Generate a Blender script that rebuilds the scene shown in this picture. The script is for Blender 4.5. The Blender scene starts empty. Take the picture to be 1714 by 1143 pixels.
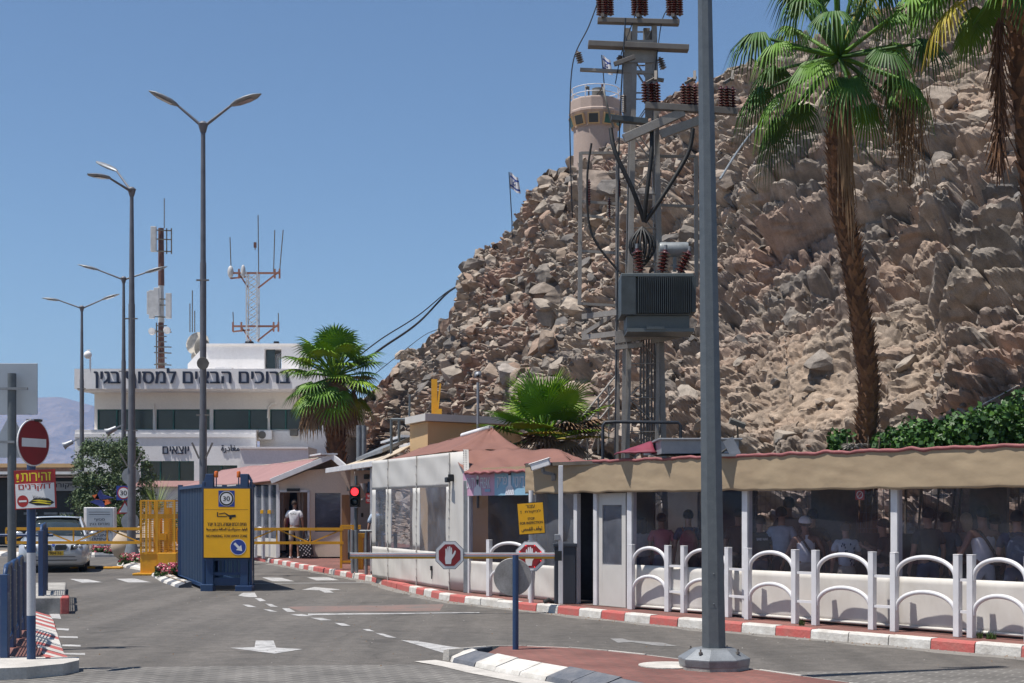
import bpy, bmesh, math, random
import numpy as np
from mathutils import Vector, Matrix, noise, Euler
from mathutils.geometry import tessellate_polygon
R = math.radians
random.seed(7); rng = np.random.default_rng(7)
scene = bpy.context.scene
COL = scene.collection
F = 2400.0; CX = 857.0; HY = 850.0; H = 1.75     # measured lens: 50 mm on 36 mm, level camera at 1.75 m with a vertical shift

def W(px, py, Y):
    return Vector(((px-CX)/F*Y, Y, H+(HY-py)/F*Y))
def G(px, py, h=0.0):
    return W(px, py, (H-h)*F/(py-HY))
def V(*a): return Vector(a)

# ------------------------------------------------------------ materials
MATS = {}
def pm(name, c, rough=.6, metal=0., c2=None, scale=4., var=.18, bump=0., bscale=40., spec=.5, detail=6., fine=.0, coat=0., stretch=None):
    m = bpy.data.materials.new(name); m.use_nodes = True
    nt = m.node_tree; N = nt.nodes; L = nt.links
    b = N['Principled BSDF']
    b.inputs['Roughness'].default_value = rough; b.inputs['Metallic'].default_value = metal
    b.inputs['Specular IOR Level'].default_value = spec
    if coat: b.inputs['Coat Weight'].default_value = coat
    tc = N.new('ShaderNodeTexCoord'); mp = N.new('ShaderNodeMapping')
    if stretch: mp.inputs['Scale'].default_value = stretch
    L.new(tc.outputs['Object'], mp.inputs['Vector'])
    nz = N.new('ShaderNodeTexNoise'); nz.inputs['Scale'].default_value = scale; nz.inputs['Detail'].default_value = detail; nz.inputs['Roughness'].default_value = .65
    L.new(mp.outputs[0], nz.inputs['Vector'])
    rp = N.new('ShaderNodeValToRGB'); rp.color_ramp.elements[0].position = .32; rp.color_ramp.elements[1].position = .68
    c = tuple(c); d = c2 if c2 else tuple(x*(1-2*var) for x in c)
    e = c if c2 else tuple(min(.95, x*(1+var*.6)) for x in c)
    rp.color_ramp.elements[0].color = (*d, 1); rp.color_ramp.elements[1].color = (*e, 1)
    L.new(nz.outputs['Fac'], rp.inputs['Fac'])
    out = rp.outputs[0]
    if fine:
        n2 = N.new('ShaderNodeTexNoise'); n2.inputs['Scale'].default_value = scale*22; n2.inputs['Detail'].default_value = 3
        L.new(mp.outputs[0], n2.inputs['Vector'])
        mr = N.new('ShaderNodeMapRange'); mr.inputs[1].default_value = .3; mr.inputs[2].default_value = .7; mr.inputs[3].default_value = 1-fine; mr.inputs[4].default_value = 1+fine
        L.new(n2.outputs['Fac'], mr.inputs[0])
        mx = N.new('ShaderNodeVectorMath'); mx.operation = 'SCALE'
        L.new(out, mx.inputs[0]); L.new(mr.outputs[0], mx.inputs['Scale']); out = mx.outputs[0]
    L.new(out, b.inputs['Base Color'])
    if bump:
        n3 = N.new('ShaderNodeTexNoise'); n3.inputs['Scale'].default_value = bscale; n3.inputs['Detail'].default_value = 5
        L.new(mp.outputs[0], n3.inputs['Vector'])
        bp = N.new('ShaderNodeBump'); bp.inputs['Strength'].default_value = bump; bp.inputs['Distance'].default_value = .02
        L.new(n3.outputs['Fac'], bp.inputs['Height']); L.new(bp.outputs[0], b.inputs['Normal'])
    MATS[name] = m
    return m

def clear_mat(name, tint, gloss=.12, milky=.08, mcol=(.6,.62,.66), rough=.06):
    m = bpy.data.materials.new(name); m.use_nodes = True
    nt = m.node_tree; N = nt.nodes; L = nt.links; N.remove(N['Principled BSDF'])
    o = N['Material Output']
    t = N.new('ShaderNodeBsdfTransparent'); t.inputs[0].default_value = (*tint, 1)
    g = N.new('ShaderNodeBsdfGlossy'); g.inputs['Roughness'].default_value = rough; g.inputs['Color'].default_value = (.85,.85,.9,1)
    d = N.new('ShaderNodeBsdfDiffuse'); d.inputs[0].default_value = (*mcol, 1)
    tc = N.new('ShaderNodeTexCoord'); nz = N.new('ShaderNodeTexNoise'); nz.inputs['Scale'].default_value = 1.6; nz.inputs['Detail'].default_value = 3
    L.new(tc.outputs['Object'], nz.inputs['Vector'])
    mr = N.new('ShaderNodeMapRange'); mr.inputs[1].default_value = .3; mr.inputs[2].default_value = .75; mr.inputs[3].default_value = milky*.4; mr.inputs[4].default_value = milky*1.6
    L.new(nz.outputs['Fac'], mr.inputs[0])
    bp = N.new('ShaderNodeBump'); bp.inputs['Strength'].default_value = .25; bp.inputs['Distance'].default_value = .03
    L.new(nz.outputs['Fac'], bp.inputs['Height']); L.new(bp.outputs[0], g.inputs['Normal'])
    a = N.new('ShaderNodeMixShader'); a2 = N.new('ShaderNodeMixShader')
    L.new(mr.outputs[0], a.inputs[0]); L.new(t.outputs[0], a.inputs[1]); L.new(d.outputs[0], a.inputs[2])
    fr = N.new('ShaderNodeLayerWeight'); fr.inputs[0].default_value = .12
    m2 = N.new('ShaderNodeMapRange'); m2.inputs[3].default_value = gloss*.25; m2.inputs[4].default_value = gloss*5
    L.new(fr.outputs['Fresnel'], m2.inputs[0])
    L.new(m2.outputs[0], a2.inputs[0]); L.new(a.outputs[0], a2.inputs[1]); L.new(g.outputs[0], a2.inputs[2])
    L.new(a2.outputs[0], o.inputs[0])
    MATS[name] = m; return m

def emit_mat(name, c, s):
    m = bpy.data.materials.new(name); m.use_nodes = True
    b = m.node_tree.nodes['Principled BSDF']
    b.inputs['Base Color'].default_value = (*[x*.5 for x in c], 1); b.inputs['Emission Color'].default_value = (*c, 1); b.inputs['Emission Strength'].default_value = s
    return m

def ring_node(name): return MATS[name]

# ------------------------------------------------------------ mesh builder
class MB:
    def __init__(s): s.v = []; s.f = []; s.m = []; s.k = 0; s.sm = []
    def add(s, vs, fs, smooth=False):
        o = len(s.v); s.v += [tuple(p) for p in vs]
        for f in fs: s.f.append([i+o for i in f]); s.m.append(s.k); s.sm.append(smooth)
        return s
    def box(s, c, d, rz=0, R_=None):
        M = R_ if R_ else Matrix.Rotation(rz, 3, 'Z'); c = Vector(c)
        vs = [c+M@Vector((x*d[0]/2, y*d[1]/2, z*d[2]/2)) for x in (-1,1) for y in (-1,1) for z in (-1,1)]
        return s.add(vs, [(0,1,3,2),(4,6,7,5),(0,4,5,1),(2,3,7,6),(0,2,6,4),(1,5,7,3)])
    def bar(s, p, q, w, h=None, up=(0,0,1)):
        p = Vector(p); q = Vector(q); h = h or w; d = (q-p).normalized(); u = Vector(up)
        if abs(d.dot(u)) > .98: u = Vector((0,1,0))
        r = d.cross(u).normalized(); u = r.cross(d)
        vs = [a+r*x*w/2+u*y*h/2 for a in (p,q) for x,y in ((-1,-1),(1,-1),(1,1),(-1,1))]
        return s.add(vs, [(3,2,1,0),(4,5,6,7),(0,1,5,4),(1,2,6,5),(2,3,7,6),(3,0,4,7)])
    def tube(s, pts, r, n=8, cap=True, smooth=True, closed=False):
        pts = [Vector(p) for p in pts]; k = len(pts)
        rs = r if isinstance(r, (list, tuple)) else [r]*k
        u = None; vs = []
        for i, p in enumerate(pts):
            a = pts[i-1] if i else (pts[-1] if closed else p); b = pts[(i+1) % k] if (i < k-1 or closed) else p
            d = (b-a).normalized()
            if u is None:
                u = d.orthogonal().normalized()
                if n in (4, 8): 
                    t = Vector((0,1,0)) if abs(d.z) > .9 else Vector((0,0,1))
                    u = (t-d*t.dot(d)).normalized()
                    u = Matrix.Rotation(math.pi/n, 3, d)@u
            else: u = (u-d*u.dot(d)).normalized()
            w = d.cross(u)
            vs += [p+(u*math.cos(2*math.pi*j/n)+w*math.sin(2*math.pi*j/n))*rs[i] for j in range(n)]
        fs = []
        for i in range(k if closed else k-1):
            i2 = (i+1) % k
            fs += [(i*n+j, i*n+(j+1) % n, i2*n+(j+1) % n, i2*n+j) for j in range(n)]
        s.add(vs, fs, smooth)
        if cap and not closed:
            s.add(vs[:n], [list(range(n))[::-1]]); s.add(vs[-n:], [list(range(n))])
        return s
    def lathe(s, prof, c=(0,0,0), n=16, M=None, smooth=None):
        if smooth is None: smooth = max(z for _, z in prof)-min(z for _, z in prof) > .03
        c = Vector(c); vs = []
        for r, z in prof:
            for j in range(n):
                p = Vector((r*math.cos(2*math.pi*j/n), r*math.sin(2*math.pi*j/n), z))
                vs.append(c+(M@p if M else p))
        cut = [0]
        for i in range(1, len(prof)-1):      # keep hard profile corners hard
            a = Vector(prof[i])-Vector(prof[i-1]); b = Vector(prof[i+1])-Vector(prof[i])
            if a.length > 1e-6 and b.length > 1e-6 and a.angle(b) > .7: cut.append(i)
        cut.append(len(prof)-1)
        for a, b in zip(cut[:-1], cut[1:]):
            s.add(vs[a*n:(b+1)*n], [(i*n+j, i*n+(j+1) % n, (i+1)*n+(j+1) % n, (i+1)*n+j) for i in range(b-a) for j in range(n)], smooth)
        if prof[0][0] > 1e-4: s.add(vs[:n], [list(range(n))[::-1]])
        if prof[-1][0] > 1e-4: s.add(vs[-n:], [list(range(n))])
        return s
    def prism(s, poly, vec):
        n = len(poly); a = [Vector(p) for p in poly]; vec = Vector(vec)
        nrm = Vector((0,0,0))
        for i in range(n): nrm += (a[i]-a[0]).cross(a[(i+1) % n]-a[0])
        if nrm.dot(vec) > 0: a = a[::-1]
        b = [p+vec for p in a]
        o = len(s.v); s.v += [tuple(p) for p in a+b]
        for t in tessellate_polygon([a]):
            t = list(t); q = (a[t[1]]-a[t[0]]).cross(a[t[2]]-a[t[0]])
            if q.dot(vec) > 0: t = t[::-1]
            s.f.append([o+i for i in t]); s.f.append([o+n+i for i in t[::-1]]); s.m += [s.k]*2; s.sm += [False]*2
        for i in range(n): s.f.append([o+i, o+n+i, o+n+(i+1) % n, o+(i+1) % n][::-1]); s.m.append(s.k); s.sm.append(False)
        return s
    def poly(s, pts):
        a = [Vector(p) for p in pts]; o = len(s.v); s.v += [tuple(p) for p in a]
        for t in tessellate_polygon([a]):
            q = (a[t[1]]-a[t[0]]).cross(a[t[2]]-a[t[0]])
            t = list(t)
            if q.z < 0: t = t[::-1]
            s.f.append([o+i for i in t]); s.m.append(s.k); s.sm.append(False)
        return s
    def sph(s, c, r, n=12, m=8, M=None, z0=-1., smooth=True):
        r = r if isinstance(r, (tuple, list)) else (r, r, r); vs = []; c = Vector(c)
        a0 = math.asin(max(-1, z0))
        for i in range(m+1):
            a = a0+(math.pi/2-a0)*i/m
            for j in range(n):
                b = 2*math.pi*j/n
                p = Vector((r[0]*math.cos(a)*math.cos(b), r[1]*math.cos(a)*math.sin(b), r[2]*math.sin(a)))
                vs.append(c+(M@p if M else p))
        return s.add(vs, [(i*n+j, i*n+(j+1) % n, (i+1)*n+(j+1) % n, (i+1)*n+j) for i in range(m) for j in range(n)], smooth)
    def grid(s, fn, nu, nv, smooth=True, flip=False):
        vs = [fn(i/nu, j/nv) for j in range(nv+1) for i in range(nu+1)]
        fs = [(j*(nu+1)+i, j*(nu+1)+i+1, (j+1)*(nu+1)+i+1, (j+1)*(nu+1)+i) for j in range(nv) for i in range(nu)]
        if flip: fs = [f[::-1] for f in fs]
        return s.add(vs, fs, smooth)
    def build(s, name, mat, parent=None, local=False, bevel=0, loc=None, solid=0):
        me = bpy.data.meshes.new(name)
        vs = np.array(s.v, dtype=np.float64).reshape(-1, 3)
        o = bpy.data.objects.new(name, me)
        if parent is not None:
            if not local:
                Mi = np.array(WM[parent.name].inverted()); vs = vs@Mi[:3,:3].T+Mi[:3,3]
            o.parent = parent; WM[o.name] = WM[parent.name]
        else:
            if loc is None:
                loc = Vector(((vs[:,0].min()+vs[:,0].max())/2, (vs[:,1].min()+vs[:,1].max())/2, vs[:,2].min()))
            vs = vs-np.array(loc); o.location = loc; WM[o.name] = Matrix.Translation(loc)
        me.from_pydata([tuple(p) for p in vs], [], s.f)
        for mm in (mat if isinstance(mat, (list, tuple)) else [mat]):
            me.materials.append(MATS[mm] if isinstance(mm, str) else mm)
        me.polygons.foreach_set('material_index', s.m); me.polygons.foreach_set('use_smooth', s.sm)
        me.update(); COL.objects.link(o)
        if solid:
            md = o.modifiers.new('solid', 'SOLIDIFY'); md.thickness = solid; md.offset = 0
        if bevel:
            md = o.modifiers.new('bevel', 'BEVEL'); md.width = bevel; md.segments = 2; md.limit_method = 'ANGLE'; md.angle_limit = R(40)
        return o
WM = {}
def thing(name, label, cat, loc, rz=0., group=None):
    o = bpy.data.objects.new(name, None); COL.objects.link(o); o.empty_display_size = .2
    o.location = loc; o.rotation_euler = (0,0,rz); WM[o.name] = Matrix.Translation(Vector(loc))@Matrix.Rotation(rz, 4, 'Z')
    o['label'] = label; o['category'] = cat
    if group: o['group'] = group
    return o
def tag(o, label, cat, group=None):
    o['label'] = label; o['category'] = cat
    if group: o['group'] = group
    return o
def struct(o, k='structure'): o['kind'] = k; return o
def dup(root, loc, rz, label, group=None):
    r = root.copy(); COL.objects.link(r); r.location = loc; r.rotation_euler = (0,0,rz); r['label'] = label
    WM[r.name] = Matrix.Translation(Vector(loc))@Matrix.Rotation(rz, 4, 'Z')
    if group: r['group'] = group
    for ch in list(root.children):
        c = ch.copy(); COL.objects.link(c); c.parent = r
        for g in ch.children:
            d = g.copy(); COL.objects.link(d); d.parent = c
    return r

# ------------------------------------------------------------ lettering (built-in font only)
AR = {}
for ch, base, dual in (('ا',0xFE8D,0),('ب',0xFE8F,1),('ة',0xFE93,0),('ت',0xFE95,1),('ج',0xFE9D,1),('ح',0xFEA1,1),('خ',0xFEA5,1),('د',0xFEA9,0),('ر',0xFEAD,0),('س',0xFEB1,1),('ص',0xFEB9,1),('ط',0xFEC1,1),('ع',0xFEC9,1),('غ',0xFECD,1),('ف',0xFED1,1),('ق',0xFED5,1),('ل',0xFEDD,1),('م',0xFEE1,1),('ن',0xFEE5,1),('ه',0xFEE9,1),('و',0xFEED,0),('ي',0xFEF1,1)):
    AR[ch] = (base, dual)
def arabic(t):
    o = ''
    for i, c in enumerate(t):
        if c not in AR: o += c; continue
        b, dual = AR[c]
        prev = i > 0 and t[i-1] in AR and AR[t[i-1]][1]
        nxt = dual and i < len(t)-1 and t[i+1] in AR
        o += chr(b+(3 if prev and nxt else 2 if nxt else 1 if prev else 0))
    return o[::-1]
def heb(t): return t[::-1]
def text_shapes(body, space=1.):
    """outlines of the built-in font as [(outer loop, [hole loops])], each loop a list of 2-D points"""
    c = bpy.data.curves.new('lettering', 'FONT'); c.body = body; c.fill_mode = 'NONE'; c.resolution_u = 3; c.space_character = space
    o = bpy.data.objects.new('lettering_tmp', c); COL.objects.link(o); bpy.context.view_layer.update()
    me = bpy.data.meshes.new_from_object(o.evaluated_get(bpy.context.evaluated_depsgraph_get()))
    bpy.data.objects.remove(o); bpy.data.curves.remove(c)
    co = [(v.co.x, v.co.y) for v in me.vertices]; nb = {}
    for e in me.edges:
        i, j = e.vertices; nb.setdefault(i, []).append(j); nb.setdefault(j, []).append(i)
    bpy.data.meshes.remove(me)
    loops = []; seen = set()
    for st in nb:
        if st in seen: continue
        lp = [st]; seen.add(st); cur = st
        while True:
            nx = [k for k in nb[cur] if k not in seen]
            if not nx: break
            cur = nx[0]; seen.add(cur); lp.append(cur)
        if len(lp) > 2: loops.append([co[k] for k in lp])
    def area(l): return .5*sum(l[i][0]*l[(i+1) % len(l)][1]-l[(i+1) % len(l)][0]*l[i][1] for i in range(len(l)))
    def inside(p, l):
        r = False
        for i in range(len(l)):
            (x1, y1), (x2, y2) = l[i], l[i-1]
            if (y1 > p[1]) != (y2 > p[1]) and p[0] < (x2-x1)*(p[1]-y1)/(y2-y1)+x1: r = not r
        return r
    loops.sort(key=lambda l: -abs(area(l))); out = []
    for l in loops:
        host = next((q for q in out if all(inside(p, q[0]) for p in l[::max(1, len(l)//7)])), None)
        if host: host[1].append(l)
        else: out.append((l, []))
    return out
def letters(mb, body, c, r, u, w=None, h=None, bold=.015, depth=0., n=None, space=1.):
    """lay text centred on c, along right vector r and up vector u, fitted to width w / height h"""
    shp = text_shapes(body, space); P = np.array([p for o, hs_ in shp for p in o]); lo = P.min(0); hi = P.max(0); d = hi-lo
    sx = w/d[0] if w else None; sy = h/d[1] if h else None
    sx = sx or sy; sy = sy or sx
    r = Vector(r).normalized(); u = Vector(u).normalized(); n = n or r.cross(u)
    c = Vector(c); mid = (lo+hi)/2
    f3 = lambda p, z: c+r*((p[0]-mid[0])*sx)+u*((p[1]-mid[1])*sy)+n*z
    hgt = d[1]*sy
    for k, (o, holes) in enumerate(shp):
        loops = [o]+holes; flat_ = [p for l in loops for p in l]
        tris = tessellate_polygon([[Vector((p[0], p[1], 0)) for p in l] for l in loops])
        fs = []
        for t in tris:
            (x1, y1), (x2, y2), (x3, y3) = (flat_[i] for i in t)
            fs.append(tuple(t) if (x2-x1)*(y3-y1)-(x3-x1)*(y2-y1) > 0 else tuple(t)[::-1])
        for q, sh in enumerate((0, -1, 1) if bold else (0,)):
            z = depth*.5+.0004*(q+3*(k % 2)); mb.add([f3(p, z)+r*sh*bold*hgt*1.6 for p in flat_], fs)
        if depth:
            for l in loops:
                m_ = len(l); mb.add([f3(p, depth*.5) for p in l]+[f3(p, -depth*.5) for p in l], [(i, (i+1) % m_, m_+(i+1) % m_, m_+i) for i in range(m_)])
def disc(mb, c, r, rad, u=(0,0,1), n=28, inner=0., sq=1.):
    c = Vector(c); r = Vector(r).normalized(); u = Vector(u).normalized()
    out = [c+(r*math.cos(a)+u*math.sin(a)*sq)*rad for a in [2*math.pi*i/n for i in range(n)]]
    if inner <= 0: mb.add(out, [list(range(n))])
    else:
        inn = [c+(r*math.cos(a)+u*math.sin(a)*sq)*inner for a in [2*math.pi*i/n for i in range(n)]]
        mb.add(out+inn, [(i, (i+1) % n, n+(i+1) % n, n+i) for i in range(n)])
def flat(mb, c, r, pts, u=(0,0,1)):
    c = Vector(c); r = Vector(r).normalized(); u = Vector(u).normalized()
    a = [c+r*x+u*y for x, y in pts]
    o = len(mb.v); mb.v += [tuple(p) for p in a]
    nn = r.cross(u)
    for t in tessellate_polygon([a]):
        t = list(t)
        if (a[t[1]]-a[t[0]]).cross(a[t[2]]-a[t[0]]).dot(nn) < 0: t = t[::-1]
        mb.f.append([o+i for i in t]); mb.m.append(mb.k); mb.sm.append(False)

# ------------------------------------------------------------ palette
pm('sand', (.30,.24,.18), .95, c2=(.24,.19,.14), scale=.05, bump=.4, bscale=3)
pm('pavement_red', (.27,.115,.095), .85, c2=(.33,.16,.13), scale=1.5, fine=.25, bump=.3, bscale=30)
pm('concrete', (.36,.34,.31), .9, scale=3, var=.22, bump=.3, fine=.12)
pm('concrete_pale', (.50,.47,.43), .85, scale=2.5, var=.15, bump=.3, fine=.1)
pm('kerb_red', (.45,.085,.075), .75, c2=(.36,.12,.10), scale=6, fine=.12, bump=.4, bscale=25)
pm('kerb_white', (.62,.60,.56), .75, c2=(.42,.39,.35), scale=5, fine=.12, bump=.4, bscale=25)
pm('kerb_black', (.07,.08,.10), .7, c2=(.15,.15,.16), scale=5, fine=.15, bump=.4, bscale=25)
pm('gutter_dust', (.21,.195,.175), .95, c2=(.15,.14,.128), scale=2.5, fine=.2, bump=.2)
pm('road_paint', (.50,.49,.48), .75, c2=(.20,.195,.19), scale=6, fine=.35)
pm('road_paint_worn', (.25,.245,.24), .8, c2=(.15,.145,.14), scale=7, fine=.35)
pm('road_red_worn', (.20,.12,.10), .85, c2=(.125,.11,.10), scale=2.2, fine=.25)
pm('panel_cream', (.61,.585,.545), .55, c2=(.52,.49,.445), scale=2.2, stretch=(1.4,1.4,.5), bump=.12, bscale=6)
pm('panel_white', (.57,.55,.52), .5, c2=(.49,.47,.435), scale=1.0, bump=.12, bscale=5)
pm('metal_white', (.66,.65,.66), .4, var=.08, scale=3)
pm('fascia_tan', (.36,.275,.175), .8, c2=(.31,.23,.145), scale=1.6, bump=.35, bscale=5)
pm('hem_red', (.26,.085,.085), .7, var=.15, bump=.3, bscale=20)
pm('awning_brown', (.205,.092,.068), .85, c2=(.16,.072,.055), scale=1.2, bump=.25, bscale=6)
pm('awning_pink', (.30,.165,.155), .85, c2=(.25,.135,.13), scale=.8, bump=.15, bscale=4)
pm('canvas_tan', (.66,.56,.46), .85, c2=(.58,.49,.40), scale=.8, fine=.05)
pm('thatch_tan', (.50,.42,.32), .9, c2=(.40,.33,.25), scale=6, stretch=(1,8,1))
pm('roof_dark', (.10,.085,.07), .9)
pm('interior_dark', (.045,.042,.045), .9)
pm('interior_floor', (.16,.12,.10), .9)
pm('blue_paint', (.006,.034,.115), .5, c2=(.018,.05,.115), scale=3, fine=.08, coat=.2)
pm('blue_panel', (.005,.026,.07), .55, c2=(.016,.038,.075), scale=1.2, fine=.08, stretch=(3,3,.6))
pm('yellow_paint', (.66,.33,.010), .45, c2=(.55,.26,.012), scale=3, fine=.06)
pm('sign_yellow', (.86,.43,.006), .4, var=.05, scale=2)
pm('black', (.012,.012,.013), .45, var=.1)
pm('rubber', (.016,.016,.017), .8, var=.1)
pm('sign_white', (.72,.71,.71), .4, var=.06, scale=3)
pm('sign_red', (.40,.022,.022), .38, var=.1, scale=3)
pm('sign_red_deep', (.25,.012,.018), .38, var=.1, scale=3)
pm('sign_blue', (.018,.05,.28), .38, var=.08, scale=3)
pm('galv', (.235,.25,.265), .5, .35, scale=5, var=.15, fine=.12)
pm('galv_dark', (.095,.11,.12), .45, .3, c2=(.125,.14,.15), scale=10, fine=.2)
pm('lamp_metal', (.155,.155,.17), .45, .3, scale=3, var=.12)
pm('sign_back', (.30,.31,.33), .5, .4, c2=(.24,.25,.27), scale=4, fine=.08)
pm('steel_rust', (.17,.155,.14), .65, .2, c2=(.125,.11,.10), scale=4, fine=.2)
pm('steel_pale', (.29,.275,.255), .6, .25, c2=(.22,.20,.18), scale=4, fine=.15)
pm('insulator', (.085,.022,.018), .25, var=.15, coat=.4)
pm('insulator_grey', (.16,.135,.12), .35, var=.15, coat=.2)
pm('cable', (.012,.012,.012), .6)
pm('wire_blue', (.015,.02,.03), .6)
pm('transformer', (.095,.112,.115), .45, .1, c2=(.12,.135,.135), scale=3, fine=.1)
pm('transformer_dark', (.055,.066,.07), .5, .1)
pm('tank_grey', (.25,.27,.28), .45, .2)
pm('box_grey', (.03,.037,.052), .5, .1, c2=(.04,.046,.06), scale=3)
pm('bldg_white', (.84,.82,.805), .75, c2=(.72,.69,.67), scale=.35, fine=.04, bump=.1, bscale=10)
pm('bldg_cream', (.80,.745,.67), .75, c2=(.72,.67,.60), scale=.5, fine=.04)
pm('bldg_beige', (.55,.37,.19), .8, c2=(.49,.33,.17), scale=1)
pm('bldg_brown', (.26,.18,.15), .85)
pm('plaster_pink', (.40,.315,.27), .8, c2=(.35,.27,.23), scale=.8, fine=.08)
pm('win_dark', (.018,.024,.026), .12, c2=(.03,.04,.042), scale=.6, spec=.6)
pm('frame_green', (.02,.11,.085), .4)
pm('letter_navy', (.012,.018,.045), .45)
pm('antenna_white', (.50,.50,.50), .5, var=.1)
pm('antenna_rust', (.15,.065,.045), .7, c2=(.10,.05,.04), scale=6)
pm('antenna_orange', (.30,.135,.085), .65, c2=(.22,.10,.07), scale=5)
pm('dish_grey', (.16,.15,.13), .6, .2); pm('dish_cream', (.55,.50,.42), .6)
pm('trunk_brown', (.19,.095,.045), .9, c2=(.085,.042,.022), scale=5, fine=.3)
pm('trunk_boot', (.30,.15,.07), .85, c2=(.15,.075,.035), scale=3, fine=.25)
pm('dead_frond', (.25,.155,.08), .85, c2=(.15,.085,.042), scale=3)
pm('leaf_olive', (.095,.14,.05), .6, c2=(.05,.08,.028), scale=1.5)
pm('leaf_vine', (.035,.10,.010), .5, c2=(.018,.055,.008), scale=2); pm('leaf_vine_pale', (.085,.18,.018), .5, c2=(.045,.11,.012), scale=2)
pm('leaf_bush', (.07,.13,.025), .5, c2=(.04,.085,.018), scale=2)
pm('bark', (.12,.095,.07), .9, bump=.5)
pm('flower_pink', (.55,.06,.12), .6, c2=(.62,.16,.22), scale=8); pm('flower_white', (.65,.58,.45), .6)
pm('car_silver', (.50,.52,.55), .25, .35, var=.03, coat=.6)
pm('car_dark', (.012,.013,.014), .5); pm('car_glass', (.03,.04,.042), .06, spec=.8); pm('chrome', (.6,.6,.62), .15, .9)
pm('plate_yellow', (.62,.40,.03), .45, var=.04)
pm('lens', (.35,.36,.38), .15, .3, spec=.8)
pm('amber', (.60,.13,.01), .25, var=.1, spec=.7)
pm('wood_brown', (.34,.18,.085), .6, c2=(.28,.14,.065), scale=3, stretch=(8,8,.6))
pm('pot', (.50,.40,.29), .8, c2=(.42,.33,.24), scale=2, fine=.08)
pm('maroon_tarp', (.20,.025,.05), .6, var=.15)
pm('banner_pink', (.52,.30,.42), .55, var=.05); pm('banner_blue', (.24,.42,.55), .55, var=.05)
pm('banner_white', (.62,.63,.68), .55, var=.04)
pm('wood_plank', (.33,.23,.14), .8, c2=(.26,.17,.10), scale=3, stretch=(1,6,6))
for n, c in (('skin', (.34,.19,.13)), ('skin_tan', (.24,.125,.08)), ('hair', (.018,.013,.011)), ('hair_brown', (.06,.035,.022)), ('cloth_white', (.70,.70,.72)), ('cloth_pink', (.50,.13,.17)), ('cloth_navy', (.022,.035,.09)), ('cloth_black', (.016,.016,.018)), ('cloth_sky', (.36,.45,.58)), ('cloth_grey', (.12,.115,.115)), ('cloth_khaki', (.38,.32,.26)), ('cloth_maroon', (.20,.03,.05)), ('cloth_denim', (.06,.085,.14)), ('cloth_teal', (.05,.10,.13)), ('cloth_print', (.55,.57,.62))):
    pm(n, c, .75 if 'skin' not in n else .5, scale=9, var=.12)
clear_mat('vinyl_dark', (.82,.80,.86), gloss=.07, milky=.045, mcol=(.30,.28,.35))
clear_mat('vinyl_milky', (.55,.57,.64), gloss=.10, milky=.20, mcol=(.42,.45,.52))
MATS['led_red'] = emit_mat('led_red', (1.0,.03,.04), 1.6)
MATS['led_green'] = emit_mat('led_green', (.1,.9,.6), .6)
def leafmat(name, c, c2, rough=.35):
    m = pm(name, c, rough+.12, c2=c2, scale=1.3, detail=3, spec=.35)
    b = m.node_tree.nodes['Principled BSDF']
    return m
leafmat('palm_green', (.055,.135,.014), (.026,.075,.009), .45)
leafmat('palm_bright', (.115,.235,.012), (.05,.135,.010), .45); leafmat('palm_lime', (.24,.36,.014), (.10,.22,.012), .45)
leafmat('palm_yellow', (.40,.29,.02), (.17,.19,.014), .5)
pm("sign_stain",(.33,.32,.31),.6,.2,c2=(.20,.19,.18),scale=3.2,fine=.12,detail=4)
pm("metal_chip",(.48,.48,.50),.5,c2=(.44,.44,.46),scale=5,fine=.08)
pm("sign_yel2",(.72,.58,.03),.4,var=.05)
pm("sign_pale",(.36,.40,.45),.5,.25,c2=(.30,.34,.38),scale=2)
pm("sign_navy",(.02,.03,.16),.45,var=.05)
pm("sign_orange",(.62,.13,.03),.45,var=.05)
leafmat('yucca', (.20,.24,.06), (.10,.15,.035), .5)

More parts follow.
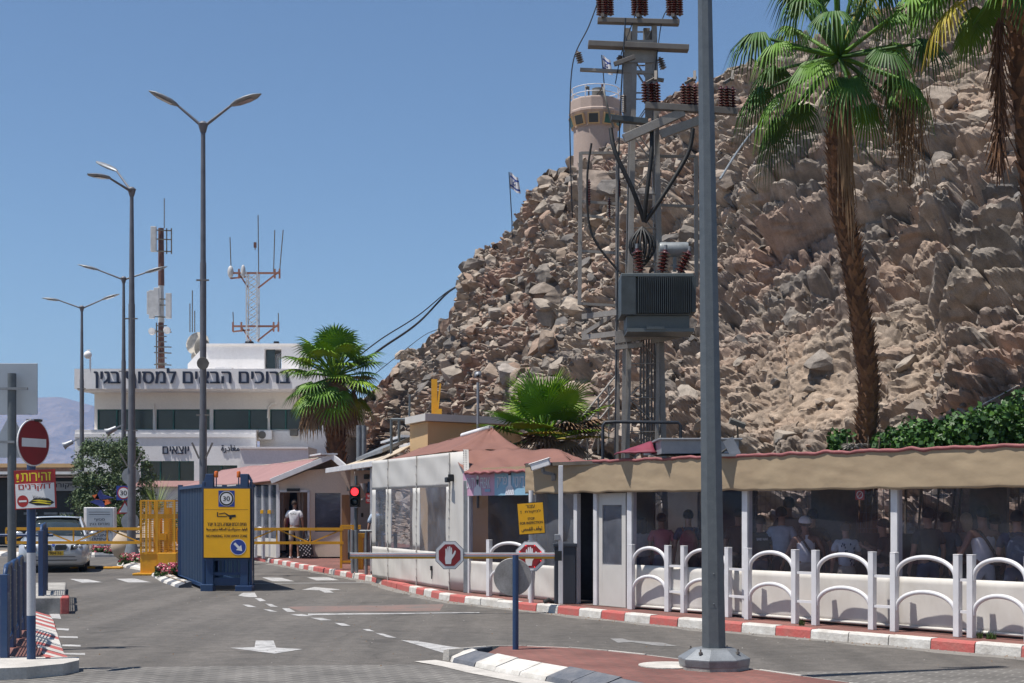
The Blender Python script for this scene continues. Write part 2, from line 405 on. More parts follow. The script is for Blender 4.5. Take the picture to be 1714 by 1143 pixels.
def asphalt():
    m = pm('asphalt', (.117,.105,.093), .88, c2=(.085,.077,.069), scale=.22, fine=.16, bump=.35, bscale=60)
    nt = m.node_tree; N = nt.nodes; L = nt.links; b = N['Principled BSDF']
    src = b.inputs['Base Color'].links[0].from_socket
    tc = N.new('ShaderNodeTexCoord'); mp = N.new('ShaderNodeMapping'); mp.inputs['Rotation'].default_value = (0,0,R(-22)); mp.inputs['Scale'].default_value = (1.5,.07,1)
    L.new(tc.outputs['Object'], mp.inputs[0])
    nz = N.new('ShaderNodeTexNoise'); nz.inputs['Scale'].default_value = 1.; nz.inputs['Detail'].default_value = 4; L.new(mp.outputs[0], nz.inputs[0])
    mr = N.new('ShaderNodeMapRange'); mr.inputs[1].default_value = .38; mr.inputs[2].default_value = .62; mr.inputs[3].default_value = .80; mr.inputs[4].default_value = 1.10
    L.new(nz.outputs['Fac'], mr.inputs[0])
    vo = N.new('ShaderNodeTexVoronoi'); vo.inputs['Scale'].default_value = 55; L.new(tc.outputs['Object'], vo.inputs[0])
    m2 = N.new('ShaderNodeMapRange'); m2.inputs[1].default_value = 0; m2.inputs[2].default_value = 1; m2.inputs[3].default_value = .78; m2.inputs[4].default_value = 1.25
    L.new(vo.outputs['Color'], m2.inputs[0])
    # dark blots
    n2 = N.new('ShaderNodeTexNoise'); n2.inputs['Scale'].default_value = 1.3; n2.inputs['Detail'].default_value = 2; L.new(tc.outputs['Object'], n2.inputs[0])
    m3 = N.new('ShaderNodeMapRange'); m3.inputs[1].default_value = .60; m3.inputs[2].default_value = .72; m3.inputs[3].default_value = 1; m3.inputs[4].default_value = .74
    L.new(n2.outputs['Fac'], m3.inputs[0])
    # thin meandering cracks and sealed joints
    ws = N.new('ShaderNodeTexNoise'); ws.inputs['Scale'].default_value = .8; L.new(tc.outputs['Object'], ws.inputs[0])
    wm = N.new('ShaderNodeVectorMath'); wm.operation = 'MULTIPLY_ADD'; wm.inputs[1].default_value = (1.2,1.2,0); L.new(ws.outputs['Color'], wm.inputs[0]); L.new(tc.outputs['Object'], wm.inputs[2])
    ve = N.new('ShaderNodeTexVoronoi'); ve.feature = 'DISTANCE_TO_EDGE'; ve.inputs['Scale'].default_value = .19; L.new(wm.outputs[0], ve.inputs[0])
    m4 = N.new('ShaderNodeMapRange'); m4.inputs[1].default_value = .001; m4.inputs[2].default_value = .004; m4.inputs[3].default_value = .8; m4.inputs[4].default_value = 1; L.new(ve.outputs['Distance'], m4.inputs[0])
    mm_ = N.new('ShaderNodeMath'); mm_.operation = 'MULTIPLY'; L.new(m3.outputs[0], mm_.inputs[0]); L.new(m4.outputs[0], mm_.inputs[1]); m3 = mm_
    a = N.new('ShaderNodeMath'); a.operation = 'MULTIPLY'; L.new(mr.outputs[0], a.inputs[0]); L.new(m2.outputs[0], a.inputs[1])
    a2 = N.new('ShaderNodeMath'); a2.operation = 'MULTIPLY'; L.new(a.outputs[0], a2.inputs[0]); L.new(m3.outputs[0], a2.inputs[1])
    v = N.new('ShaderNodeVectorMath'); v.operation = 'SCALE'; L.new(src, v.inputs[0]); L.new(a2.outputs[0], v.inputs['Scale'])
    L.new(v.outputs[0], b.inputs['Base Color'])
asphalt()
def paver(name, c, c2, cj, w, h, rot):
    m = pm(name, c, .88, bump=.2)
    nt = m.node_tree; N = nt.nodes; L = nt.links; b = N['Principled BSDF']
    tc = N.new('ShaderNodeTexCoord'); mp = N.new('ShaderNodeMapping'); mp.inputs['Rotation'].default_value = (0,0,R(rot)); L.new(tc.outputs['Object'], mp.inputs[0])
    br = N.new('ShaderNodeTexBrick'); br.inputs['Scale'].default_value = 1; br.inputs['Brick Width'].default_value = w; br.inputs['Row Height'].default_value = h; br.inputs['Mortar Size'].default_value = .012; br.inputs['Mortar Smooth'].default_value = .3
    br.inputs['Color1'].default_value = (*c, 1); br.inputs['Color2'].default_value = (*c2, 1); br.inputs['Mortar'].default_value = (*cj, 1)
    L.new(mp.outputs[0], br.inputs[0])
    nz = N.new('ShaderNodeTexNoise'); nz.inputs['Scale'].default_value = 1.1; nz.inputs['Detail'].default_value = 5; L.new(tc.outputs['Object'], nz.inputs[0])
    mr = N.new('ShaderNodeMapRange'); mr.inputs[1].default_value = .35; mr.inputs[2].default_value = .65; mr.inputs[3].default_value = .75; mr.inputs[4].default_value = 1.15; L.new(nz.outputs['Fac'], mr.inputs[0])
    v = N.new('ShaderNodeVectorMath'); v.operation = 'SCALE'; L.new(br.outputs[0], v.inputs[0]); L.new(mr.outputs[0], v.inputs['Scale'])
    L.new(v.outputs[0], b.inputs['Base Color'])
paver('pavers_grey', (.098,.091,.083), (.13,.121,.11), (.21,.197,.18), .24, .12, 35)
paver('pavers_red', (.165,.062,.05), (.205,.085,.068), (.13,.07,.058), .2, .1, 40)
# ============================================================ ground, road, kerbs
def sheet(name, pts, z, mat):
    m = MB(); m.poly([(p[0], p[1], z) for p in pts]); return struct(m.build(name, mat, loc=(0,0,0)))
sheet('ground', [(-9000,-400),(9000,-400),(9000,9000),(-9000,9000)], -.03, 'sand')
KR = [(-16.5,70),(-13.4,58),(-11.2,53),(-8.77,48.3),(-7.09,44),(-5.75,40.4),(-4.77,37.8),(-3.29,33.9),(-2.42,30.7),(-1.29,27.1),(-.24,25.2),(.82,23.6),(1.87,21.9),(2.58,20.9),(3.31,20.05),(4.14,19),(5.18,17.75),(5.95,16.8),(7.4,14.9),(9.5,12.0),(13,7)]
sheet('road', [(-40,-6),(16,-6)]+KR[::-1]+[(-16.5,82),(-60,82),(-60,40)], 0., 'asphalt')
def resample(P, step):
    P = [Vector((p[0], p[1], 0)) for p in P]; out = [P[0]]; acc = 0; i = 0; cur = P[0]
    while i < len(P)-1:
        d = (P[i+1]-cur).length
        if acc+d >= step:
            cur = cur+(P[i+1]-cur)*((step-acc)/d); out.append(cur.copy()); acc = 0
        else: acc += d; cur = P[i+1]; i += 1
    return out
def offset(P, d):
    P = [Vector((p[0], p[1], 0)) for p in P]; o = []
    for i, p in enumerate(P):
        t = (P[min(i+1, len(P)-1)]-P[max(i-1, 0)]).normalized()
        o.append(p+Vector((-t.y, t.x, 0))*d)
    return o
def kerb(name, P, prof, step, mats, z0=0., jit=.006):
    """prof: list of (offset, z) from road foot to back foot; positive offset = left of travel"""
    Q = resample(P, step); m = MB()
    for i in range(len(Q)-1):
        a, b = Q[i], Q[i+1]; t = (b-a).normalized()
        ta = (b-Q[i-1]).normalized() if i else t; tb = (Q[i+2]-a).normalized() if i+2 < len(Q) else t
        na = Vector((-ta.y, ta.x, 0)); nb = Vector((-tb.y, tb.x, 0)); m.k = i % len(mats)
        if random.random() < .05: m.k = (i+1) % len(mats)
        j = random.uniform(-jit, jit); g = .006
        A = [a+t*g+na*(o+j)+V(0,0,z0+z+(j if z > .02 else 0)) for o, z in prof]; B = [b-t*g+nb*(o+j)+V(0,0,z0+z+(j if z > .02 else 0)) for o, z in prof]
        n = len(prof)
        fs = [(k, k+1, n+k+1, n+k) for k in range(n-1)]+[tuple(range(n))[::-1], tuple(range(n, 2*n))]
        m.add(A+B, fs)
    o = m.build(name, mats, loc=(0,0,0)); struct(o)
    bm = bmesh.new(); bm.from_mesh(o.data); bmesh.ops.recalc_face_normals(bm, faces=bm.faces); bm.to_mesh(o.data); bm.free()
    return o
kerb('kerb', KR, [(0,-.02),(.012,.105),(.03,.13),(.17,.131),(.17,-.02)], .62, ['kerb_red', 'kerb_white'])
# footway behind the right-hand kerb
sheet('pavement', [tuple(p[:2]) for p in offset(KR, .16)]+[(30,7),(30,70)], .124, 'pavers_red')
# gutter strip of dust along the kerb
ga = offset(KR, -.01); KR2 = [tuple(p[:2]) for p in resample(KR, .35)]; ga = offset(KR2, .0); gb = [p+(q-p)*(.55+.5*noise.noise(V(i*.35,2,7))+.25*random.random()) for i, (p, q) in enumerate(zip(ga, offset(KR2, -.42)))]
sheet('road_dust', [tuple(p[:2]) for p in ga]+[tuple(p[:2]) for p in gb[::-1]], .002, 'gutter_dust')
# worn-paver crossing nearest the camera
sheet('paver_strip', [(-40,-5),(15,-5),(8.6,12.7),(5.9,15.6),(2.2,15.2),(-1.2,16.0),(-4.6,15.7),(-40,16)], .003, 'pavers_grey')
# grit, pebbles and dry leaves gathered in the gutters
m = MB(); GQ = resample(KR, .02)
for _ in range(900):
    i = random.randrange(len(GQ)//3, len(GQ)-2); p = GQ[i]; d = (GQ[i+1]-p).normalized(); q = p+V(d.y,-d.x,0)*abs(random.gauss(0,.16))*(1 if V(d.y,-d.x,0).y < 0 else -1); s_ = random.uniform(.006,.02); m.k = random.randint(0,2); a_ = random.uniform(0,6.28)
    m.add([(q.x+s_*math.cos(a_+t), q.y+s_*math.sin(a_+t)*.8, .003) for t in (0,1.6,3.1,4.7)]+[(q.x,q.y,.004+s_*.7)], [(0,1,4),(1,2,4),(2,3,4),(3,0,4)])
for _ in range(500):
    q = V(random.uniform(-7,6), random.uniform(15.5,33), 0); s_ = random.uniform(.004,.012); m.k = random.randint(0,2)
    m.add([(q.x-s_,q.y,.0045),(q.x,q.y-s_,.0045),(q.x+s_,q.y,.0045),(q.x,q.y+s_,.0045),(q.x,q.y,.005+s_)], [(0,1,4),(1,2,4),(2,3,4),(3,0,4)])
o = m.build('road_grit', ['gutter_dust','concrete','dead_frond'], loc=(0,0,0)); o['kind'] = 'stuff'
# central island (bottom right)
isl = [(-.86,16.45),(-.52,15.95),(-.22,15.35),(.40,14.35),(1.2,12.7),(2.4,10.4),(4,7.4)]
islb = [(-.86,16.45),(-.15,17.05),(.55,16.9),(1.35,16.2),(2.05,15.25),(2.9,13.9),(4.0,12.2),(7,8)]
kerb('kerb', [(-.45,17.0)]+isl, [(0,-.02),(.03,.05),(.29,.13),(.31,.128),(.31,-.02)], .5, ['kerb_black', 'kerb_white'])
kerb('kerb', islb[::-1], [(0,-.02),(.02,.11),(.10,.131),(.12,.128),(.12,-.02)], .6, ['concrete_pale', 'concrete'])
top = [tuple(p[:2]) for p in offset(isl, .29)][1:]+[(6.6,7.6)]+[tuple(p[:2]) for p in offset(islb[::-1], .11)][1:-1]
sheet('island_paving', top, .125, 'pavers_red')
edge = offset(isl, -.02); edge2 = offset(isl, -.30)
sheet('gutter', [tuple(p[:2]) for p in edge]+[tuple(p[:2]) for p in edge2[::-1]], .008, 'concrete_pale')
m = MB(); m.lathe([(.32,.127),(.32,.137),(.30,.139)], (1.62,14.75,0), 28); tag(m.build('manhole_cover', 'concrete_pale'), 'round pale concrete manhole cover set flat in the red island paving', 'manhole')
# left footway with its striped sloping kerb and rounded nose
KL = [(-4.72,15.6),(-5.25,16.9),(-6.05,19.2),(-6.93,21.76),(-7.35,22.9)]
kerb('kerb', KL, [(0,-.02),(.03,.04),(.30,.13),(.33,.131),(.33,-.02)], .40, ['kerb_red', 'kerb_white'])
nose = [(-5.15,15.65),(-4.72,15.62),(-4.62,15.3),(-4.68,14.95),(-4.95,14.62),(-5.4,14.45),(-9,14.3),(-9,15.6)]
m = MB(); m.prism([(x, y, -.02) for x, y in nose], (0,0,.145)); struct(m.build('kerb', 'concrete_pale', loc=(0,0,0), bevel=.04))
sheet('pavement', [(-5.0,15.62)]+[tuple(p[:2]) for p in offset(KL, .32)]+[(-7.9,23.2),(-8.9,27),(-9.6,30),(-30,34),(-30,15.62)], .124, 'pavers_red')
m = MB(); m.box((-9.05,27.2,.0), (1.1,7.2,.3), rz=R(17)); struct(m.build('kerb', 'concrete', loc=(0,0,0), bevel=.03))
m = MB(); m.box((-7.75,23.9,.13), (.50,.7,.30), rz=R(17)); m.k = 1; m.box((-7.47,23.95,.13), (.14,.66,.296), rz=R(17)); struct(m.build('kerb', ['concrete', 'kerb_red'], loc=(0,0,0), bevel=.02))
# ------------------------------------------------------------ painted markings
def paint(name, pix, mat='road_paint', z=.0045):
    m = MB(); P = [G(x, y) for x, y in pix]; m.poly([(p.x, p.y, z) for p in P]); return struct(m.build(name, mat, loc=(0,0,0)))
def z6(*p): return [(400+x/2.857, 900+y/2.857) for x, y in p]
def z7(*p): return [(780+x/3.428, 850+y/3.428) for x, y in p]
def z2(*p): return [(x/3.54, 820+y/3.54) for x, y in p]
for q in ([(75,290),(105,290),(130,303),(100,305)], [(125,315),(155,318),(188,332),(150,330)], [(205,338),(240,338),(270,355),(230,355)], [(15,320),(50,322),(85,333),(45,332)], [(115,342),(150,345),(185,355),(150,354)],
          [(245,368),(300,366),(355,376),(290,376)], [(340,383),(400,385),(445,396),(390,396)], [(455,408),(500,410),(535,422),(490,422)], [(590,438),(620,438),(650,449),(615,448)], [(650,456),(690,460),(755,480),(710,478)]):
    paint('lane_dash', z6(*q))
paint('painted_wedge', z6((775,491),(850,495),(1000,520),(1215,546),(1155,585),(1060,577)))
paint('stop_line', z6((330,364),(1150,357),(1150,361),(330,371)), 'road_paint')
paint('red_patch', z6((230,330),(980,318),(960,350),(300,356)), 'road_red_worn', .0025)
paint('road_arrow', z6((80,493),(165,493),(178,527),(305,534),(170,556),(-42,528),(75,524)))
paint('road_arrow', z6((300,250),(360,236),(490,248),(432,253),(455,264),(410,263),(385,252)))
paint('road_arrow', z7((825,750),(900,751),(935,762),(1130,776),(1215,795),(1100,793),(950,772),(872,776)), 'road_paint_worn')
paint('painted_block', z6((110,190),(205,192),(265,209),(160,209))); paint('painted_block', z6((325,190),(430,190),(480,204),(370,205)))
paint('painted_block', z6((-5,278),(20,264),(75,263),(88,285),(45,285)), 'road_paint')
paint('painted_block', z2((412,528),(520,530),(608,548),(485,550))); paint('painted_block', z2((685,527),(800,526),(895,548),(760,549)))
paint('painted_line', z6((60,218),(640,213),(640,216),(60,222)), 'road_paint_worn')
for q in ([(350,868),(460,870),(462,880),(350,876)], [(368,917),(478,920),(478,930),(370,928)], [(380,967),(504,968),(504,980),(382,976)], [(330,818),(410,824),(405,836),(340,830)], [(285,728),(350,730),(362,765),(310,762)]):
    paint('painted_line', z2(*q))
# road hump far left and the flower-bed kerbs
m = MB()
for i in range(5):
    m.k = i % 2; p = G(190-i*14, 952-.2*i); m.box((p.x, p.y, .03), (.5,.32,.07))
struct(m.build('speed_hump', ['yellow_paint', 'rubber'], loc=(0,0,0), bevel=.025))
bedA = [G(300,985),G(272,975),G(238,955),G(214,951),G(193,946),G(210,938),G(300,932),G(470,935)]
bk = [(p.x, p.y) for p in bedA[:6]]
kerb('kerb', bk[::-1], [(0,-.02),(.03,.05),(.25,.13),(.3,.128),(.3,-.02)], .6, ['kerb_black', 'kerb_white'])
sheet('planting_bed', [(x+.1, y+.2) for x, y in bk]+[(-7.9,35),(-8.6,46),(-12,47)], .12, 'sand')
bedB = [(-19.5,53),(-17.8,51.2),(-15.8,50.6),(-13.6,51.2),(-13.2,55)]
kerb('kerb', bedB, [(0,-.02),(.03,.08),(.25,.16),(.3,.158),(.3,-.02)], .7, ['kerb_black', 'kerb_white'])
sheet('planting_bed', [(-19.3,53.3),(-17.7,51.6),(-15.8,51.0),(-13.9,51.6),(-13.4,60),(-20,62)], .15, 'sand')

# ============================================================ rocky hillside
TOP = [(480,735,98),(540,690,95),(600,640,92),(645,603,88),(700,562,84),(735,520,80),(752,490,78),(790,412,74),(825,392,73),(850,372,72),(880,312,70),(905,283,70),(950,262,68),(1000,222,66),(1060,192,64),(1110,155,62),(1150,137,60),(1200,118,58),(1240,95,56),(1300,62,54),(1400,35,52),(1500,5,50),(1560,-25,48),(1714,-90,45),(1900,-150,42),(2300,-220,38)]
BASE = [(480,88),(540,85),(640,70),(760,50),(900,38),(1050,31),(1300,27.2),(1500,25),(1714,22.3),(1900,20.5),(2300,17.5)]
tp = np.array(TOP, float); bs = np.array(BASE, float)
pxs = np.concatenate([np.linspace(480,1760,680), np.linspace(1770,2300,60)])
tt = np.concatenate([np.linspace(0,1,560), np.linspace(1.01,1.5,24)])
PX, TT = np.meshgrid(pxs, tt)
yt = np.interp(PX, tp[:,0], tp[:,2]); yb = np.interp(PX, bs[:,0], bs[:,1])
pyt = np.interp(PX, tp[:,0], tp[:,1]); zt = H+(HY-pyt)/F*yt
T1 = np.minimum(TT, 1); Yd = yb+(yt-yb)*TT
prof = .80*T1+.20*np.sin(T1*math.pi/2)+.05*np.sin(T1*6.283*1.5)*(1-T1)
Zd = zt*prof-np.maximum(TT-1, 0)*zt*.5-.3*(TT == 0)
Xd = (PX-CX)/F*Yd
P0 = np.stack([Xd, Yd, Zd], -1)
du = np.gradient(P0, axis=1); dv = np.gradient(P0, axis=0)
Nn = np.cross(du, dv); Nn /= np.linalg.norm(Nn, axis=-1, keepdims=True)
nr, nc = PX.shape
Rt = Euler((R(28), R(-22), R(15))).to_matrix()       # bedding planes dip to the right
pyd = HY-(Zd-H)/Yd*F
# scree: smoother dirt slopes where the photograph shows them
def blob(cx, cy, rx, ry): return np.exp(-(((PX-cx)/rx)**2+((pyd-cy)/ry)**2))
smooth = np.clip(blob(1330,620,150,95)*1.2+blob(1530,560,60,120)*.7+blob(1640,150,90,110)*.6+blob(1270,160,70,70)*.5+blob(1000,600,60,60)*.25, 0, 1)
bold = np.clip(blob(1620,420,130,180)+blob(1330,330,140,170)+blob(940,330,80,80)*.6+blob(1560,650,120,80), 0, 1)
hs = lambda a, b, c: (math.sin(a*12.9898+b*78.233+c*37.719)*43758.5453) % 1.0
lowr = np.interp(pxs, [480,900,1100,1300], [1.45,1.25,.85,.7]); D = np.zeros((nr, nc)); TONE = np.zeros((nr, nc, 3))
PAL = [(.325,.268,.22),(.365,.288,.228),(.262,.23,.20),(.385,.275,.212),(.35,.30,.25),(.195,.178,.165),(.45,.375,.305)]
vor = noise.voronoi; fb = noise.fractal
for i in range(nr):
    for j in range(nc):
        p = Vector(P0[i,j]); q = Rt@p; 
        w = noise.noise_vector(p*.9)*.25
        s = smooth[i,j]; bo = bold[i,j]
        q1 = Vector((q.x*.36, q.y*.42, q.z*1.25))+w*.5
        d1, c1 = vor(q1); c = c1[0]; h1 = hs(c.x, c.y, c.z); r1 = q1-c
        tl = Vector((hs(c.y, c.z, c.x)-.5, hs(c.z, c.x, c.y)-.5, hs(c.x+1, c.y, c.z)-.5))
        e1 = min(1, (d1[1]-d1[0])*4)
        q2 = Vector((q.x*1.25, q.y*1.4, q.z*3.8))+w
        d2, c2_ = vor(q2); c = c2_[0]; h2 = hs(c.x, c.y, c.z); r2 = q2-c
        t2 = Vector((hs(c.y, c.z, c.x)-.5, hs(c.z, c.x, c.y)-.5, hs(c.x+1, c.y, c.z)-.5))
        e2 = min(1, (d2[1]-d2[0])*4)
        q3 = q*4.2; d3, c3 = vor(q3); c = c3[0]; h3 = hs(c.x, c.y, c.z); e3 = min(1, (d3[1]-d3[0])*3)
        big = fb(p*.13, 1., 2., 4)*.75
        e1 = min(1, (d1[1]-d1[0])*8); e2 = min(1, (d2[1]-d2[0])*7); e3 = min(1, (d3[1]-d3[0])*5)
        k1 = (1-s)*(.6+.7*bo); k2 = (1-s*.8)
        st = q.z*.62+.45*fb(p*.35, 1., 2., 2)+1e3; f_ = st-math.floor(st); led = (1-s)*(.18+.55*bo)*(min(1, f_*1.18)-(1 if f_ > .85 else 0)*((f_-.85)/.15)-.5)
        D[i,j] = big+k1*e1*(h1*1.05+r1.dot(tl)*.6)+k2*e2*(.42*h2+r2.dot(t2)*.30)-k2*.26*(1-e2)-k1*.22*(1-e1)+led-lowr[j]+(.12*e3*(h3+.3))*(1-.5*s)
        tone = np.array(PAL[int(h2*6.99)])*.6+np.array(PAL[int(h1*6.99)])*.4
        dirt = np.array((.40,.30,.22))
        tone = tone*(1-s*.75)+dirt*s*.75
        red = max(0, fb(p*.16+Vector((3,1,9)), 1., 2., 3))*1.1
        tone = tone*(1-min(.55, red))+np.array((.44,.26,.19))*min(.55, red)
        TONE[i,j] = tone*(.86+.28*h3)
D[1:-1] = .16*D[:-2]+.68*D[1:-1]+.16*D[2:]; D[:,1:-1] = .16*D[:,:-2]+.68*D[:,1:-1]+.16*D[:,2:]
fade = np.clip(TT*14, 0, 1)
P1 = P0+Nn*np.where(Nn[...,2:3] < 0, -1, 1)*(D*fade)[...,None]
def npmesh(name, verts, quads, mats, smoothf=False, colors=None):
    me = bpy.data.meshes.new(name); me.vertices.add(len(verts)); me.vertices.foreach_set('co', verts.ravel())
    nq, k = quads.shape; me.loops.add(nq*k); me.polygons.add(nq)
    me.loops.foreach_set('vertex_index', quads.ravel().astype(np.int32))
    me.polygons.foreach_set('loop_start', np.arange(0, nq*k, k, dtype=np.int32))
    me.polygons.foreach_set('use_smooth', np.full(nq, smoothf))
    if colors is not None:
        ca = me.color_attributes.new('rock_tone', 'FLOAT_COLOR', 'POINT'); ca.data.foreach_set('color', np.concatenate([colors, np.ones((len(colors),1))], 1).astype(np.float32).ravel())
    me.update(calc_edges=True); me.validate()
    for mm in mats: me.materials.append(MATS[mm])
    o = bpy.data.objects.new(name, me); COL.objects.link(o); return o
def rockmat(name):
    m = pm(name, (.9,.9,.9), .95, var=.22, scale=2.2, fine=.18, bump=.9, bscale=7, spec=.2)
    nt = m.node_tree; N = nt.nodes; L = nt.links; b = N['Principled BSDF']
    src = b.inputs['Base Color'].links[0].from_socket
    at = N.new('ShaderNodeAttribute'); at.attribute_name = 'rock_tone'
    mx = N.new('ShaderNodeVectorMath'); mx.operation = 'MULTIPLY'; L.new(src, mx.inputs[0]); L.new(at.outputs['Color'], mx.inputs[1]); L.new(mx.outputs[0], b.inputs['Base Color'])
    tc = N.new('ShaderNodeTexCoord'); mp = N.new('ShaderNodeMapping'); mp.inputs['Rotation'].default_value = (.5,-.4,.25); mp.inputs['Scale'].default_value = (1,1,2.6); L.new(tc.outputs['Object'], mp.inputs[0])
    ad = N.new('ShaderNodeTexNoise'); ad.noise_type = 'RIDGED_MULTIFRACTAL'; ad.inputs['Scale'].default_value = 1.5; ad.inputs['Detail'].default_value = 7; ad.inputs['Roughness'].default_value = .6; L.new(mp.outputs[0], ad.inputs['Vector'])
    b2 = N.new('ShaderNodeBump'); b2.inputs['Strength'].default_value = .8; b2.inputs['Distance'].default_value = .12; L.new(ad.outputs[0], b2.inputs['Height'])
    old = b.inputs['Normal'].links[0].from_node; L.new(b2.outputs[0], old.inputs['Normal'])
rockmat('rock')
idx = np.arange(nr*nc).reshape(nr, nc)
quads = np.stack([idx[:-1,:-1], idx[:-1,1:], idx[1:,1:], idx[1:,:-1]], -1).reshape(-1,4)
struct(npmesh('rocky_hillside', P1.reshape(-1,3), quads, ['rock'], False, TONE.reshape(-1,3)))
def hill_at(px, py):
    """point of the hillside seen at photo position (px, py), and its smooth normal"""
    j = int(np.argmin(abs(pxs-px))); col = P1[:560,j]; sc_ = HY-(col[:,2]-H)/col[:,1]*F
    ok = np.where(sc_ <= py)[0]; i = int(ok[0]) if len(ok) else 559
    return Vector(P1[i,j]), Vector(Nn[i,j])
# loose stones: faceted lumps scattered over the slope
def lump(seed, cuts=9):
    rs = random.Random(seed); bm = bmesh.new(); bmesh.ops.create_icosphere(bm, subdivisions=2, radius=1)
    for _ in range(cuts+5):
        n = Vector((rs.gauss(0,1), rs.gauss(0,1), rs.gauss(0,1))).normalized(); d = rs.uniform(.38,.72)
        for v in bm.verts:
            t = v.co.dot(n)-d
            if t > 0: v.co -= n*t
    sx = (rs.uniform(1.1,1.8), rs.uniform(.8,1.3), rs.uniform(.5,.95))
    vs = np.array([[v.co[k]*sx[k] for k in range(3)] for v in bm.verts]); fs = np.array([[v.index for v in f.verts] for f in bm.faces]); bm.free()
    return vs, fs
LUMPS = [lump(i) for i in range(9)]
dens = (.16+.9*np.clip(blob(880,560,190,170),0,1)+.5*blob(1000,400,150,120)-.06*smooth)*(TT <= 1)*(TT > .02)*(PX < 1760)
cell = np.linalg.norm(np.cross(du, dv), axis=-1); wgt = (dens*cell).ravel(); wgt /= wgt.sum()
pick = rng.choice(nr*nc, 9000, p=wgt); Vs = []; Qs = []; Cs = []; off = 0
for k in pick:
    vs, fs = LUMPS[k % 9]; sz = min(.50, .052*(rng.pareto(1.9)+1))*(1+.010*max(0, Yd.ravel()[k]-30))
    M = np.array(Euler(rng.uniform(-.6,.6,3)+np.array([0,0,rng.uniform(0,6.28)])).to_matrix())
    v = (vs*sz)@M.T+P1.reshape(-1,3)[k]+np.array([0,0,.12*sz]); Vs.append(v); Qs.append(fs+off); off += len(v)
    c = np.array(PAL[rng.integers(7)])*rng.uniform(.85,1.25); Cs.append(np.repeat(c[None], len(v), 0))
o = npmesh('rubble', np.concatenate(Vs), np.concatenate(Qs), ['rock'], False, np.concatenate(Cs)); o['kind'] = 'stuff'
for px, py, s, seed, c, lab in ((905,575,.72,31,(.36,.26,.20),'big brown faceted boulder halfway up the rubble slope'), (893,668,.75,34,(.38,.30,.25),'pinkish tan boulder lying above the round camera mast'),
                                (840,632,.75,40,(.42,.37,.33),'pale smooth boulder on the rubble above the fan palm'), (918,545,.7,44,(.22,.205,.195),'dark grey angular boulder resting on the big brown one'),
                                (1012,335,1.15,47,(.36,.29,.24),'brown slab boulder behind the pylon ladder'), (880,478,.7,51,(.30,.25,.21),'grey block boulder with brown face on upper rubble')):
    p, n = hill_at(px, py); vs, fs = lump(seed, 7); M = np.array(Euler((.3, -.4, seed)).to_matrix())
    v = (vs*s)@M.T; me_ = npmesh('boulder', v, fs, ['rock'], False, np.repeat(np.array(c)[None], len(v), 0)); me_.location = p+n*.15*s
    tag(me_, lab, 'boulder', 'large boulders on the hillside')
# far mountain range across the gulf
mu = np.linspace(-3200,2600,420); mv = np.linspace(0,1,70); U, Vv = np.meshgrid(mu, mv)
rid = np.interp(mu, [-3200,-2600,-2000,-1650,-1500,-1430,-1380,-1335,-1290,-1180,-1000,-400,600,2600], [250,300,280,300,318,332,335,332,322,285,262,240,210,180])
Zm = np.zeros_like(U)
for i in range(U.shape[0]):
    for j in range(U.shape[1]):
        p = Vector((U[i,j]*.004, Vv[i,j]*3.5, 2.2)); n = noise.ridged_multi_fractal(p, 1., 2.1, 6, 1., 2.)
        Zm[i,j] = rid[j]*(Vv[i,j]**.8)*(1-.26*(1-Vv[i,j]**3)*(1.2-n*.7))+(n-1)*9*(Vv[i,j] > .1)
Pm = np.stack([U, 3600+Vv*700-(Zm*.1), Zm-6], -1)
back = Pm[-1].copy(); back[:,1] += 500; back[:,2] = -6
Pm = np.concatenate([Pm, back[None]], 0); r_, c_ = Pm.shape[:2]; idx = np.arange(r_*c_).reshape(r_, c_)
pm('mountain_rock', (.27,.21,.18), .95, c2=(.20,.155,.135), scale=.012, fine=.15)
struct(npmesh('mountain', Pm.reshape(-1,3), np.stack([idx[:-1,:-1], idx[:-1,1:], idx[1:,1:], idx[1:,:-1]], -1).reshape(-1,4), ['mountain_rock'], False))

m = MB(); m.box((-300,2250,176.), (8000,5300,367)); o = m.build('haze', []); o['kind'] = 'stuff'
hm = bpy.data.materials.new('haze_air'); hm.use_nodes = True; hn = hm.node_tree.nodes; hn.remove(hn['Principled BSDF'])
pv = hn.new('ShaderNodeVolumePrincipled'); pv.inputs['Color'].default_value = (.22,.5,1,1); pv.inputs['Density'].default_value = .00015; hm.node_tree.links.new(pv.outputs[0], hn['Material Output'].inputs['Volume'])
o.data.materials.clear(); o.data.materials.append(hm)
# ============================================================ sky, sun, camera
SUN_EL, SUN_AZ = R(69), math.atan2(-.93, -.34)     # azimuth measured from +Y towards +X
sd = Vector((math.sin(SUN_AZ)*math.cos(SUN_EL), math.cos(SUN_AZ)*math.cos(SUN_EL), math.sin(SUN_EL)))
w = bpy.data.worlds.new('World'); scene.world = w; w.use_nodes = True
nt = w.node_tree; bg = nt.nodes['Background']; sky = nt.nodes.new('ShaderNodeTexSky'); sky.sky_type = 'NISHITA'; sky.sun_disc = False
sky.sun_elevation = SUN_EL; sky.sun_rotation = SUN_AZ; sky.air_density = 1.0; sky.dust_density = .15; sky.ozone_density = 3.2; sky.altitude = 20
nt.links.new(sky.outputs[0], bg.inputs[0]); bg.inputs[1].default_value = .064
sl = bpy.data.lights.new('sun', 'SUN'); sl.energy = 4.0; sl.angle = R(.5); sl.color = (1,.955,.89)
so = bpy.data.objects.new('sun', sl); COL.objects.link(so); so.rotation_euler = sd.to_track_quat('Z', 'Y').to_euler(); so.location = (0,0,60)
cam = bpy.data.cameras.new('camera'); co = bpy.data.objects.new('camera', cam); COL.objects.link(co); scene.camera = co
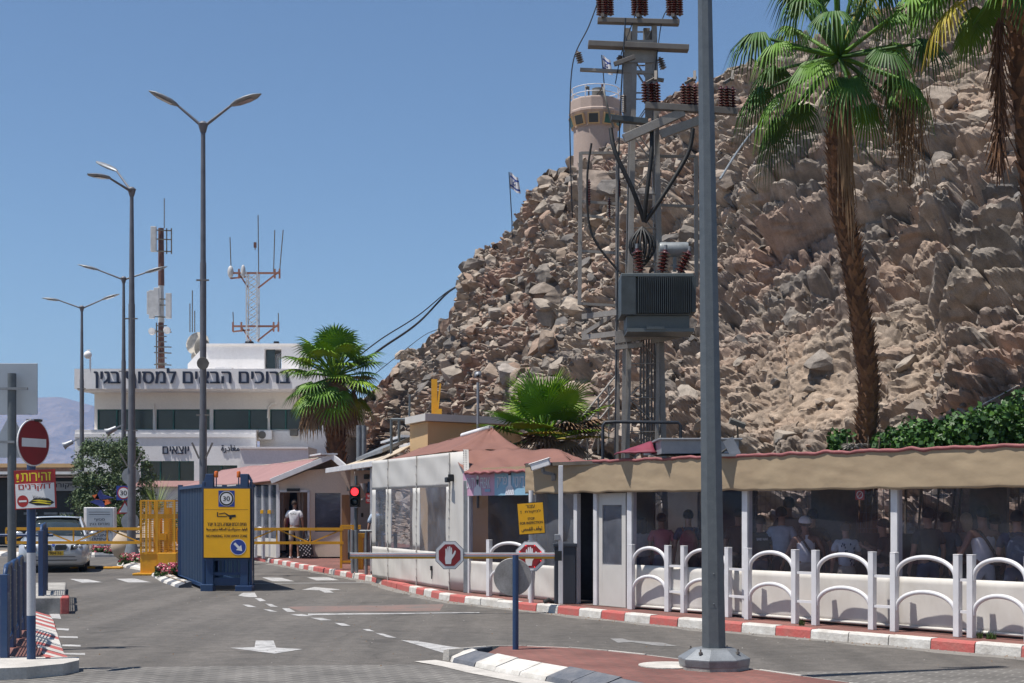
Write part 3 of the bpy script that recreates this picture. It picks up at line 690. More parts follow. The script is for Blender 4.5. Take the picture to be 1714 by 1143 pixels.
cam.sensor_width = 36; cam.lens = 36*F/1714; cam.shift_y = (HY-571.5)/1714; cam.clip_end = 30000; cam.clip_start = .1
co.location = (0,0,H); co.rotation_euler = (R(90),0,0)
scene.view_settings.view_transform = 'Standard'; scene.view_settings.look = 'None'; scene.view_settings.exposure = .74; scene.view_settings.gamma = 1
# ============================================================ queue shelter (right)
PV = .125
S0 = V(1.95,23.1,0); S1 = V(9.6,13.65,0); SD = (S1-S0).normalized(); SN = V(-SD.y*-1, SD.x*-1, 0)
SN = V(SD.y, -SD.x, 0)
if SN.y > 0: SN = -SN            # points to the road
def online(p0, p1, px):
    k = (px-CX)/F; d = p1-p0; t = (k*p0.y-p0.x)/(d.x-k*d.y); return p0+d*t
def up(p, z): return V(p.x, p.y, z)
def wallbox(m, a, b, z0, z1, th, nrm, off=0.):
    """upright slab between ground points a,b"""
    q = nrm*off; m.prism([up(a+q, z0), up(b+q, z0), up(b+q, z1), up(a+q, z1)], -nrm*th)
sh = thing('queue_shelter', 'long queue shelter with vinyl windows over cream panels and a tan canvas fascia', 'shelter', up((S0+S1)/2, PV))
mull = [online(S0,S1,1056), online(S0,S1,1249), online(S0,S1,1499), online(S0,S1,1790), S1]
for i, p in enumerate(mull):
    m = MB(); m.box(up(p-SN*.02, PV+.94), (.11,.12,1.9), rz=math.atan2(SD.y, SD.x)); m.build('post', 'metal_white', sh, bevel=.008)
for a, b in zip(mull[:-1], mull[1:]):
    a2 = a+SD*.06; b2 = b-SD*.06
    m = MB(); m.grid(lambda u, v: up(a2+(b2-a2)*u+SN*(.01*math.sin(u*19+v*3)*v*(1-v)*4), PV+.03+v*.68), 24, 8)
    m.tube([up(a2+SN*.012, PV+.05), up(b2+SN*.012, PV+.05)], .02, 6); m.build('panel', 'panel_cream', sh, solid=.006)
    m = MB(); m.grid(lambda u, v: up(a2+(b2-a2)*u+SN*(.012*math.sin(u*11+v*5)*v*(1-v)*4), PV+.715+v*1.17), 20, 10); m.build('window', 'vinyl_dark', sh)
fs0 = V(.10,25.55,0)
FP = [V(.36,25.45,0), V(1.14,24.3,0), S0, S1]
def along(P, t):
    L = [(P[i+1]-P[i]).length for i in range(len(P)-1)]; s = t*sum(L)
    for i, l in enumerate(L):
        if s <= l or i == len(L)-1: return P[i]+(P[i+1]-P[i])*(s/l), ((P[i+1]-P[i]).normalized())
        s -= l
def fas(u, v):
    p, d = along(FP, u); n = V(d.y, -d.x, 0); n = n if n.y < 0 else -n
    q = p+n*(.04*(1-v))
    wv = noise.noise(V(u*18, v*1.3, 0))*.016+noise.noise(V(u*60, v*3.5, 3))*.011+.026*max(0, noise.noise(V(u*30+v*7, v*2.2-u*9, 9))-.15)
    return up(p+n*(.15+wv*(.2*(1-v)+v*(1-v)*2.0)), 2.0+.025*noise.noise(V(u*40,0,5))*(1-v)+.52*v)
m = MB(); m.grid(fas, 300, 14); fa = m.build('fascia', 'fascia_tan', sh, solid=.006)
pts = []
for k in range(230):
    p, d = along(FP, k/229); n = V(d.y, -d.x, 0); n = n if n.y < 0 else -n
    pts.append(up(p+n*(.150+.012*noise.noise(V(k*.5,1,1))), 2.525+.022*noise.noise(V(k*.33,0,0))-.012*abs(math.sin(k*.30))))
m = MB(); m.tube(pts, [.026+.009*noise.noise(V(k*.6,4,0)) for k in range(230)], 8); m.build('hem', 'hem_red', fa)
BK = -SN*2.7
m = MB(); A0 = S0-SD*2.6
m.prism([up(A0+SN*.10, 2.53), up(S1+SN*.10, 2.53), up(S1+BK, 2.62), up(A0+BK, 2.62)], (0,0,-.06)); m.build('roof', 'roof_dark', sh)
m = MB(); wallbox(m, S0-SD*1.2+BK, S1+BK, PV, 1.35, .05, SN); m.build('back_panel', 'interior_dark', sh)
m = MB()
L_ = (S1-S0).length
for k in range(int(L_/.11)): p = S0+SD*(k*.11)+BK; m.bar(up(p,1.35), up(p,2.56), .008)
for k in range(9): m.bar(up(S0+BK,1.42+k*.13), up(S1+BK,1.42+k*.13), .007)
for k in range(5): p = S0+SD*(k*L_/4)+BK-SN*.04; m.bar(up(p,PV), up(p,2.56), .09)
m.build('wire_mesh', 'steel_rust', sh)
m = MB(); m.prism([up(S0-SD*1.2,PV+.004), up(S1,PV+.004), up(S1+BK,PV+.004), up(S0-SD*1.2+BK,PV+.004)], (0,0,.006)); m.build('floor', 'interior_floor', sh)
# waist rail and inner partition that the queue stands against
m = MB(); q = SN*-1.75
for z in (.55,.95): m.tube([up(S0+q,z), up(S1+q,z)], .022, 6)
for k in range(6): p = S0+SD*(k*L_/5)+q; m.tube([up(p,PV), up(p,.97)], .022, 6)
m.build('handrail', 'hem_red', sh)
m = MB(); 
for k, (t, w_) in enumerate(((2.1,.9),(4.9,.6),(6.6,.5))): p = S0+SD*t-SN*2.45; m.box(up(p,1.35), (w_,.06,2.3), rz=math.atan2(SD.y,SD.x))
m.build('partition', 'cloth_grey', sh)
# white door leaf with a tall window, and the dark doorway beside it
dl0 = online(V(1.14,24.3,0), S0, 1002); dl1 = online(S0, S1, 1047)
dn = V((dl1-dl0).y, -(dl1-dl0).x, 0).normalized(); dn = dn if dn.y < 0 else -dn; dd = (dl1-dl0).normalized(); dl = (dl1-dl0).length
m = MB()
wallbox(m, dl0, dl0+dd*.10, PV, 1.99, .05, dn); wallbox(m, dl1-dd*.10, dl1, PV, 1.99, .05, dn)
wallbox(m, dl0+dd*.10, dl1-dd*.10, PV, .82, .05, dn); wallbox(m, dl0+dd*.10, dl1-dd*.10, 1.80, 1.99, .05, dn)
dr = m.build('door', 'panel_white', sh, bevel=.006)
m = MB(); m.prism([up(dl0+dd*.10-dn*.02,.82), up(dl1-dd*.10-dn*.02,.82), up(dl1-dd*.10-dn*.02,1.8), up(dl0+dd*.10-dn*.02,1.8)], -dn*.006); m.build('door_window', 'vinyl_milky', dr)
for px in (966, 999):
    p = online(V(1.14,24.3,0), S0, px); m = MB(); m.box(up(p, PV+.93), (.09,.09,1.87), rz=math.atan2(SD.y,SD.x)); m.build('door_jamb', 'metal_white', sh, bevel=.006)
m = MB(); p = online(V(1.14,24.3,0), S0, 983)
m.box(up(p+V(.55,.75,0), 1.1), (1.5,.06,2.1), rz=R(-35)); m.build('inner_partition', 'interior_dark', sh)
# no-smoking notice stuck inside the window
p = online(S0,S1,1437)-SN*.03
ns = MB(); ns.prism([up(p-SD*.075,1.86), up(p+SD*.075,1.86), up(p+SD*.075,2.0), up(p-SD*.075,2.0)], -SN*.004)
o = ns.build('notice', 'sign_red'); tag(o, 'small red no smoking notice at the top of the shelter window', 'notice')
m = MB(); c_ = up(p+SN*.003,1.93); disc(m, c_, -SD if False else SD, .055, inner=.042, n=20); m.bar(c_-SD*.035-V(0,0,.035), c_+SD*.035+V(0,0,.035), .012,.004); m.build('lettering', 'sign_white', o)

# ============================================================ inspection tent (middle)
K0 = V(-3.2,33.3,0); K1 = V(-1.24,28.3,0); K2 = V(-.84,27.45,0); K3 = V(1.14,24.3,0)
tn = thing('inspection_tent', 'white vinyl inspection tent with tall milky windows and a brown canvas roof', 'tent', up((K0+K3)/2, PV))
def nrm_of(a, b):
    d = (b-a).normalized(); n = V(d.y, -d.x, 0); return n if n.y < 0 else -n
kn = nrm_of(K0, K1); kd = (K1-K0).normalized()
def tall(a, b, z0, z1, name, mat, n, off=0., w_=.012):
    m = MB(); m.grid(lambda u, v: up(a+(b-a)*u+n*(off+w_*math.sin(u*9+v*4)*math.sin(v*3.1)), z0+(z1-z0)*v), 14, 10); return m.build(name, mat, tn, solid=.006 if 'vinyl' not in mat else 0)
def pk(px): return online(K0, K1, px)
segs = [(623,650),(650,698),(698,753)]; wins = [(629,646),(655,691),(703,747)]
for (a, b), (c, d) in zip(segs, wins):
    a, b, c, d = pk(a), pk(b), pk(c), pk(d)
    tall(a, b, 2.17, 2.84, 'upper_panel', 'panel_white', kn); tall(a, b, PV+.02, .86, 'lower_panel', 'panel_cream', kn)
    tall(a, c, .86, 2.17, 'side_panel', 'panel_white', kn); tall(d, b, .86, 2.17, 'side_panel', 'panel_white', kn)
    tall(c, d, .86, 2.17, 'window', 'vinyl_milky', kn, .004)
    m = MB(); m.tube([up(b+kn*.015,PV), up(b+kn*.015,2.84)], .012, 6)
    for k in range(14): m.box(up(b+kn*.02, .3+k*.18), (.03,.03,.02))
    m.build('seam', 'panel_cream', tn)
p = online(K0,K1,724)+kn*.02; m = MB(); m.box(up(p,.52), (.06,.05,.09)); m.box(up(p,.40), (.02,.02,.2)); m.build('latch', 'black', tn)
# corner pillar
cn = nrm_of(K1, K2)
tall(K1, K2, PV+.02, 2.84, 'corner_panel', 'panel_white', cn, 0, .02)
m = MB(); m.bar(up(K2+cn*.04-kd*.02,2.86), up(K2+cn*.10+kd*.18,2.44), .10,.03); m.k = 1
for k in range(9):
    for s_ in (-1,1): m.box(up(K2+cn*(.065+.006*k)-kd*(.02-.02*k)+V(.022*s_,-.02,0), 2.84-k*.045), (.014,.02,.014))
m.build('lacing_strip', ['panel_white', 'black'], tn)
m = MB(); m.box(up(K2,1.2), (.14,.14,2.15), rz=R(-25)); m.build('post', 'galv', tn, bevel=.01)
ln = nrm_of(K2, K3); ld = (K3-K2).normalized()
def pl(px): return online(K2, K3, px)
a, b, c = pl(786), pl(890), pl(966)
tall(a, b, PV+.02, .74, 'lower_panel', 'panel_cream', ln); tall(b, c, PV+.02, .74, 'lower_panel', 'panel_cream', ln)
tall(a, b, .74, 2.0, 'window', 'vinyl_dark', ln); tall(b, c, .74, 2.0, 'window', 'vinyl_milky', ln)
for p in (a, b+ld*.02): m = MB(); m.box(up(p,1.06), (.09,.09,1.9), rz=math.atan2(ld.y,ld.x)); m.build('post', 'metal_white', tn, bevel=.006)
m = MB(); wallbox(m, pl(780), pl(895), 1.98, 2.5, .03, ln); m.build('header', 'fascia_tan', tn)
# tent roofs (sagging canvas)
def sag(A, B, C, D, nu, nv, s=.10, wr=.03):
    def f(u, v):
        p = (A*(1-u)+B*u)*(1-v)+(D*(1-u)+C*u)*v
        p = p.copy(); p.z -= s*4*u*(1-u)*math.sin(v*math.pi)*.6+s*.5*math.sin(v*math.pi); p.z += wr*noise.noise(V(u*7, v*3+A.x, A.y)); return p
    return f
R0 = W(822,716,30.4); R1 = W(700,751,36.5); E0 = W(757,755,28.35); E1 = W(630,775,33.6); F0 = W(874,752,28.4); F1 = W(905,757,34); 
m = MB(); m.grid(sag(E0+V(0,-.1,0), E1+V(-.1,-.1,0), R1, R0, 16, 10), 16, 10, flip=True)
m.grid(sag(F0, E0+V(0,-.1,0), R0, R0, 14, 10, .06), 14, 10); m.grid(sag(F0, F1, R1, R0, 12, 8), 12, 8)
m.build('roof_canopy', 'awning_brown', tn, solid=.012)
m = MB(); m.tube([R0+V(0,-.02,.01), R0*.65+R1*.35+V(0,0,.01)], .055, 8); m.build('ridge_cap', 'sign_white', tn)
T0 = W(757,753,28.5); T1 = W(938,753,27.6); B0 = W(779,791,27.1); B1 = W(974,783,24.2)
m = MB(); m.grid(sag(B0, B1, T1, T0, 40, 12, .07, .07), 40, 12); m.grid(sag(B1, W(985,770,26), W(940,755,29), T1, 8, 8, .04), 8, 8)
aw = m.build('front_awning', 'awning_brown', tn, solid=.012)
m = MB(); m.tube([B0.lerp(B1, k/40)+V(0,-.01,-.012+.014*math.sin(k*1.9)) for k in range(41)], .028, 8); m.build('hem', 'hem_red', aw)
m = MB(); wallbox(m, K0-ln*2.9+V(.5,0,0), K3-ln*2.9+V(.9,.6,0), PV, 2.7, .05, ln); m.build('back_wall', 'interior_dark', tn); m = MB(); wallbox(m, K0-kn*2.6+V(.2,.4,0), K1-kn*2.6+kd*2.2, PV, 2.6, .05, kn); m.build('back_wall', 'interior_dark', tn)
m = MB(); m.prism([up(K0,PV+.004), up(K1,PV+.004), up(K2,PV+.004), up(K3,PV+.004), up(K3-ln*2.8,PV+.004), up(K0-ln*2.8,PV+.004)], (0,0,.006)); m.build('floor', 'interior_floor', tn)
# banner on the header
a, b = pl(779)+ln*.05, pl(888)+ln*.05; mid = (a+b)/2; bw = (b-a).length
bn = thing('banner', 'printed banner half pink and half blue with white lettering above the tent window', 'banner', up(mid, 1.98))
m = MB(); m.prism([up(a,1.98), up(mid,1.98), up(mid,2.42), up(a,2.42)], -ln*.01); m.build('pink_half', 'banner_pink', bn)
m = MB(); m.prism([up(mid,1.98), up(b,1.98), up(b,2.42), up(mid,2.42)], -ln*.01); m.build('blue_half', 'banner_blue', bn)
m = MB(); q = ln*.006
for tx, t_, w_ in (('DUTY',.135,.14), ('FREAK',.36,.15), (heb('דיוטי'),.87,.15), (heb('פריק'),.62,.14)):
    letters(m, tx, up(a+ld*bw*t_+q,2.22), ld, (0,0,1), bw*w_, .20, .012); m.build('lettering', 'banner_white', bn); m = MB()
for t in (.24,.735): flat(m, up(a+ld*bw*t+q*1.3,1.985), ld, [(-.15,0),(.15,0),(.13,.13),(.05,.18),(.045,.33),(.03,.38),(-.03,.38),(-.045,.33),(-.05,.18),(-.13,.13)])
m.k = 1
flat(m, up(a+ld*bw*.24+q*2,1.985), ld, [(-.045,.30),(.045,.30),(.03,.22),(0,.19),(-.03,.22)]); flat(m, up(a+ld*bw*.735+q*2,1.985), ld, [(-.045,.36),(.045,.36),(.05,.40),(0,.43),(-.05,.40)])
for k in range(14): flat(m, up(a+ld*(bw*.735-.11+.017*k)+q*2,2.0+.03*((k*7) % 4)), ld, [(0,0),(.012,.02),(.004,.035)])
m.k = 2; flat(m, up(a+ld*bw*.40+q*2,2.05), ld, [(-.1,0),(.1,0),(.1,.05),(-.1,.05)])
m.build('figure', ['banner_white', 'black', 'banner_blue'], bn)
# wall lamp and camera on the tent
m = MB(); p = pk(757)+kn*.10; m.box(up(p,2.3), (.07,.16,.10), rz=R(20)); m.box(up(p-kn*.07,2.34), (.11,.09,.14)); tag(m.build('floodlight', 'black', bevel=.01), 'small black floodlight on the white corner of the inspection tent', 'floodlight')
# CCTV camera on its white post
cp = thing('camera_post', 'white square post with a grey junction box rising above the grey barrier cabinet', 'camera post', up(W(937,900,23.9), PV))
q = W(937,900,23.9)+V(.02,.12,0); m = MB(); m.box(up(q,1.3), (.075,.06,2.32)); m.build('mast', 'metal_white', cp, bevel=.006)
m = MB(); m.box(up(q+V(-.06,-.05,0),1.26), (.09,.07,.10)); m.build('junction_box', 'sign_back', cp, bevel=.008)
cc = thing('security_camera', 'white box security camera tilted down on a bracket under the brown awning', 'camera', W(908,778,24.6))
m = MB(); M_ = Euler((0,R(-17),R(-12))).to_matrix(); c0 = W(905,778,24.5); m.box(c0, (.33,.13,.11), R_=M_); m.box(c0+M_@V(0,0,.065), (.38,.15,.02), R_=M_); m.build('housing', 'sign_white', cc, bevel=.01)
m = MB(); m.box(c0+M_@V(-.172,0,-.01), (.015,.09,.07), R_=M_); m.build('lens', 'black', cc)
m = MB(); m.bar(c0+V(.03,.0,-.05), c0+V(.05,.02,-.13), .05); m.bar(c0+V(.05,.02,-.13), c0+V(.22,.10,-.16), .05); m.bar(c0+V(.22,.1,-.16), c0+V(.22,.14,-.26), .07); m.build('bracket', 'galv', cc)

# ============================================================ arch barriers along the kerb
def arch_barrier(a, b, z=PV):
    """posts at ground points a, b"""
    w_ = (b-a).length; h = 1.03; out = []
    for x in (-w_/2, w_/2):
        m = MB(); m.box((x,0,h/2), (.085,.085,h)); m.box((x,0,h+.006), (.09,.09,.012)); out.append(('post', m))
    for z0, rise in ((.74,.27),(.30,.26)):
        m = MB(); hw = w_/2-.03
        pts = [V(hw*math.cos(t), 0, z0-.02+rise*math.sin(t)**.9) for t in [math.pi*k/20 for k in range(21)]]
        m.tube(pts, .03, 10); out.append(('arch', m))
    return out
AB = [((819,998),(889,1003)), ((1057,1020),(1118,1024)), ((1145,1026),(1219,1033)), ((1252,1037),(1331,1044)), ((1365,1046.6),(1460,1054)), ((1497,1057),(1603,1066)), ((1626,1067.7),(1722,1076))]
LB = ['white arched guard rail behind the round sign back, beside the tent', 'white arched guard rail beside the white shelter door', 'white arched guard rail partly behind the big grey lamp pole', 'white arched guard rail in front of the man in the white cap', 'white arched guard rail in front of the patterned white shirt', 'white arched guard rail right of the shelter post, by the black T-shirt', 'white arched guard rail nearest the camera, at the right edge']
prev = None
for (pa, pb), lab in zip(AB, LB):
    a, b = G(*pa, PV), G(*pb, PV); mid = (a+b)/2; d = b-a
    t = thing('guard_rail', lab, 'guard rail', up(mid, PV), math.atan2(d.y, d.x), 'arched guard rails along the shelter')
    for nm, m in arch_barrier(a, b): m.build(nm, 'metal_white', t, local=True, bevel=.006 if nm == 'post' else 0)
    if prev is not None and lab != LB[1]:
        for z in (.72,.32):
            m = MB(); m.bar(up(prev+(a-prev).normalized()*.045, PV+z), up(a-(a-prev).normalized()*.045, PV+z), .045,.035)
            if (a-prev).length < .9: m.build('link_bar', 'metal_white', t)
    prev = b
a = G(912,1008,PV); m = MB(); 
pts = [up(a+(G(935,1010,PV)-a)*k/8, .85+.22*math.sin(math.pi/2*k/8)) for k in range(9)]

# ============================================================ walkway tunnel with pink roof (left of centre)
YT = 46.3
tu = thing('walkway_tunnel', 'walkway tunnel with a faded pink canvas roof, white gable beams and an open doorway', 'canopy', W(520,932,YT))
GL, GT, GR = W(465,806,YT), W(560,766,YT), W(594,799,YT-.4)
bd = V(-.40,.92,0)                    # runs away along the kerb
Lb = 17.
m = MB(); m.grid(sag(GL+V(-.1,-.3,0), GL+bd*Lb+V(-.1,0,0), GT+bd*Lb, GT+V(0,-.3,.05), 20, 8, .10, .05), 20, 8, flip=True); m.build('roof_canopy', 'awning_pink', tu, solid=.02)
m = MB(); m.grid(sag(GT+V(0,-.2,.05), GT+bd*Lb, GR+bd*Lb+V(.6,0,0), GR, 12, 6, .05, .03), 12, 6, flip=True); m.build('roof_canopy', 'thatch_tan', tu, solid=.02)
for a, b in ((GL+V(-.15,-.45,0), GT+V(.05,-.45,.06)), (GT+V(-.05,-.45,.06), GR+V(.1,-.45,0))):
    m = MB(); m.bar(a, b, .10, .17); m.build('gable_beam', 'metal_white', tu, bevel=.01)
m = MB(); m.bar(GT+V(-.1,-.6,.10), GT+bd*1.6+V(-.1,0,.12), .55,.05); m.build('ridge_cap', 'sign_white', tu)
wl, wr = 468, 583
def wp(px, py, dy=0.): return W(px, py, YT+dy)
# end wall with doorway and window
m = MB()
dtop, dbot = 822, 932
for poly in ([(465,808),(516,787),(560,783),(580,800),(580,822),(465,822)], [(465,822),(467.5,822),(467.5,932),(465,932)], [(515.5,822),(527,822),(527,932),(515.5,932)], [(570,822),(584,822),(590,932),(570,932)], [(527,822),(570,822),(570,825),(527,825)], [(527,890),(570,890),(570,932),(527,932)]):
    m.prism([wp(*p) for p in poly], (0,.08,0))
m.build('end_wall', 'canvas_tan', tu)
m = MB(); m.prism([wp(527,825,.03), wp(570,825,.03), wp(570,890,.03), wp(527,890,.03)], (0,.01,0)); m.build('window', 'vinyl_milky', tu)
m = MB()
for px in (466.5,516.5): m.bar(wp(px,822,-.03), wp(px,932,-.03), .07,.06)
m.bar(wp(466,822,-.03), wp(517,822,-.03), .06,.07); m.build('door_frame', 'metal_white', tu)
m = MB(); m.box(wp(491,820,-.06), (.42,.06,.10)); m.build('door_closer', 'black', tu)
# side wall of clear vinyl on the road side
m = MB(); sA = V(GL.x, GL.y, 0)
for k in range(9): p = sA+bd*(k*1.0); m.bar(up(p,PV), up(p,2.5), .09)
m.build('wall_post', 'metal_white', tu)
for k in range(8):
    a, b = sA+bd*(k*1.0), sA+bd*(k+1.0)
    m = MB(); m.prism([up(a,.75), up(b,.75), up(b,2.5), up(a,2.5)], V(.92,.4,0)*.008); m.build('window', 'vinyl_milky', tu)
m = MB(); m.prism([up(sA,PV), up(sA+bd*8.,PV), up(sA+bd*8.,.75), up(sA,.75)], V(.92,.4,0)*.03); m.build('side_panel', 'panel_cream', tu)
m = MB()
for k in range(2): m.box(up(sA+bd*(k+1)+V(-.03,-.05,0),1.62), (.10,.02,.12))
m.build('tape_mark', 'sign_yellow', tu)
rb = V(.92,.4,0)
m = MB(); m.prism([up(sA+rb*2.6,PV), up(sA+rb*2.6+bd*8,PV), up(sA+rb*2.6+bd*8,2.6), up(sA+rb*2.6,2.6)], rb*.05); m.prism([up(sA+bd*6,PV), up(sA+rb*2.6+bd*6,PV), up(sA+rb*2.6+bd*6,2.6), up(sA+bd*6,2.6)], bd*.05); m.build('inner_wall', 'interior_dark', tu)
m = MB()
for k in range(5):
    for s_ in (0.,1.): 
        p = wp(470+s_*34+k*2,824,.6+.25*k); m.grid(lambda u, v: p+V((u-.5)*.28*(1-.35*math.sin(v*3))+s_*.0, .05*math.sin(u*14), -v*1.9), 10, 6)
m.build('curtain', 'plaster_pink', tu)
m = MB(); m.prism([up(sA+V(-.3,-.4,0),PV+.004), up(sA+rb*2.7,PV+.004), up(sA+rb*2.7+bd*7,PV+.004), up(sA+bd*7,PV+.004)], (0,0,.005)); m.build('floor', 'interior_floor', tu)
# white arch rails along the tunnel
o0 = None
for k in range(6):
    a = sA+bd*(k*1.25)+V(-.42,-.25,0); b = a+bd*1.05; mid = (a+b)/2; d = b-a
    lab = 'white arched guard rail along the pink-roofed tunnel, number %d from the doorway' % (k+1)
    lab = ['white arched guard rail right beside the tunnel doorway', 'white arched guard rail next to the doorway one along the tunnel wall', 'white arched guard rail mid-way along the tunnel wall under the yellow tape', 'white arched guard rail just right of the blue gate, by the tunnel', 'white arched guard rail at the tunnel, mostly behind the blue gate', 'white arched guard rail at the tunnel, fully beyond the blue gate'][k]
    if o0 is None:
        o0 = thing('guard_rail', lab, 'guard rail', up(mid,PV), math.atan2(d.y,d.x), 'arched guard rails along the tunnel')
        for nm, m in arch_barrier(a, b): m.build(nm, 'metal_white', o0, local=True)
    elif k < 5: dup(o0, up(mid,PV), math.atan2(d.y,d.x), lab)
# tan canopy bridging tunnel and tent
ca = thing('canopy', 'tan sloping canopy with white edge beams between the tunnel and the white tent', 'canopy', W(600,950,39))
a, b, c, d = W(548,788,42), W(628,776,34.6), W(690,744,38), W(600,771,46)
m = MB(); m.grid(sag(a, b, c, d, 14, 8, .04, .02), 14, 8); m.build('roof_canopy', 'thatch_tan', ca, solid=.03)
for p, q, h_ in ((a,b,.14),(d,c,.12)): m = MB(); m.bar(p+V(0,-.06,0), q+V(0,-.06,0), .10, h_); m.build('edge_beam', 'metal_white', ca, bevel=.01)
a2, b2, c2_, d2 = W(596,772,44), W(640,757,38.5), W(686,737,40), W(650,747,46)
m = MB(); m.prism([a2,b2,c2_,d2], (0,0,.10)); m.build('upper_roof', 'galv', ca); m = MB(); m.bar(d2+V(0,0,.12), c2_+V(0,0,.12), .5,.07); m.build('ridge_cap', 'sign_white', ca)
for px, y_ in ((590,41),(623,35.5),(604,45.5)): m = MB(); p = W(px,850,y_); m.bar(up(p,PV), up(p,2.85), .10); m.build('post', 'metal_white', ca)
m = MB(); m.bar(W(576,782,44)+V(0,0,0), W(604,835,44), .14,.35); m.build('brace', 'plaster_pink', ca)
m = MB(); p = W(612,798,38); m.box(p, (.55,.35,.34)); m.k = 1; m.box(p+V(.05,-.18,0), (.16,.02,.13)); tag(m.build('machine_housing', ['plaster_pink', 'black'], bevel=.02), 'beige box unit with a dark opening hanging under the tan canopy edge', 'box')
# things under the canopy
pn = W(588,932,41.5); m = MB(); m.box(up(W(588,850,41.5), 1.13), (.55,.08,2.0), rz=R(8))
for k in range(6): m.box(up(W(588,850,41.5)+V(-.22+.09*k,-.05,0),1.13), (.012,.02,1.9), rz=R(8))
tag(m.build('wooden_screen', 'wood_brown'), 'brown slatted wooden screen standing behind the traffic light', 'screen')
m = MB(); m.box(up(W(613,850,40.5), 1.05), (.62,.5,1.85), rz=R(15)); m.k = 1; m.box(up(W(609,850,40.5)+V(-.02,-.28,0),1.55), (.07,.05,.12)); tag(m.build('ticket_cabinet', ['sign_back', 'black'], bevel=.02), 'tall grey metal cabinet in front of the man with the backpack', 'cabinet')
rs = thing('red_sign', 'small red square sign with white Hebrew writing under the canopy', 'sign', W(618.5,842,36.2))
c0 = W(618.5,834,36.2); m = MB(); m.box(c0, (.19,.015,.255)); m.build('board', 'sign_red', rs)
m = MB(); letters(m, heb('עצור'), c0+V(0,-.01,.06), (1,0,0), (0,0,1), .13,.06); letters(m, heb('היכנס'), c0+V(0,-.01,-.05), (1,0,0), (0,0,1), .14,.06); m.build('lettering', 'sign_white', rs)
m = MB(); m.bar(W(620,806,36.3), W(620,823,36.3), .14,.05); m.build('hanger', 'blue_paint', rs)

# ============================================================ terminal building
YB = 75.5
def bp(px, py, dy=0.): return W(px, py, YB).__add__(V(0,dy,0))
tb = thing('terminal_building', 'white three-storey border terminal with dark ribbon windows and a lettered fascia', 'building', (W(330,850,YB).x, YB+5, 0))
def slab(m, x0, y0, x1, y1, dy, th): m.prism([bp(x0,y1,dy), bp(x1,y1,dy), bp(x1,y0,dy), bp(x0,y0,dy)], (0,th,0))
m = MB(); slab(m,143,622,575,655,-1.6,.25); slab(m,143,652,575,657,-1.35,1.35); slab(m,143,622,575,626,-1.35,11); slab(m,140,622,143,655,-1.6,11); m.prism([bp(143,655,-1.4), bp(170,655,-1.4), bp(158,672,-.02)], (.1,0,0)) if False else None
fsx = m.build('fascia', 'bldg_white', tb, bevel=.03)
m = MB(); slab(m,158,657,575,685,0,11)
slab(m,158,685,163,722,0,.3); slab(m,158,719,575,722,0,.3); slab(m,158,685,575,722,.35,10.6)
for x0, x1 in ((256,262),(351,357),(448,452)): slab(m,x0,685,x1,722,-.02,.3)
m.build('upper_wall', 'bldg_cream', tb)
for x0, x1, bars in ((163,256,(195,)),(262,351,(290,)),(357,448,(417,)),(452,540,(478,510))):
    m = MB(); slab(m,x0,685,x1,719,.14,.03); wn = m.build('window', 'win_dark', tb)
    m = MB(); slab(m,x0,685,x1,686.2,.04,.1); slab(m,x0,717.5,x1,719,.04,.1); slab(m,x0,686.2,x0+1.4,717.5,.04,.1)
    for bx in bars: slab(m,bx-1.3,686.2,bx+1.3,717.5,.04,.1)
    m.build('frame', 'frame_green', wn)
m = MB(); slab(m,138,722,436,773,-1.3,.3); slab(m,138,721,436,724,-1.0,1.3); slab(m,138,773,246,870,-1.3,.3); slab(m,334,773,436,780,-1.3,.3); slab(m,352,806,436,870,-1.3,.3); slab(m,334,780,352,870,-1.3,.3); slab(m,405,780,436,806,-1.3,.3); slab(m,246,806,334,870,-1.3,.3)
slab(m,138,728,436,734,-1.36,.06); slab(m,436,722,560,890,-.2,11); slab(m,138,722,141,880,-1.0,11)
m.build('lower_wall', 'bldg_white', tb)
m = MB(); slab(m,246,773,334,806,-1.12,.03); slab(m,352,780,405,806,-1.12,.03); wn = m.build('window', 'win_dark', tb)
m = MB()
for x in (246,277,308,333): slab(m,x,773,x+1.6,806,-1.22,.1)
for x in (353,378,404): slab(m,x,780,x+1.4,806,-1.22,.1)
slab(m,246,773,335,774.3,-1.24,.1); slab(m,352,780,405,781.3,-1.24,.1); m.build('frame', 'frame_green', wn)
m = MB(); m.prism([bp(240,815,-1.7), bp(365,815,-1.7), bp(365,805.5,-1.35), bp(240,805.5,-1.35)], (0,.05,0)); m.build('canopy', 'awning_pink', tb)
m = MB(); slab(m,430,757,537,790,-4.6,3.); slab(m,428,754,537,757,-4.7,3.2); m.build('low_annex', 'bldg_white', tb)
m = MB(); m.prism([bp(540,712,-.4), bp(551,712,-.4), bp(568,768,-.4), bp(548,768,-.4)], (0,1.2,0)); m.build('buttress', 'bldg_white', tb)
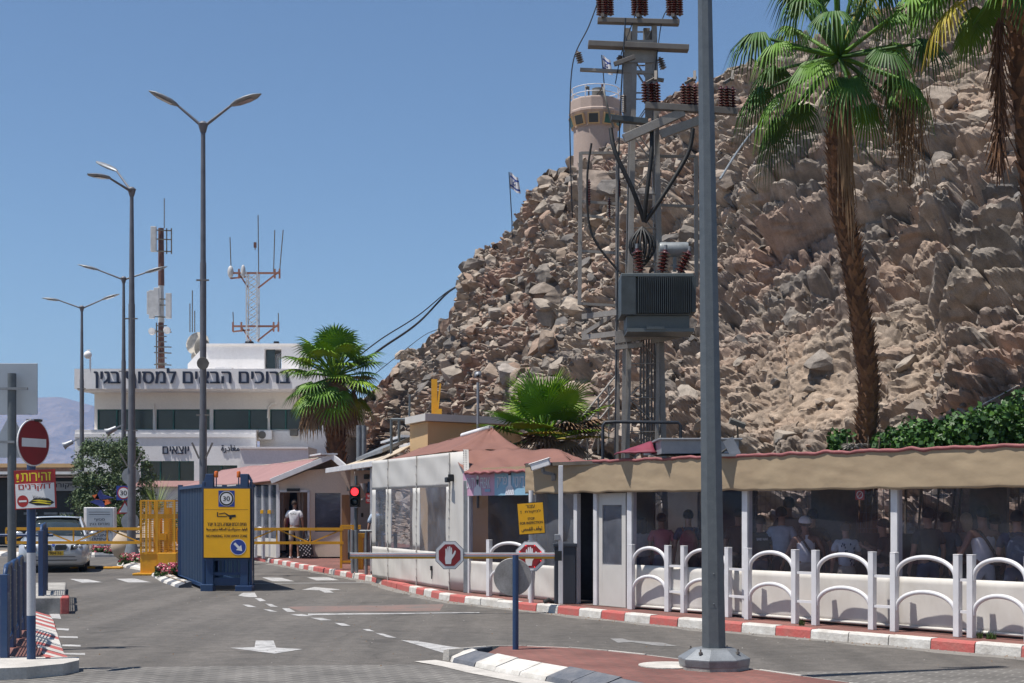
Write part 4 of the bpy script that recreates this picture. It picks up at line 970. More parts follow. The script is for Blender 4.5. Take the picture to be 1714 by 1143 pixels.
# penthouse with a doorway
m = MB(); m.prism([bp(307,622,1), bp(437,622,1), bp(437,580,1), bp(466,580,1), bp(466,622,1), bp(495,622,1), bp(495,574,1), bp(336,574,1), bp(307,606,1)], (0,5,0)); m.prism([bp(335,574,.9),bp(496,574,.9),bp(496,571.5,.9),bp(335,571.5,.9)], (0,5.2,0)); m.build('penthouse', 'bldg_white', tb)
m = MB(); slab(m,438,580,453,622,1.4,.1); m.build('door', 'win_dark', tb); m = MB(); slab(m,363,616,391,621.5,-.5,1); m.build('roof_vent', 'sign_white', tb)
m = MB()
for k in range(4): m.bar(bp(455+k*3,590+k,1.6), bp(455+k*3,622,1.6), .06)
m.bar(bp(453,590,1.6), bp(466,584,1.6), .06); m.build('handrail', 'galv', tb)
m = MB(); letters(m, heb('ברוכים הבאים למסוף בגין'), bp(333,637.5,-1.62), (1,0,0), (0,0,1), 320/F*YB, 33/F*YB, .016, .08); m.build('lettering', 'letter_navy', fsx)
for tx, px, py, w_, h_ in ((heb('יוצאים'),304,755,43,12.5), (arabic('مغادرة'),394,753,30,14), ('DEPARTURES',200,754,82,11)):
    m = MB(); letters(m, tx, bp(px,py,-1.32), (1,0,0), (0,0,1), w_/F*YB, h_/F*YB, .016, .06); m.build('lettering', 'letter_navy', tb)
m = MB(); 
for px in (258,449): m.bar(bp(px,676,-.1), bp(px+3,722,-.1), .07)
m.tube([bp(449,700,-.15), bp(450,682,-.15), bp(456,676,-.15), bp(463,676,-.2)], .05, 6); m.build('pipe', 'bldg_cream', tb)
ac = thing('air_conditioner', 'white wall air conditioner below the ribbon window of the terminal', 'air conditioner', bp(448,736,-.5))
m = MB(); m.box(bp(448,729,-.5), (22/F*YB,.5,15/F*YB)); m.build('casing', 'bldg_white', ac, bevel=.02); m = MB(); m.lathe([(.20,0),(.20,.04)], bp(443,729,-.75), 16, M=Euler((R(90),0,0)).to_matrix()); m.build('fan', 'dish_grey', ac)
m = MB(); m.box(bp(494,725,-.4), (12/F*YB,.35,10/F*YB)); m.box(bp(494,719.5,-.45), (15/F*YB,.45,.06)); tag(m.build('floodlight', 'dish_grey', bevel=.02), 'grey floodlight on the terminal wall beside the palm', 'floodlight')
tank_labs = ['larger black domed water tank on the terminal roof', 'smaller black water tank by the lattice mast foot']
for (px, r_), lab in zip(((400,.95),(447,.62)), tank_labs):
    m = MB(); c_ = bp(px,572,3); m.lathe([(r_,-.2),(r_,.02),(r_*.82,.14),(r_*.35,.25),(r_*.25,.27),(r_*.24,.36),(0,.37)], c_, 20); tag(m.build('water_tank', 'black'), lab, 'water tank', 'water tanks on the terminal roof')
for (px, py, r_, mt, rx), lab in zip(((313,566,.66,'dish_cream',10),(324,578,.60,'dish_grey',160),(311,588,.30,'dish_cream',10)), ('cream satellite dish behind the dark one on the terminal roof', 'dark backed satellite dish on the terminal roof', 'small cream satellite dish low on the terminal roof edge')):
    t = thing('satellite_dish', lab, 'satellite dish', bp(px,622,2), 0, 'satellite dishes on the roof')
    M_ = Euler((R(75),0,R(-12 if rx < 90 else 150))).to_matrix(); c_ = bp(px,py,2+(.7 if rx < 90 else 0))
    m = MB(); m.lathe([(.02,-.18*r_),(r_*.5,-.12*r_),(r_*.85,.03),(r_,.1)], c_, 22, M=M_); m.build('reflector', mt, t, solid=.02)
    m = MB(); m.bar(c_+V(0,.15,-.1), up(c_+V(0,.2,0), bp(px,622,2).z), .09); m.build('mount', 'galv', t)
# low buildings at far left
m = MB(); p0 = W(-120,870,92); m.box((W(20,0,95).x, 97, 2.3), (12,8,4.2)); wb = thing('brown_building', 'low brown building at the far left beyond the gate', 'building', (W(20,0,95).x, 97, 0)); m.build('wall', 'bldg_brown', wb)
m = MB(); m.box((W(20,0,95).x, 97, 4.5), (12.3,8.3,.25)); m.build('roof', 'bldg_beige', wb); m = MB(); m.box((W(95,0,92.9).x, 92.95, 3.3), (.9,.1,.7)); m.build('window', 'sign_white', wb)
kb = thing('kiosk', 'dark guard kiosk with a white lettered canopy behind the silver car', 'kiosk', (W(70,0,64).x, 64, 0))
kc = W(88,0,64).x; m = MB(); m.box((kc-1.3,65.2,1.6), (4.6,2.2,3.0)); m.build('body', 'car_dark', kb, bevel=.05)
m = MB(); m.box((kc-1.0,64.6,3.28), (5.6,3.8,.12)); m.build('canopy', 'sign_white', kb); m = MB(); m.box((kc+.3,63.98,2.72), (2.2,.12,.42)); m.build('sign_panel', 'sign_back', kb)
m = MB(); letters(m, heb('ביקורת'), (kc+.55,63.9,2.72), (1,0,0), (0,0,1), 1.1,.25); m.build('lettering', 'letter_navy', kb)
m = MB()
for x in (-.6,.3,1.0): m.box((kc+x-.4,64.07,1.5), (.6,.06,.10))
m.build('slot', 'galv', kb)
# beige cabin behind the tent
bc = thing('beige_cabin', 'ochre cabin with a pale flat roof edge behind the brown tent roof', 'cabin', (W(765,0,38).x, 40, 0))
m = MB(); a = W(686,712,37.5); b = W(716,710,36); c = W(842,708,37.6); 
m.prism([up(a,0), up(b,0), up(c,0), up(c+V(.5,4,0),0), up(a+V(.5,4,0),0)], (0,0,3.92)); m.build('wall', 'bldg_beige', bc)
m = MB(); m.prism([up(a+V(-.12,-.1,0),3.93), up(b+V(-.05,-.22,0),3.93), up(c+V(.1,-.2,0),3.93), up(c+V(.6,4.1,0),3.93), up(a+V(.4,4.1,0),3.93)], (0,0,.18)); m.build('roof_edge', 'panel_white', bc)
# ============================================================ street lamps
def lamp_head(m, tip, root):
    d = (tip-root).normalized(); s = V(-d.y, d.x, 0); s = s.normalized() if s.length > .01 else V(0,1,0); n = d.cross(s); n = n if n.z > 0 else -n
    L = (tip-root).length; prof = [(0,.04,.035),(.08,.09,.06),(.25,.17,.08),(.55,.21,.075),(.8,.17,.05),(1,.03,.015)]
    rings = []
    for t, w_, h in prof:
        c = root+d*L*t
        rings.append([c+s*w_*math.cos(a)+n*h*max(-.35, math.sin(a)) for a in [2*math.pi*k/12 for k in range(12)]])
    vs = [p for r_ in rings for p in r_]; fs = [(i*12+j, i*12+(j+1) % 12, (i+1)*12+(j+1) % 12, (i+1)*12+j) for i in range(5) for j in range(12)]
    m.add(vs, fs, True); return root+d*L*.45-n*.035, d, s, n
def lamp_post(px, pyfork, Y, heads, label, rb=.11, rt=.055, base=True):
    fk = W(px, pyfork, Y); b = up(fk, 0 if not base else .0)
    t = thing('street_lamp', label, 'street lamp', b, 0, 'twin-armed street lamps')
    z = fk.z; m = MB(); m.tube([b, up(b,z*.36)], [rb,rb*.95], 14); m.tube([up(b,z*.36), up(b,z*.7)], [rb*.82,rb*.80], 14); m.tube([up(b,z*.7), up(b,z)], [rb*.70,rt], 14)
    m.build('pole', 'lamp_metal', t)
    if base: m = MB(); m.lathe([(rb*2.1,0),(rb*2.0,.3),(rb*1.25,.62),(rb*1.05,.7)], b, 14); m.build('base', 'galv', t)
    m = MB(); m.lathe([(rt*1.3,z-.12),(rt*2.4,z+.10),(rt*1.2,z+.16)], b, 12); m.build('joint', 'lamp_metal', t)
    for (rx, ry, dy1), (tx, ty, dy2) in heads:
        r_ = W(rx, ry, Y+dy1); tp_ = W(tx, ty, Y+dy2)
        m = MB(); m.tube([fk+V(0,0,.02), r_], [.042,.032], 8); ar = m.build('arm', 'lamp_metal', t)
        m = MB(); c, d, s, n = lamp_head(m, tp_, r_); hd = m.build('lamp_head', 'galv', ar)
        m = MB(); m.prism([c+d*.22+s*.09, c+d*.22-s*.09, c-d*.20-s*.09, c-d*.20+s*.09], -n*.012); 
        o = m.build('lens', 'lens', t); o.parent = ar
    for zz in (z*.36, z*.66):
        m = MB(); m.bar(b+V(-rb*1.6,-rb*.6,zz), b+V(rb*1.6,-rb*.6,zz), .03,.04); m.build('clamp', 'steel_rust', t)
    m = MB()
    m.bar(b+V(-rb*.8,-rb,2.9+rb), b+V(-rb*2.6,-rb,3.3+rb), .04); m.bar(b+V(rb*.8,-rb,2.9+rb), b+V(rb*2.6,-rb,3.3+rb), .04); m.build('flag_bracket', 'steel_rust', t)
    return t
lamp_post(340,214,36.4, [((298,177,0),(249,152,-.2)), ((386,177,0),(437,157,-.2))], 'tallest near street lamp with a loudspeaker, rising behind the blue gate', .10)
lamp_post(220.5,322,44.2, [((196,287,1.2),(162,270,2.2)), ((185,299,-1.2),(147,291,-2.2))], 'street lamp with both heads on its left, by the clay pot', .125)
lamp_post(207,469,62, [((165,452,0),(130,443,0)), ((242,457,0),(280,446,0))], 'thinner street lamp second from left, in front of the olive tree', .12)
lamp_post(137,517,70, [((100,503,0),(70,499,0)), ((170,502,0),(200,492,0))], 'farthest street lamp at the left corner of the terminal', .13)
# horn loudspeaker and lamps on the poles
m = MB(); c_ = W(342,608,36.1); M_ = Euler((R(97),0,R(-8))).to_matrix(); m.lathe([(.045,-.22),(.05,-.10),(.08,0),(.15,.10),(.155,.11)], c_, 18, M=M_); m.sph(c_+V(0,.02,.02), .05); o = tag(m.build('loudspeaker', 'dish_grey', solid=.008), 'grey horn loudspeaker on the tallest near street lamp', 'loudspeaker')
for px, py, Y, lab in ((193,717,61.5,'cylindrical grey floodlight on the thinner street lamp'), (120,740,69.5,'cylindrical grey floodlight on the farthest street lamp')):
    m = MB(); c_ = W(px,py,Y); d = V(-.75,-.1,-.38); d.normalize(); m.tube([c_-d*.05, c_+d*.28, c_+d*.42], [.10,.13,.19], 14); m.bar(c_, W(px+12,py-6,Y), .06); tag(m.build('floodlight', 'sign_back'), lab, 'floodlight')
m = MB(); c_ = W(147,594,72); m.sph(c_, .20, 14, 8); m.bar(c_+V(.12,0,.1), c_+V(.12,0,-.9), .07); m.bar(c_+V(.12,0,.25), c_+V(-.05,0,.22), .05); tag(m.build('dome_camera', 'bldg_white'), 'white dome camera on a mast above the terminal corner', 'camera')
# large octagonal pole in the foreground island
bp_ = G(1195,1119,PV); bp_.z = PV
t = thing('lamp_pole', 'thick octagonal galvanised lamp pole on a flat pyramid base in the red island', 'lamp pole', bp_)
ang = R(14); oc = lambda r_, z: [V(r_*math.cos(ang+math.pi/4*k), r_*math.sin(ang+math.pi/4*k), z) for k in range(8)]
m = MB(); Zt = 9.6; lean = V(-.13,0,0)
def octo(m, secs):
    vs = []
    for r_, z, o_ in secs: vs += [bp_+p+o_ for p in oc(r_, z)]
    n = len(secs); m.add(vs, [(i*8+j, i*8+(j+1) % 8, (i+1)*8+(j+1) % 8, (i+1)*8+j) for i in range(n-1) for j in range(8)]+[tuple(range(8))[::-1], tuple(range((n-1)*8, n*8))])
octo(m, [(.127,.18,V(0,0,0)), (.055,Zt,lean)]); m.build('pole', 'galv_dark', t)
m = MB(); fd = V(math.cos(ang+math.pi/8*-5), math.sin(ang+math.pi/8*-5), 0); fs_ = V(-fd.y, fd.x, 0)
m.prism([bp_+fd*.1125+fs_*x+V(0,0,z) for x, z in ((-.035,.62),(.035,.62),(.035,1.0),(-.035,1.0))], fd*.004)
for z in (.66,.96): m.sph(bp_+fd*.118+V(0,0,z), .008, 8, 5)
m.build('access_door', 'galv_dark', t)
m = MB(); m.prism([bp_+fd*.106-fs_*.036+V(-.004,0,0)+V(0,0,z)+fs_*x for x, z in ((-.006,1.40),(.010,1.405),(.010,1.435),(-.004,1.44))], fd*.003); m.build('sticker', 'sign_white', t)
m = MB()
for q in range(4): a_ = R(30)+math.pi/2*q+.4; m.lathe([(.02,0),(.02,.022),(.009,.022),(.009,.05)], bp_+V(.27*math.cos(a_), .27*math.sin(a_), .165), 8)
m.build('anchor_bolt', 'steel_rust', t)
m = MB(); rr = .37
def hexa(m, secs):
    vs = []
    for r_, z in secs: vs += [bp_+V(r_*math.cos(R(30)+math.pi/4*k), r_*math.sin(R(30)+math.pi/4*k), z) for k in range(8)]
    n = len(secs); m.add(vs, [(i*8+j, i*8+(j+1) % 8, (i+1)*8+(j+1) % 8, (i+1)*8+j) for i in range(n-1) for j in range(8)]+[tuple(range(8))[::-1], tuple(range((n-1)*8, n*8))])
hexa(m, [(.355,.035),(.365,.10),(.365,.115),(.21,.21),(.14,.215)]); m.build('base', 'galv', t, bevel=.006)
m = MB(); hexa(m, [(.35,0),(.35,.036)]); m.build('footing', 'concrete', t)
m = MB(); m.tube([bp_+lean+V(0,0,Zt-.1), bp_+lean+V(-.2,0,Zt+.5), bp_+lean+V(-1.0,-.2,Zt+.8)], .04, 8); m.build('arm', 'galv_dark', t)

# ============================================================ pylon with transformer
YP = 27.; Pc = W(1072,850,YP); bx = Pc.x
py_ = thing('power_pylon', 'steel lattice power pylon with cross-arms carrying insulators above the shelter roof', 'pylon', (bx,YP,0))
def PZ(py, Y=YP): return H+(HY-py)/F*Y
def PX_(px, Y=YP): return (px-CX)/F*Y
legs = [(1042,1052),(1098,1082)]
m = MB(); hw0, hw1 = .40,.18; zt_ = PZ(48); lv = [0]+[k*zt_/17 for k in range(1,18)]
def corner(sx, sy, z): h = hw0+(hw1-hw0)*z/zt_; return V(bx+.06+sx*h, YP+sy*h, z)
for sx in (-1,1):
    for sy in (-1,1): m.bar(corner(sx,sy,0), corner(sx,sy,zt_), .095,.095)
m.build('leg', 'steel_pale', py_)
m = MB()
for i in range(17):
    z0, z1 = lv[i], lv[i+1]
    for sy in (-1,1):
        s_ = 1 if i % 2 else -1; m.bar(corner(s_,sy,z0), corner(-s_,sy,z1), .075,.015)
        m.bar(corner(-1,sy,z1), corner(1,sy,z1), .05,.015)
    for sx in (-1,1):
        s_ = 1 if i % 2 else -1; m.bar(corner(sx,s_,z0), corner(sx,-s_,z1), .015,.06)
m.build('bracing', 'steel_pale', py_)
def cross(x0, x1, y0, y1, dy=0., w_=.12, h=.12, mat='steel_rust', nm='cross_arm'):
    m = MB(); m.bar(W(x0,y0,YP)+V(0,dy,0), W(x1,y1,YP)+V(0,dy,0), w_, h); return m.build(nm, mat, py_, bevel=.006)
cross(999,1134,42,46,-.25,.16,.09); cross(1003,1125,34,37,.1,.06,.05); cross(983,1149,83,90,-.3,.22,.10); cross(970,1098,122,128,-.2,.08,.06,'steel_pale'); cross(1085,1112,128,132,.1,.08,.06,'steel_pale')
cross(1024,1058,124,112,-.6,.07,.08); cross(1075,1226,192,202,-.6,.14,.12); cross(1020,1080,210,216,-.5,.18,.10,'transformer_dark')
cross(1040,1138,246,202,-.6,.10,.16,'steel_pale'); cross(1100,1190,238,206,-.55,.10,.16,'steel_pale')
for px in (1050,1082): m = MB(); m.bar(W(px,80,YP), W(px,48,YP), .12,.10); m.build('riser', 'steel_pale', py_)
m = MB(); m.box(W(1068,93,YP)+V(0,-.25,0), (.55,.03,.42)); m.box(W(1054,160,YP)+V(-.06,-.22,0), (.16,.02,1.5)); m.box(W(1082,150,YP)+V(.02,-.22,0), (.13,.02,1.2)); m.build('gusset_plate', 'steel_pale', py_)
for px, y0 in ((1043,760),(1099,760)): m = MB(); m.bar(W(px,y0,YP-.45), W(px+2,575,YP-.45), .06,.07); m.build('brace_post', 'steel_pale', py_)
# insulator strings
def insul(m, a, b, r_, n=7):
    a = Vector(a); b = Vector(b); d = (b-a); L = d.length; M_ = d.to_track_quat('Z','Y').to_matrix(); prof = [(r_*.3,0)]
    for k in range(n): z = L*(.06+.88*k/n); prof += [(r_*.34,z),(r_,z+L*.03),(r_*.92,z+L*.05),(r_*.36,z+L*.88/n*.8)]
    prof += [(r_*.3,L)]; m.lathe(prof, a, 12, M=M_)
for px in (1003,1013,1021, 1061,1070,1078, 1119,1127,1136):
    m = MB(); insul(m, W(px,33,YP)+V(0,-.2,0), W(px-1,2,YP)+V(0,-.2,0), .07 if px not in (1013,1070,1127) else .085); m.build('insulator', 'insulator', py_)
for px in (1075,1086,1095, 1138,1147,1157, 1200,1209,1219):
    m = MB(); insul(m, W(px,188+((px-1075)*.06),YP)+V(0,-.6,0), W(px-1,152+((px-1075)*.06),YP)+V(0,-.6,0), .07 if px not in (1086,1147,1209) else .085); m.build('insulator', 'insulator', py_)
for a, b in (((971,114),(965,94)), ((1039,116),(1034,101)), ((1108,124),(1101,104))):
    m = MB(); insul(m, W(*a,YP)+V(0,-.3,0), W(*b,YP)+V(0,-.3,0), .07, 5); m.build('insulator', 'insulator_grey', py_)
m = MB(); insul(m, W(1040,205,YP)+V(0,-.6,0), W(1040,172,YP)+V(0,-.6,0), .055, 9); m.build('insulator', 'insulator_grey', py_)
for px in (1012,1070,1128): m = MB(); m.bar(W(px-9,4,YP)+V(0,-.25,0), W(px+12,-4,YP)+V(0,-.15,0), .03,.04); m.bar(W(px-6,37,YP)+V(0,-.4,0), W(px+8,33,YP)+V(0,.1,0), .06,.06); m.build('switch_bracket', 'steel_rust', py_)
for px in (1084,1148,1210): m = MB(); m.bar(W(px-9,160,YP)+V(0,-.8,0), W(px+12,140,YP)+V(0,-.4,0), .04,.05); m.bar(W(px+8,150,YP)+V(0,-.6,0), W(px+9,133,YP)+V(0,-.5,0), .05,.05); m.build('switch_bracket', 'steel_rust', py_)
# side cage / ladder frame
m = MB()
for px in (972,1034,1165): m.bar(W(px,255 if px < 1100 else 262,YP+.1), W(px-2 if px < 1100 else px+1,510 if px < 1000 else (770 if px < 1100 else 480),YP+.1), .07)
for x0, y0, x1, y1 in ((972,256,1040,256),(972,337,1040,342),(970,420,1040,424),(968,508,1040,512),(1095,262,1165,262),(1100,343,1165,346),(972,360,1010,364)): m.bar(W(x0,y0,YP+.1), W(x1,y1,YP+.1), .05)
m.build('ladder_frame', 'steel_pale', py_)
m = MB()
for y0 in (530,565): m.bar(W(975,y0,YP+.3), W(1040,y0-8,YP-.3), .05,.10)
m.bar(W(975,560,YP+.6), W(1036,522,YP), .05,.08); m.bar(W(1030,565,YP-.5), W(1090,557,YP-.5), .10,.22); m.bar(W(1090,570,YP-.5), W(1140,560,YP-.4), .10,.12); m.bar(W(1030,582,YP-.5), W(1075,577,YP-.5), .10,.08); m.build('platform_beam', 'steel_pale', py_)
# cables on the pylon
def cable(name, pts, r_, lab, mat='cable', par=None):
    P = [W(*p) for p in pts]; out = []
    for i in range(len(P)-1):
        p0 = P[max(0,i-1)]; p1 = P[i]; p2 = P[i+1]; p3 = P[min(len(P)-1,i+2)]
        for k in range(8):
            t = k/8; out.append(.5*((2*p1)+(p2-p0)*t+(2*p0-5*p1+4*p2-p3)*t*t+(3*p1-p0-3*p2+p3)*t**3))
    out.append(P[-1]); m = MB(); m.tube(out, r_, 8); o = m.build(name, mat, par)
    if par is None: tag(o, lab, 'cable')
    return o
for pts in ([(1022,215,26.5),(1030,255,26.4),(1060,320,26.4),(1078,370,26.5)], [(1091,215,26.5),(1090,260,26.4),(1082,330,26.4),(1078,372,26.5)], [(1160,215,26.4),(1150,260,26.4),(1105,335,26.4),(1079,372,26.5)]): cable('power_cable', pts, .042, '', par=py_)
m = MB()
for k in range(14):
    a = k/14*math.tau; m.tube([W(1075,380,26.45)+V(.28*math.cos(a)*math.sin(t*math.pi)*(1-.3*t), .2*math.sin(a)*math.sin(t*math.pi), -.75*t) for t in [q/8 for q in range(9)]], .022, 5)
m.build('cable_bundle', 'cable', py_)
m = MB()
for k in range(7): x = 1073+k*4.4; m.tube([W(x,565,26.7), W(x+(k % 3-1),650,26.7), W(x+.5,760,26.7)], .020, 6)
m.build('conduit', 'steel_rust', py_)
for pts, r_ in (([(1000,5,26.7),(985,45,26.7),(960,100,26.7),(954,180,26.7),(955,270,26.8),(958,365,27)], .012), ([(1068,10,26.7),(1058,40,26.7),(1040,90,26.7),(1030,140,26.8)], .010), ([(1120,10,26.7),(1108,35,26.7),(1100,90,26.7),(1095,130,26.7)], .010), ([(990,240,26.9),(983,300,26.9),(990,390,26.9),(1036,455,26.9)], .022), ([(1047,30,26.5),(1041,130,26.5),(1036,250,26.5),(1033,500,26.5),(1029,770,26.5)], .014)): cable('drop_wire', pts, r_, '', 'wire_blue' if r_ < .02 else 'cable', py_)
m = MB()
for px, a, b in ((986,300,345),(1020,330,365),(1037,300,330)): insul(m, W(px,b,YP+.05), W(px,a,YP+.05), .035, 10)
m.build('rod_insulator', 'insulator', py_)
np_ = MB(); np_.box(W(1090,752,YP-.5), (.28,.02,.22)); o = np_.build('warning_plate', 'sign_back', py_)
m = MB(); c_ = W(1086,752,YP-.52); disc(m, c_, (1,0,0), .06, inner=.048, n=20); m.bar(c_+V(-.04,0,.04), c_+V(.04,0,-.04), .012); m.build('lettering', 'steel_rust', o)
# transformer
tr = thing('transformer', 'dark grey finned transformer with ribbed bushings and a conservator drum mounted on the pylon', 'transformer', W(1102,550,25.9))
YX = 25.7
def xbox(m, x0, y0, x1, y1, dy, th): a = W(x0,y1,YX); b = W(x1,y0,YX); m.box(((a.x+b.x)/2, YX+dy+th/2, (a.z+b.z)/2), (b.x-a.x, th, b.z-a.z))
m = MB(); xbox(m,1046,462,1160,526,.12,.75); xbox(m,1050,526,1156,548,.15,.7); xbox(m,1040,457,1162,463,.0,1.0); m.build('tank', 'transformer', tr, bevel=.012)
m = MB()
for k in range(26): x = 1068+k*3.45; xbox(m,x,463,x+1.1,524,-.06,.2)
xbox(m,1040,463,1064,526,.0,.9); xbox(m,1157.5,463,1165,522,.0,.9); m.build('radiator_fin', 'transformer_dark', tr)
m = MB(); xbox(m,1050,549,1162,555,.0,.8); xbox(m,1082,546,1112,551,-.02,.1); m.build('skid_frame', 'transformer', tr)
for (x0, y0), (x1, y1) in (((1072,457),(1066,416)), ((1107,457),(1114,418)), ((1137,457),(1154,420))):
    m = MB(); insul(m, W(x0,y0,YX+.3), W(x1,y1,YX+.3), .115, 6); bu = m.build('bushing', 'insulator', tr)
    m = MB(); m.tube([W(x1,y1,YX+.3), W(x1+.5,y1-8,YX+.3)], .03, 6); m.build('terminal', 'galv', bu)
m = MB(); M_ = Euler((0,R(90),0)).to_matrix(); c_ = W(1102,418,YX+.55); m.lathe([(0,0),(.13,.02),(.14,.06),(.14,.50),(.13,.54),(0,.56)], c_, 18, M=M_); m.bar(c_+V(.3,0,-.1), c_+V(.3,0,-.4), .06); m.build('conservator_drum', 'tank_grey', tr)
# wires from the hillside to the left
for pts, r_, lab in (([(600,612,60),(640,582,62),(700,540,66),(753,487,76),(790,470,81)], .05, 'thick black cable drooping from the hill crest to the palm'), ([(595,600,60),(640,566,62),(700,528,66),(752,486,76),(790,468,81)], .028, 'thin black cable just above the thick one left of the hill'), ([(610,640,60),(660,600,64),(712,560,75),(745,548,80)], .016, 'thinnest cable lowest on the left edge of the hill')): cable('overhead_cable', pts, r_, lab)
cable('hill_rope', [(1410,757,24.3),(1500,745,24.2),(1600,700,24.8),(1714,640,25.5)], .012, 'pale slack rope along the foot of the rocks above the vine', 'concrete_pale')
p0, _ = hill_at(1205,330); cable('hill_pipe', [(1205,300,35.5),(1250,232,40),(1305,172,44)], .03, 'pale thin pipe lying up the rock slope left of the tall palm', 'tank_grey')

# ============================================================ watch tower, flags
YW = 66.5
wt = thing('watch_tower', 'pale round concrete watchtower with slanted windows on the hill crest', 'watchtower', W(997,262,YW))
cx_ = W(997,0,YW).x
def zw(py): return H+(HY-py)/F*YW
s_ = YW/F
m = MB(); m.lathe([(37*s_,zw(310)),(37*s_,zw(219)),(38.5*s_,zw(218)),(38.5*s_,zw(216))], (cx_,YW,0), 28); m.build('shaft', 'plaster_pink', wt)
m = MB(); m.lathe([(37.5*s_,zw(217)),(43*s_,zw(197)),(45*s_,zw(194)),(45*s_,zw(191)),(43*s_,zw(189)),(43*s_,zw(173)),(42*s_,zw(171)),(42*s_,zw(174)),(0,zw(174))], (cx_,YW,0), 14, smooth=False); m.build('cab', 'plaster_pink', wt)
for k in range(10):
    a = R(-90-8+36*k); M_ = Matrix.Rotation(a+math.pi/2, 3, 'Z')@Matrix.Rotation(R(17), 3, 'X'); c_ = V(cx_,YW,zw(207.5))+V(math.cos(a),math.sin(a),0)*(40.3*s_)
    m = MB(); m.box(c_, (.55,.10,.52), R_=M_); wf = m.build('window_frame', 'bldg_beige', wt); m = MB(); m.box(c_+M_@V(0,-.045,0), (.42,.05,.40), R_=M_); m.build('pane', 'frame_green' if k % 3 else 'win_dark', wf)
m = MB()
for pyz in (152,163): m.tube([V(cx_+41*s_*math.cos(a),YW+41*s_*math.sin(a),zw(pyz)) for a in [math.tau*q/32 for q in range(32)]], .02, 6, closed=True)
for q in range(8): a = math.tau*q/8+.3; m.bar(V(cx_+41*s_*math.cos(a),YW+41*s_*math.sin(a),zw(174)), V(cx_+41*s_*math.cos(a),YW+41*s_*math.sin(a),zw(152)), .05)
m.build('railing', 'metal_white', wt)
m = MB(); c_ = V(cx_-17*s_,YW-35*s_,zw(157)); m.sph(c_, .09); m.bar(c_+V(.1,0,.05), c_+V(.1,0,-.5), .07); m.build('camera', 'dish_grey', wt)
m = MB(); m.lathe([(.3,0),(.3,.55)], (cx_+.1,YW-.5,zw(174)), 12); m.tube([V(cx_+.0,YW-1.0,zw(168)), V(cx_+.25,YW-1.3,zw(160)), V(cx_+.45,YW-1.32,zw(190)), V(cx_+.75,YW-1.1,zw(225))], .05, 6); m.build('reel', 'dish_grey', wt)
m = MB(); m.tube([V(cx_+10*s_*1,YW-.4,zw(174)), V(cx_+10*s_,YW-.4,zw(145))], .05, 6); m.build('mast', 'antenna_rust', wt)
def flag(px0, py0, px1, py1, Y, size, lab, gz):
    a, b = W(px0,py0,Y), W(px1,py1,Y); t = thing('flag', lab, 'flag', a); m = MB(); m.tube([a-V(0,0,gz), a, b], .025, 6); m.build('flagpole', 'wire_blue', t)
    def f(u, v): return b+V(.55*size*u*(.75+.25*v)+.05, .12*size*math.sin(u*6), -size*(.82*v+.32*u)+.05*math.sin(u*7)*size)
    m = MB(); m.grid(f, 10, 16)
    m.m = [1 if (3 <= (k//10) <= 4 or 12 <= (k//10) <= 13) else 0 for k in range(len(m.f))]
    o = m.build('cloth', ['cloth_white', 'sign_blue'], t)
    m = MB(); n_ = V(.0,-.06*size,0)
    for dirn in (1,-1):
        tri = [f(.5,.5)+n_+V(math.sin(a)*.13*size, 0, dirn*math.cos(a)*.13*size) for a in (0, math.tau/3, 2*math.tau/3)]
        for i in range(3): m.bar(tri[i], tri[(i+1) % 3], .025*size)
    m.build('star_emblem', 'sign_blue', o)
flag(857,372,852,288,69.5,.95,'small white and blue flag on a leaning pole on the hill edge', .8)
flag(1013,160,1007,92,66,.85,'small white and blue flag on the watchtower behind the pylon', .1)

# ============================================================ masts on the terminal roof
YM = 78.
cm = thing('cell_mast', 'red and white cellular mast with panel antennas behind the terminal', 'antenna mast', W(270,620,YM))
for a, b, mt in ((622,540,'antenna_rust'),(540,478,'antenna_white'),(478,382,'antenna_rust')):
    m = MB(); m.tube([W(270,a,YM), W(269.5,b,YM)], [.20 if a > 600 else .17, .15], 8); m.build('mast_section', mt, cm)
m = MB(); m.bar(W(275,382,YM), W(275,332,YM), .05); m.build('whip_antenna', 'galv', cm)
for x, y0, y1, w_ in ((261,382,424,.30),(258,488,535,.28),(266,484,530,.28),(286,493,535,.30),(252,490,528,.12)):
    m = MB(); m.box((W(x,0,YM).x, YM-.5, (W(0,y0,YM).z+W(0,y1,YM).z)/2), (w_,.18,W(0,y0,YM).z-W(0,y1,YM).z)); m.build('panel_antenna', 'antenna_white', cm, bevel=.02)
m = MB()
for y0 in (400,420,385,510,555,580,590,610,500,530): m.bar(W(258,y0,YM-.2), W(287,y0+1,YM-.2), .06)
for x in (279,287): m.bar(W(x,382,YM-.2), W(x,425,YM-.2), .06)
for k in range(9): m.bar(W(262,545+k*9,YM-.35), W(279,545+k*9,YM-.35), .05)
m.bar(W(262,540,YM-.35), W(262,622,YM-.35), .06); m.build('bracket', 'dish_grey', cm)
for x, y in ((254,554),(279,552)): m = MB(); m.lathe([(.0,.05),(.18,.04),(.20,-.12)], W(x,y,YM-.5), 16, M=Euler((R(80),0,0)).to_matrix()); m.build('drum_antenna', 'antenna_white', cm)
lm = thing('lattice_mast', 'orange lattice radio mast with side arms and whip aerials on the terminal roof', 'antenna mast', W(424,572,YM))
m = MB()
for x in (414,432):
    for dy in (-.3,.3): m.bar(W(x,572,YM)+V(0,dy,0), W(x,456,YM)+V(0,dy,0), .06)
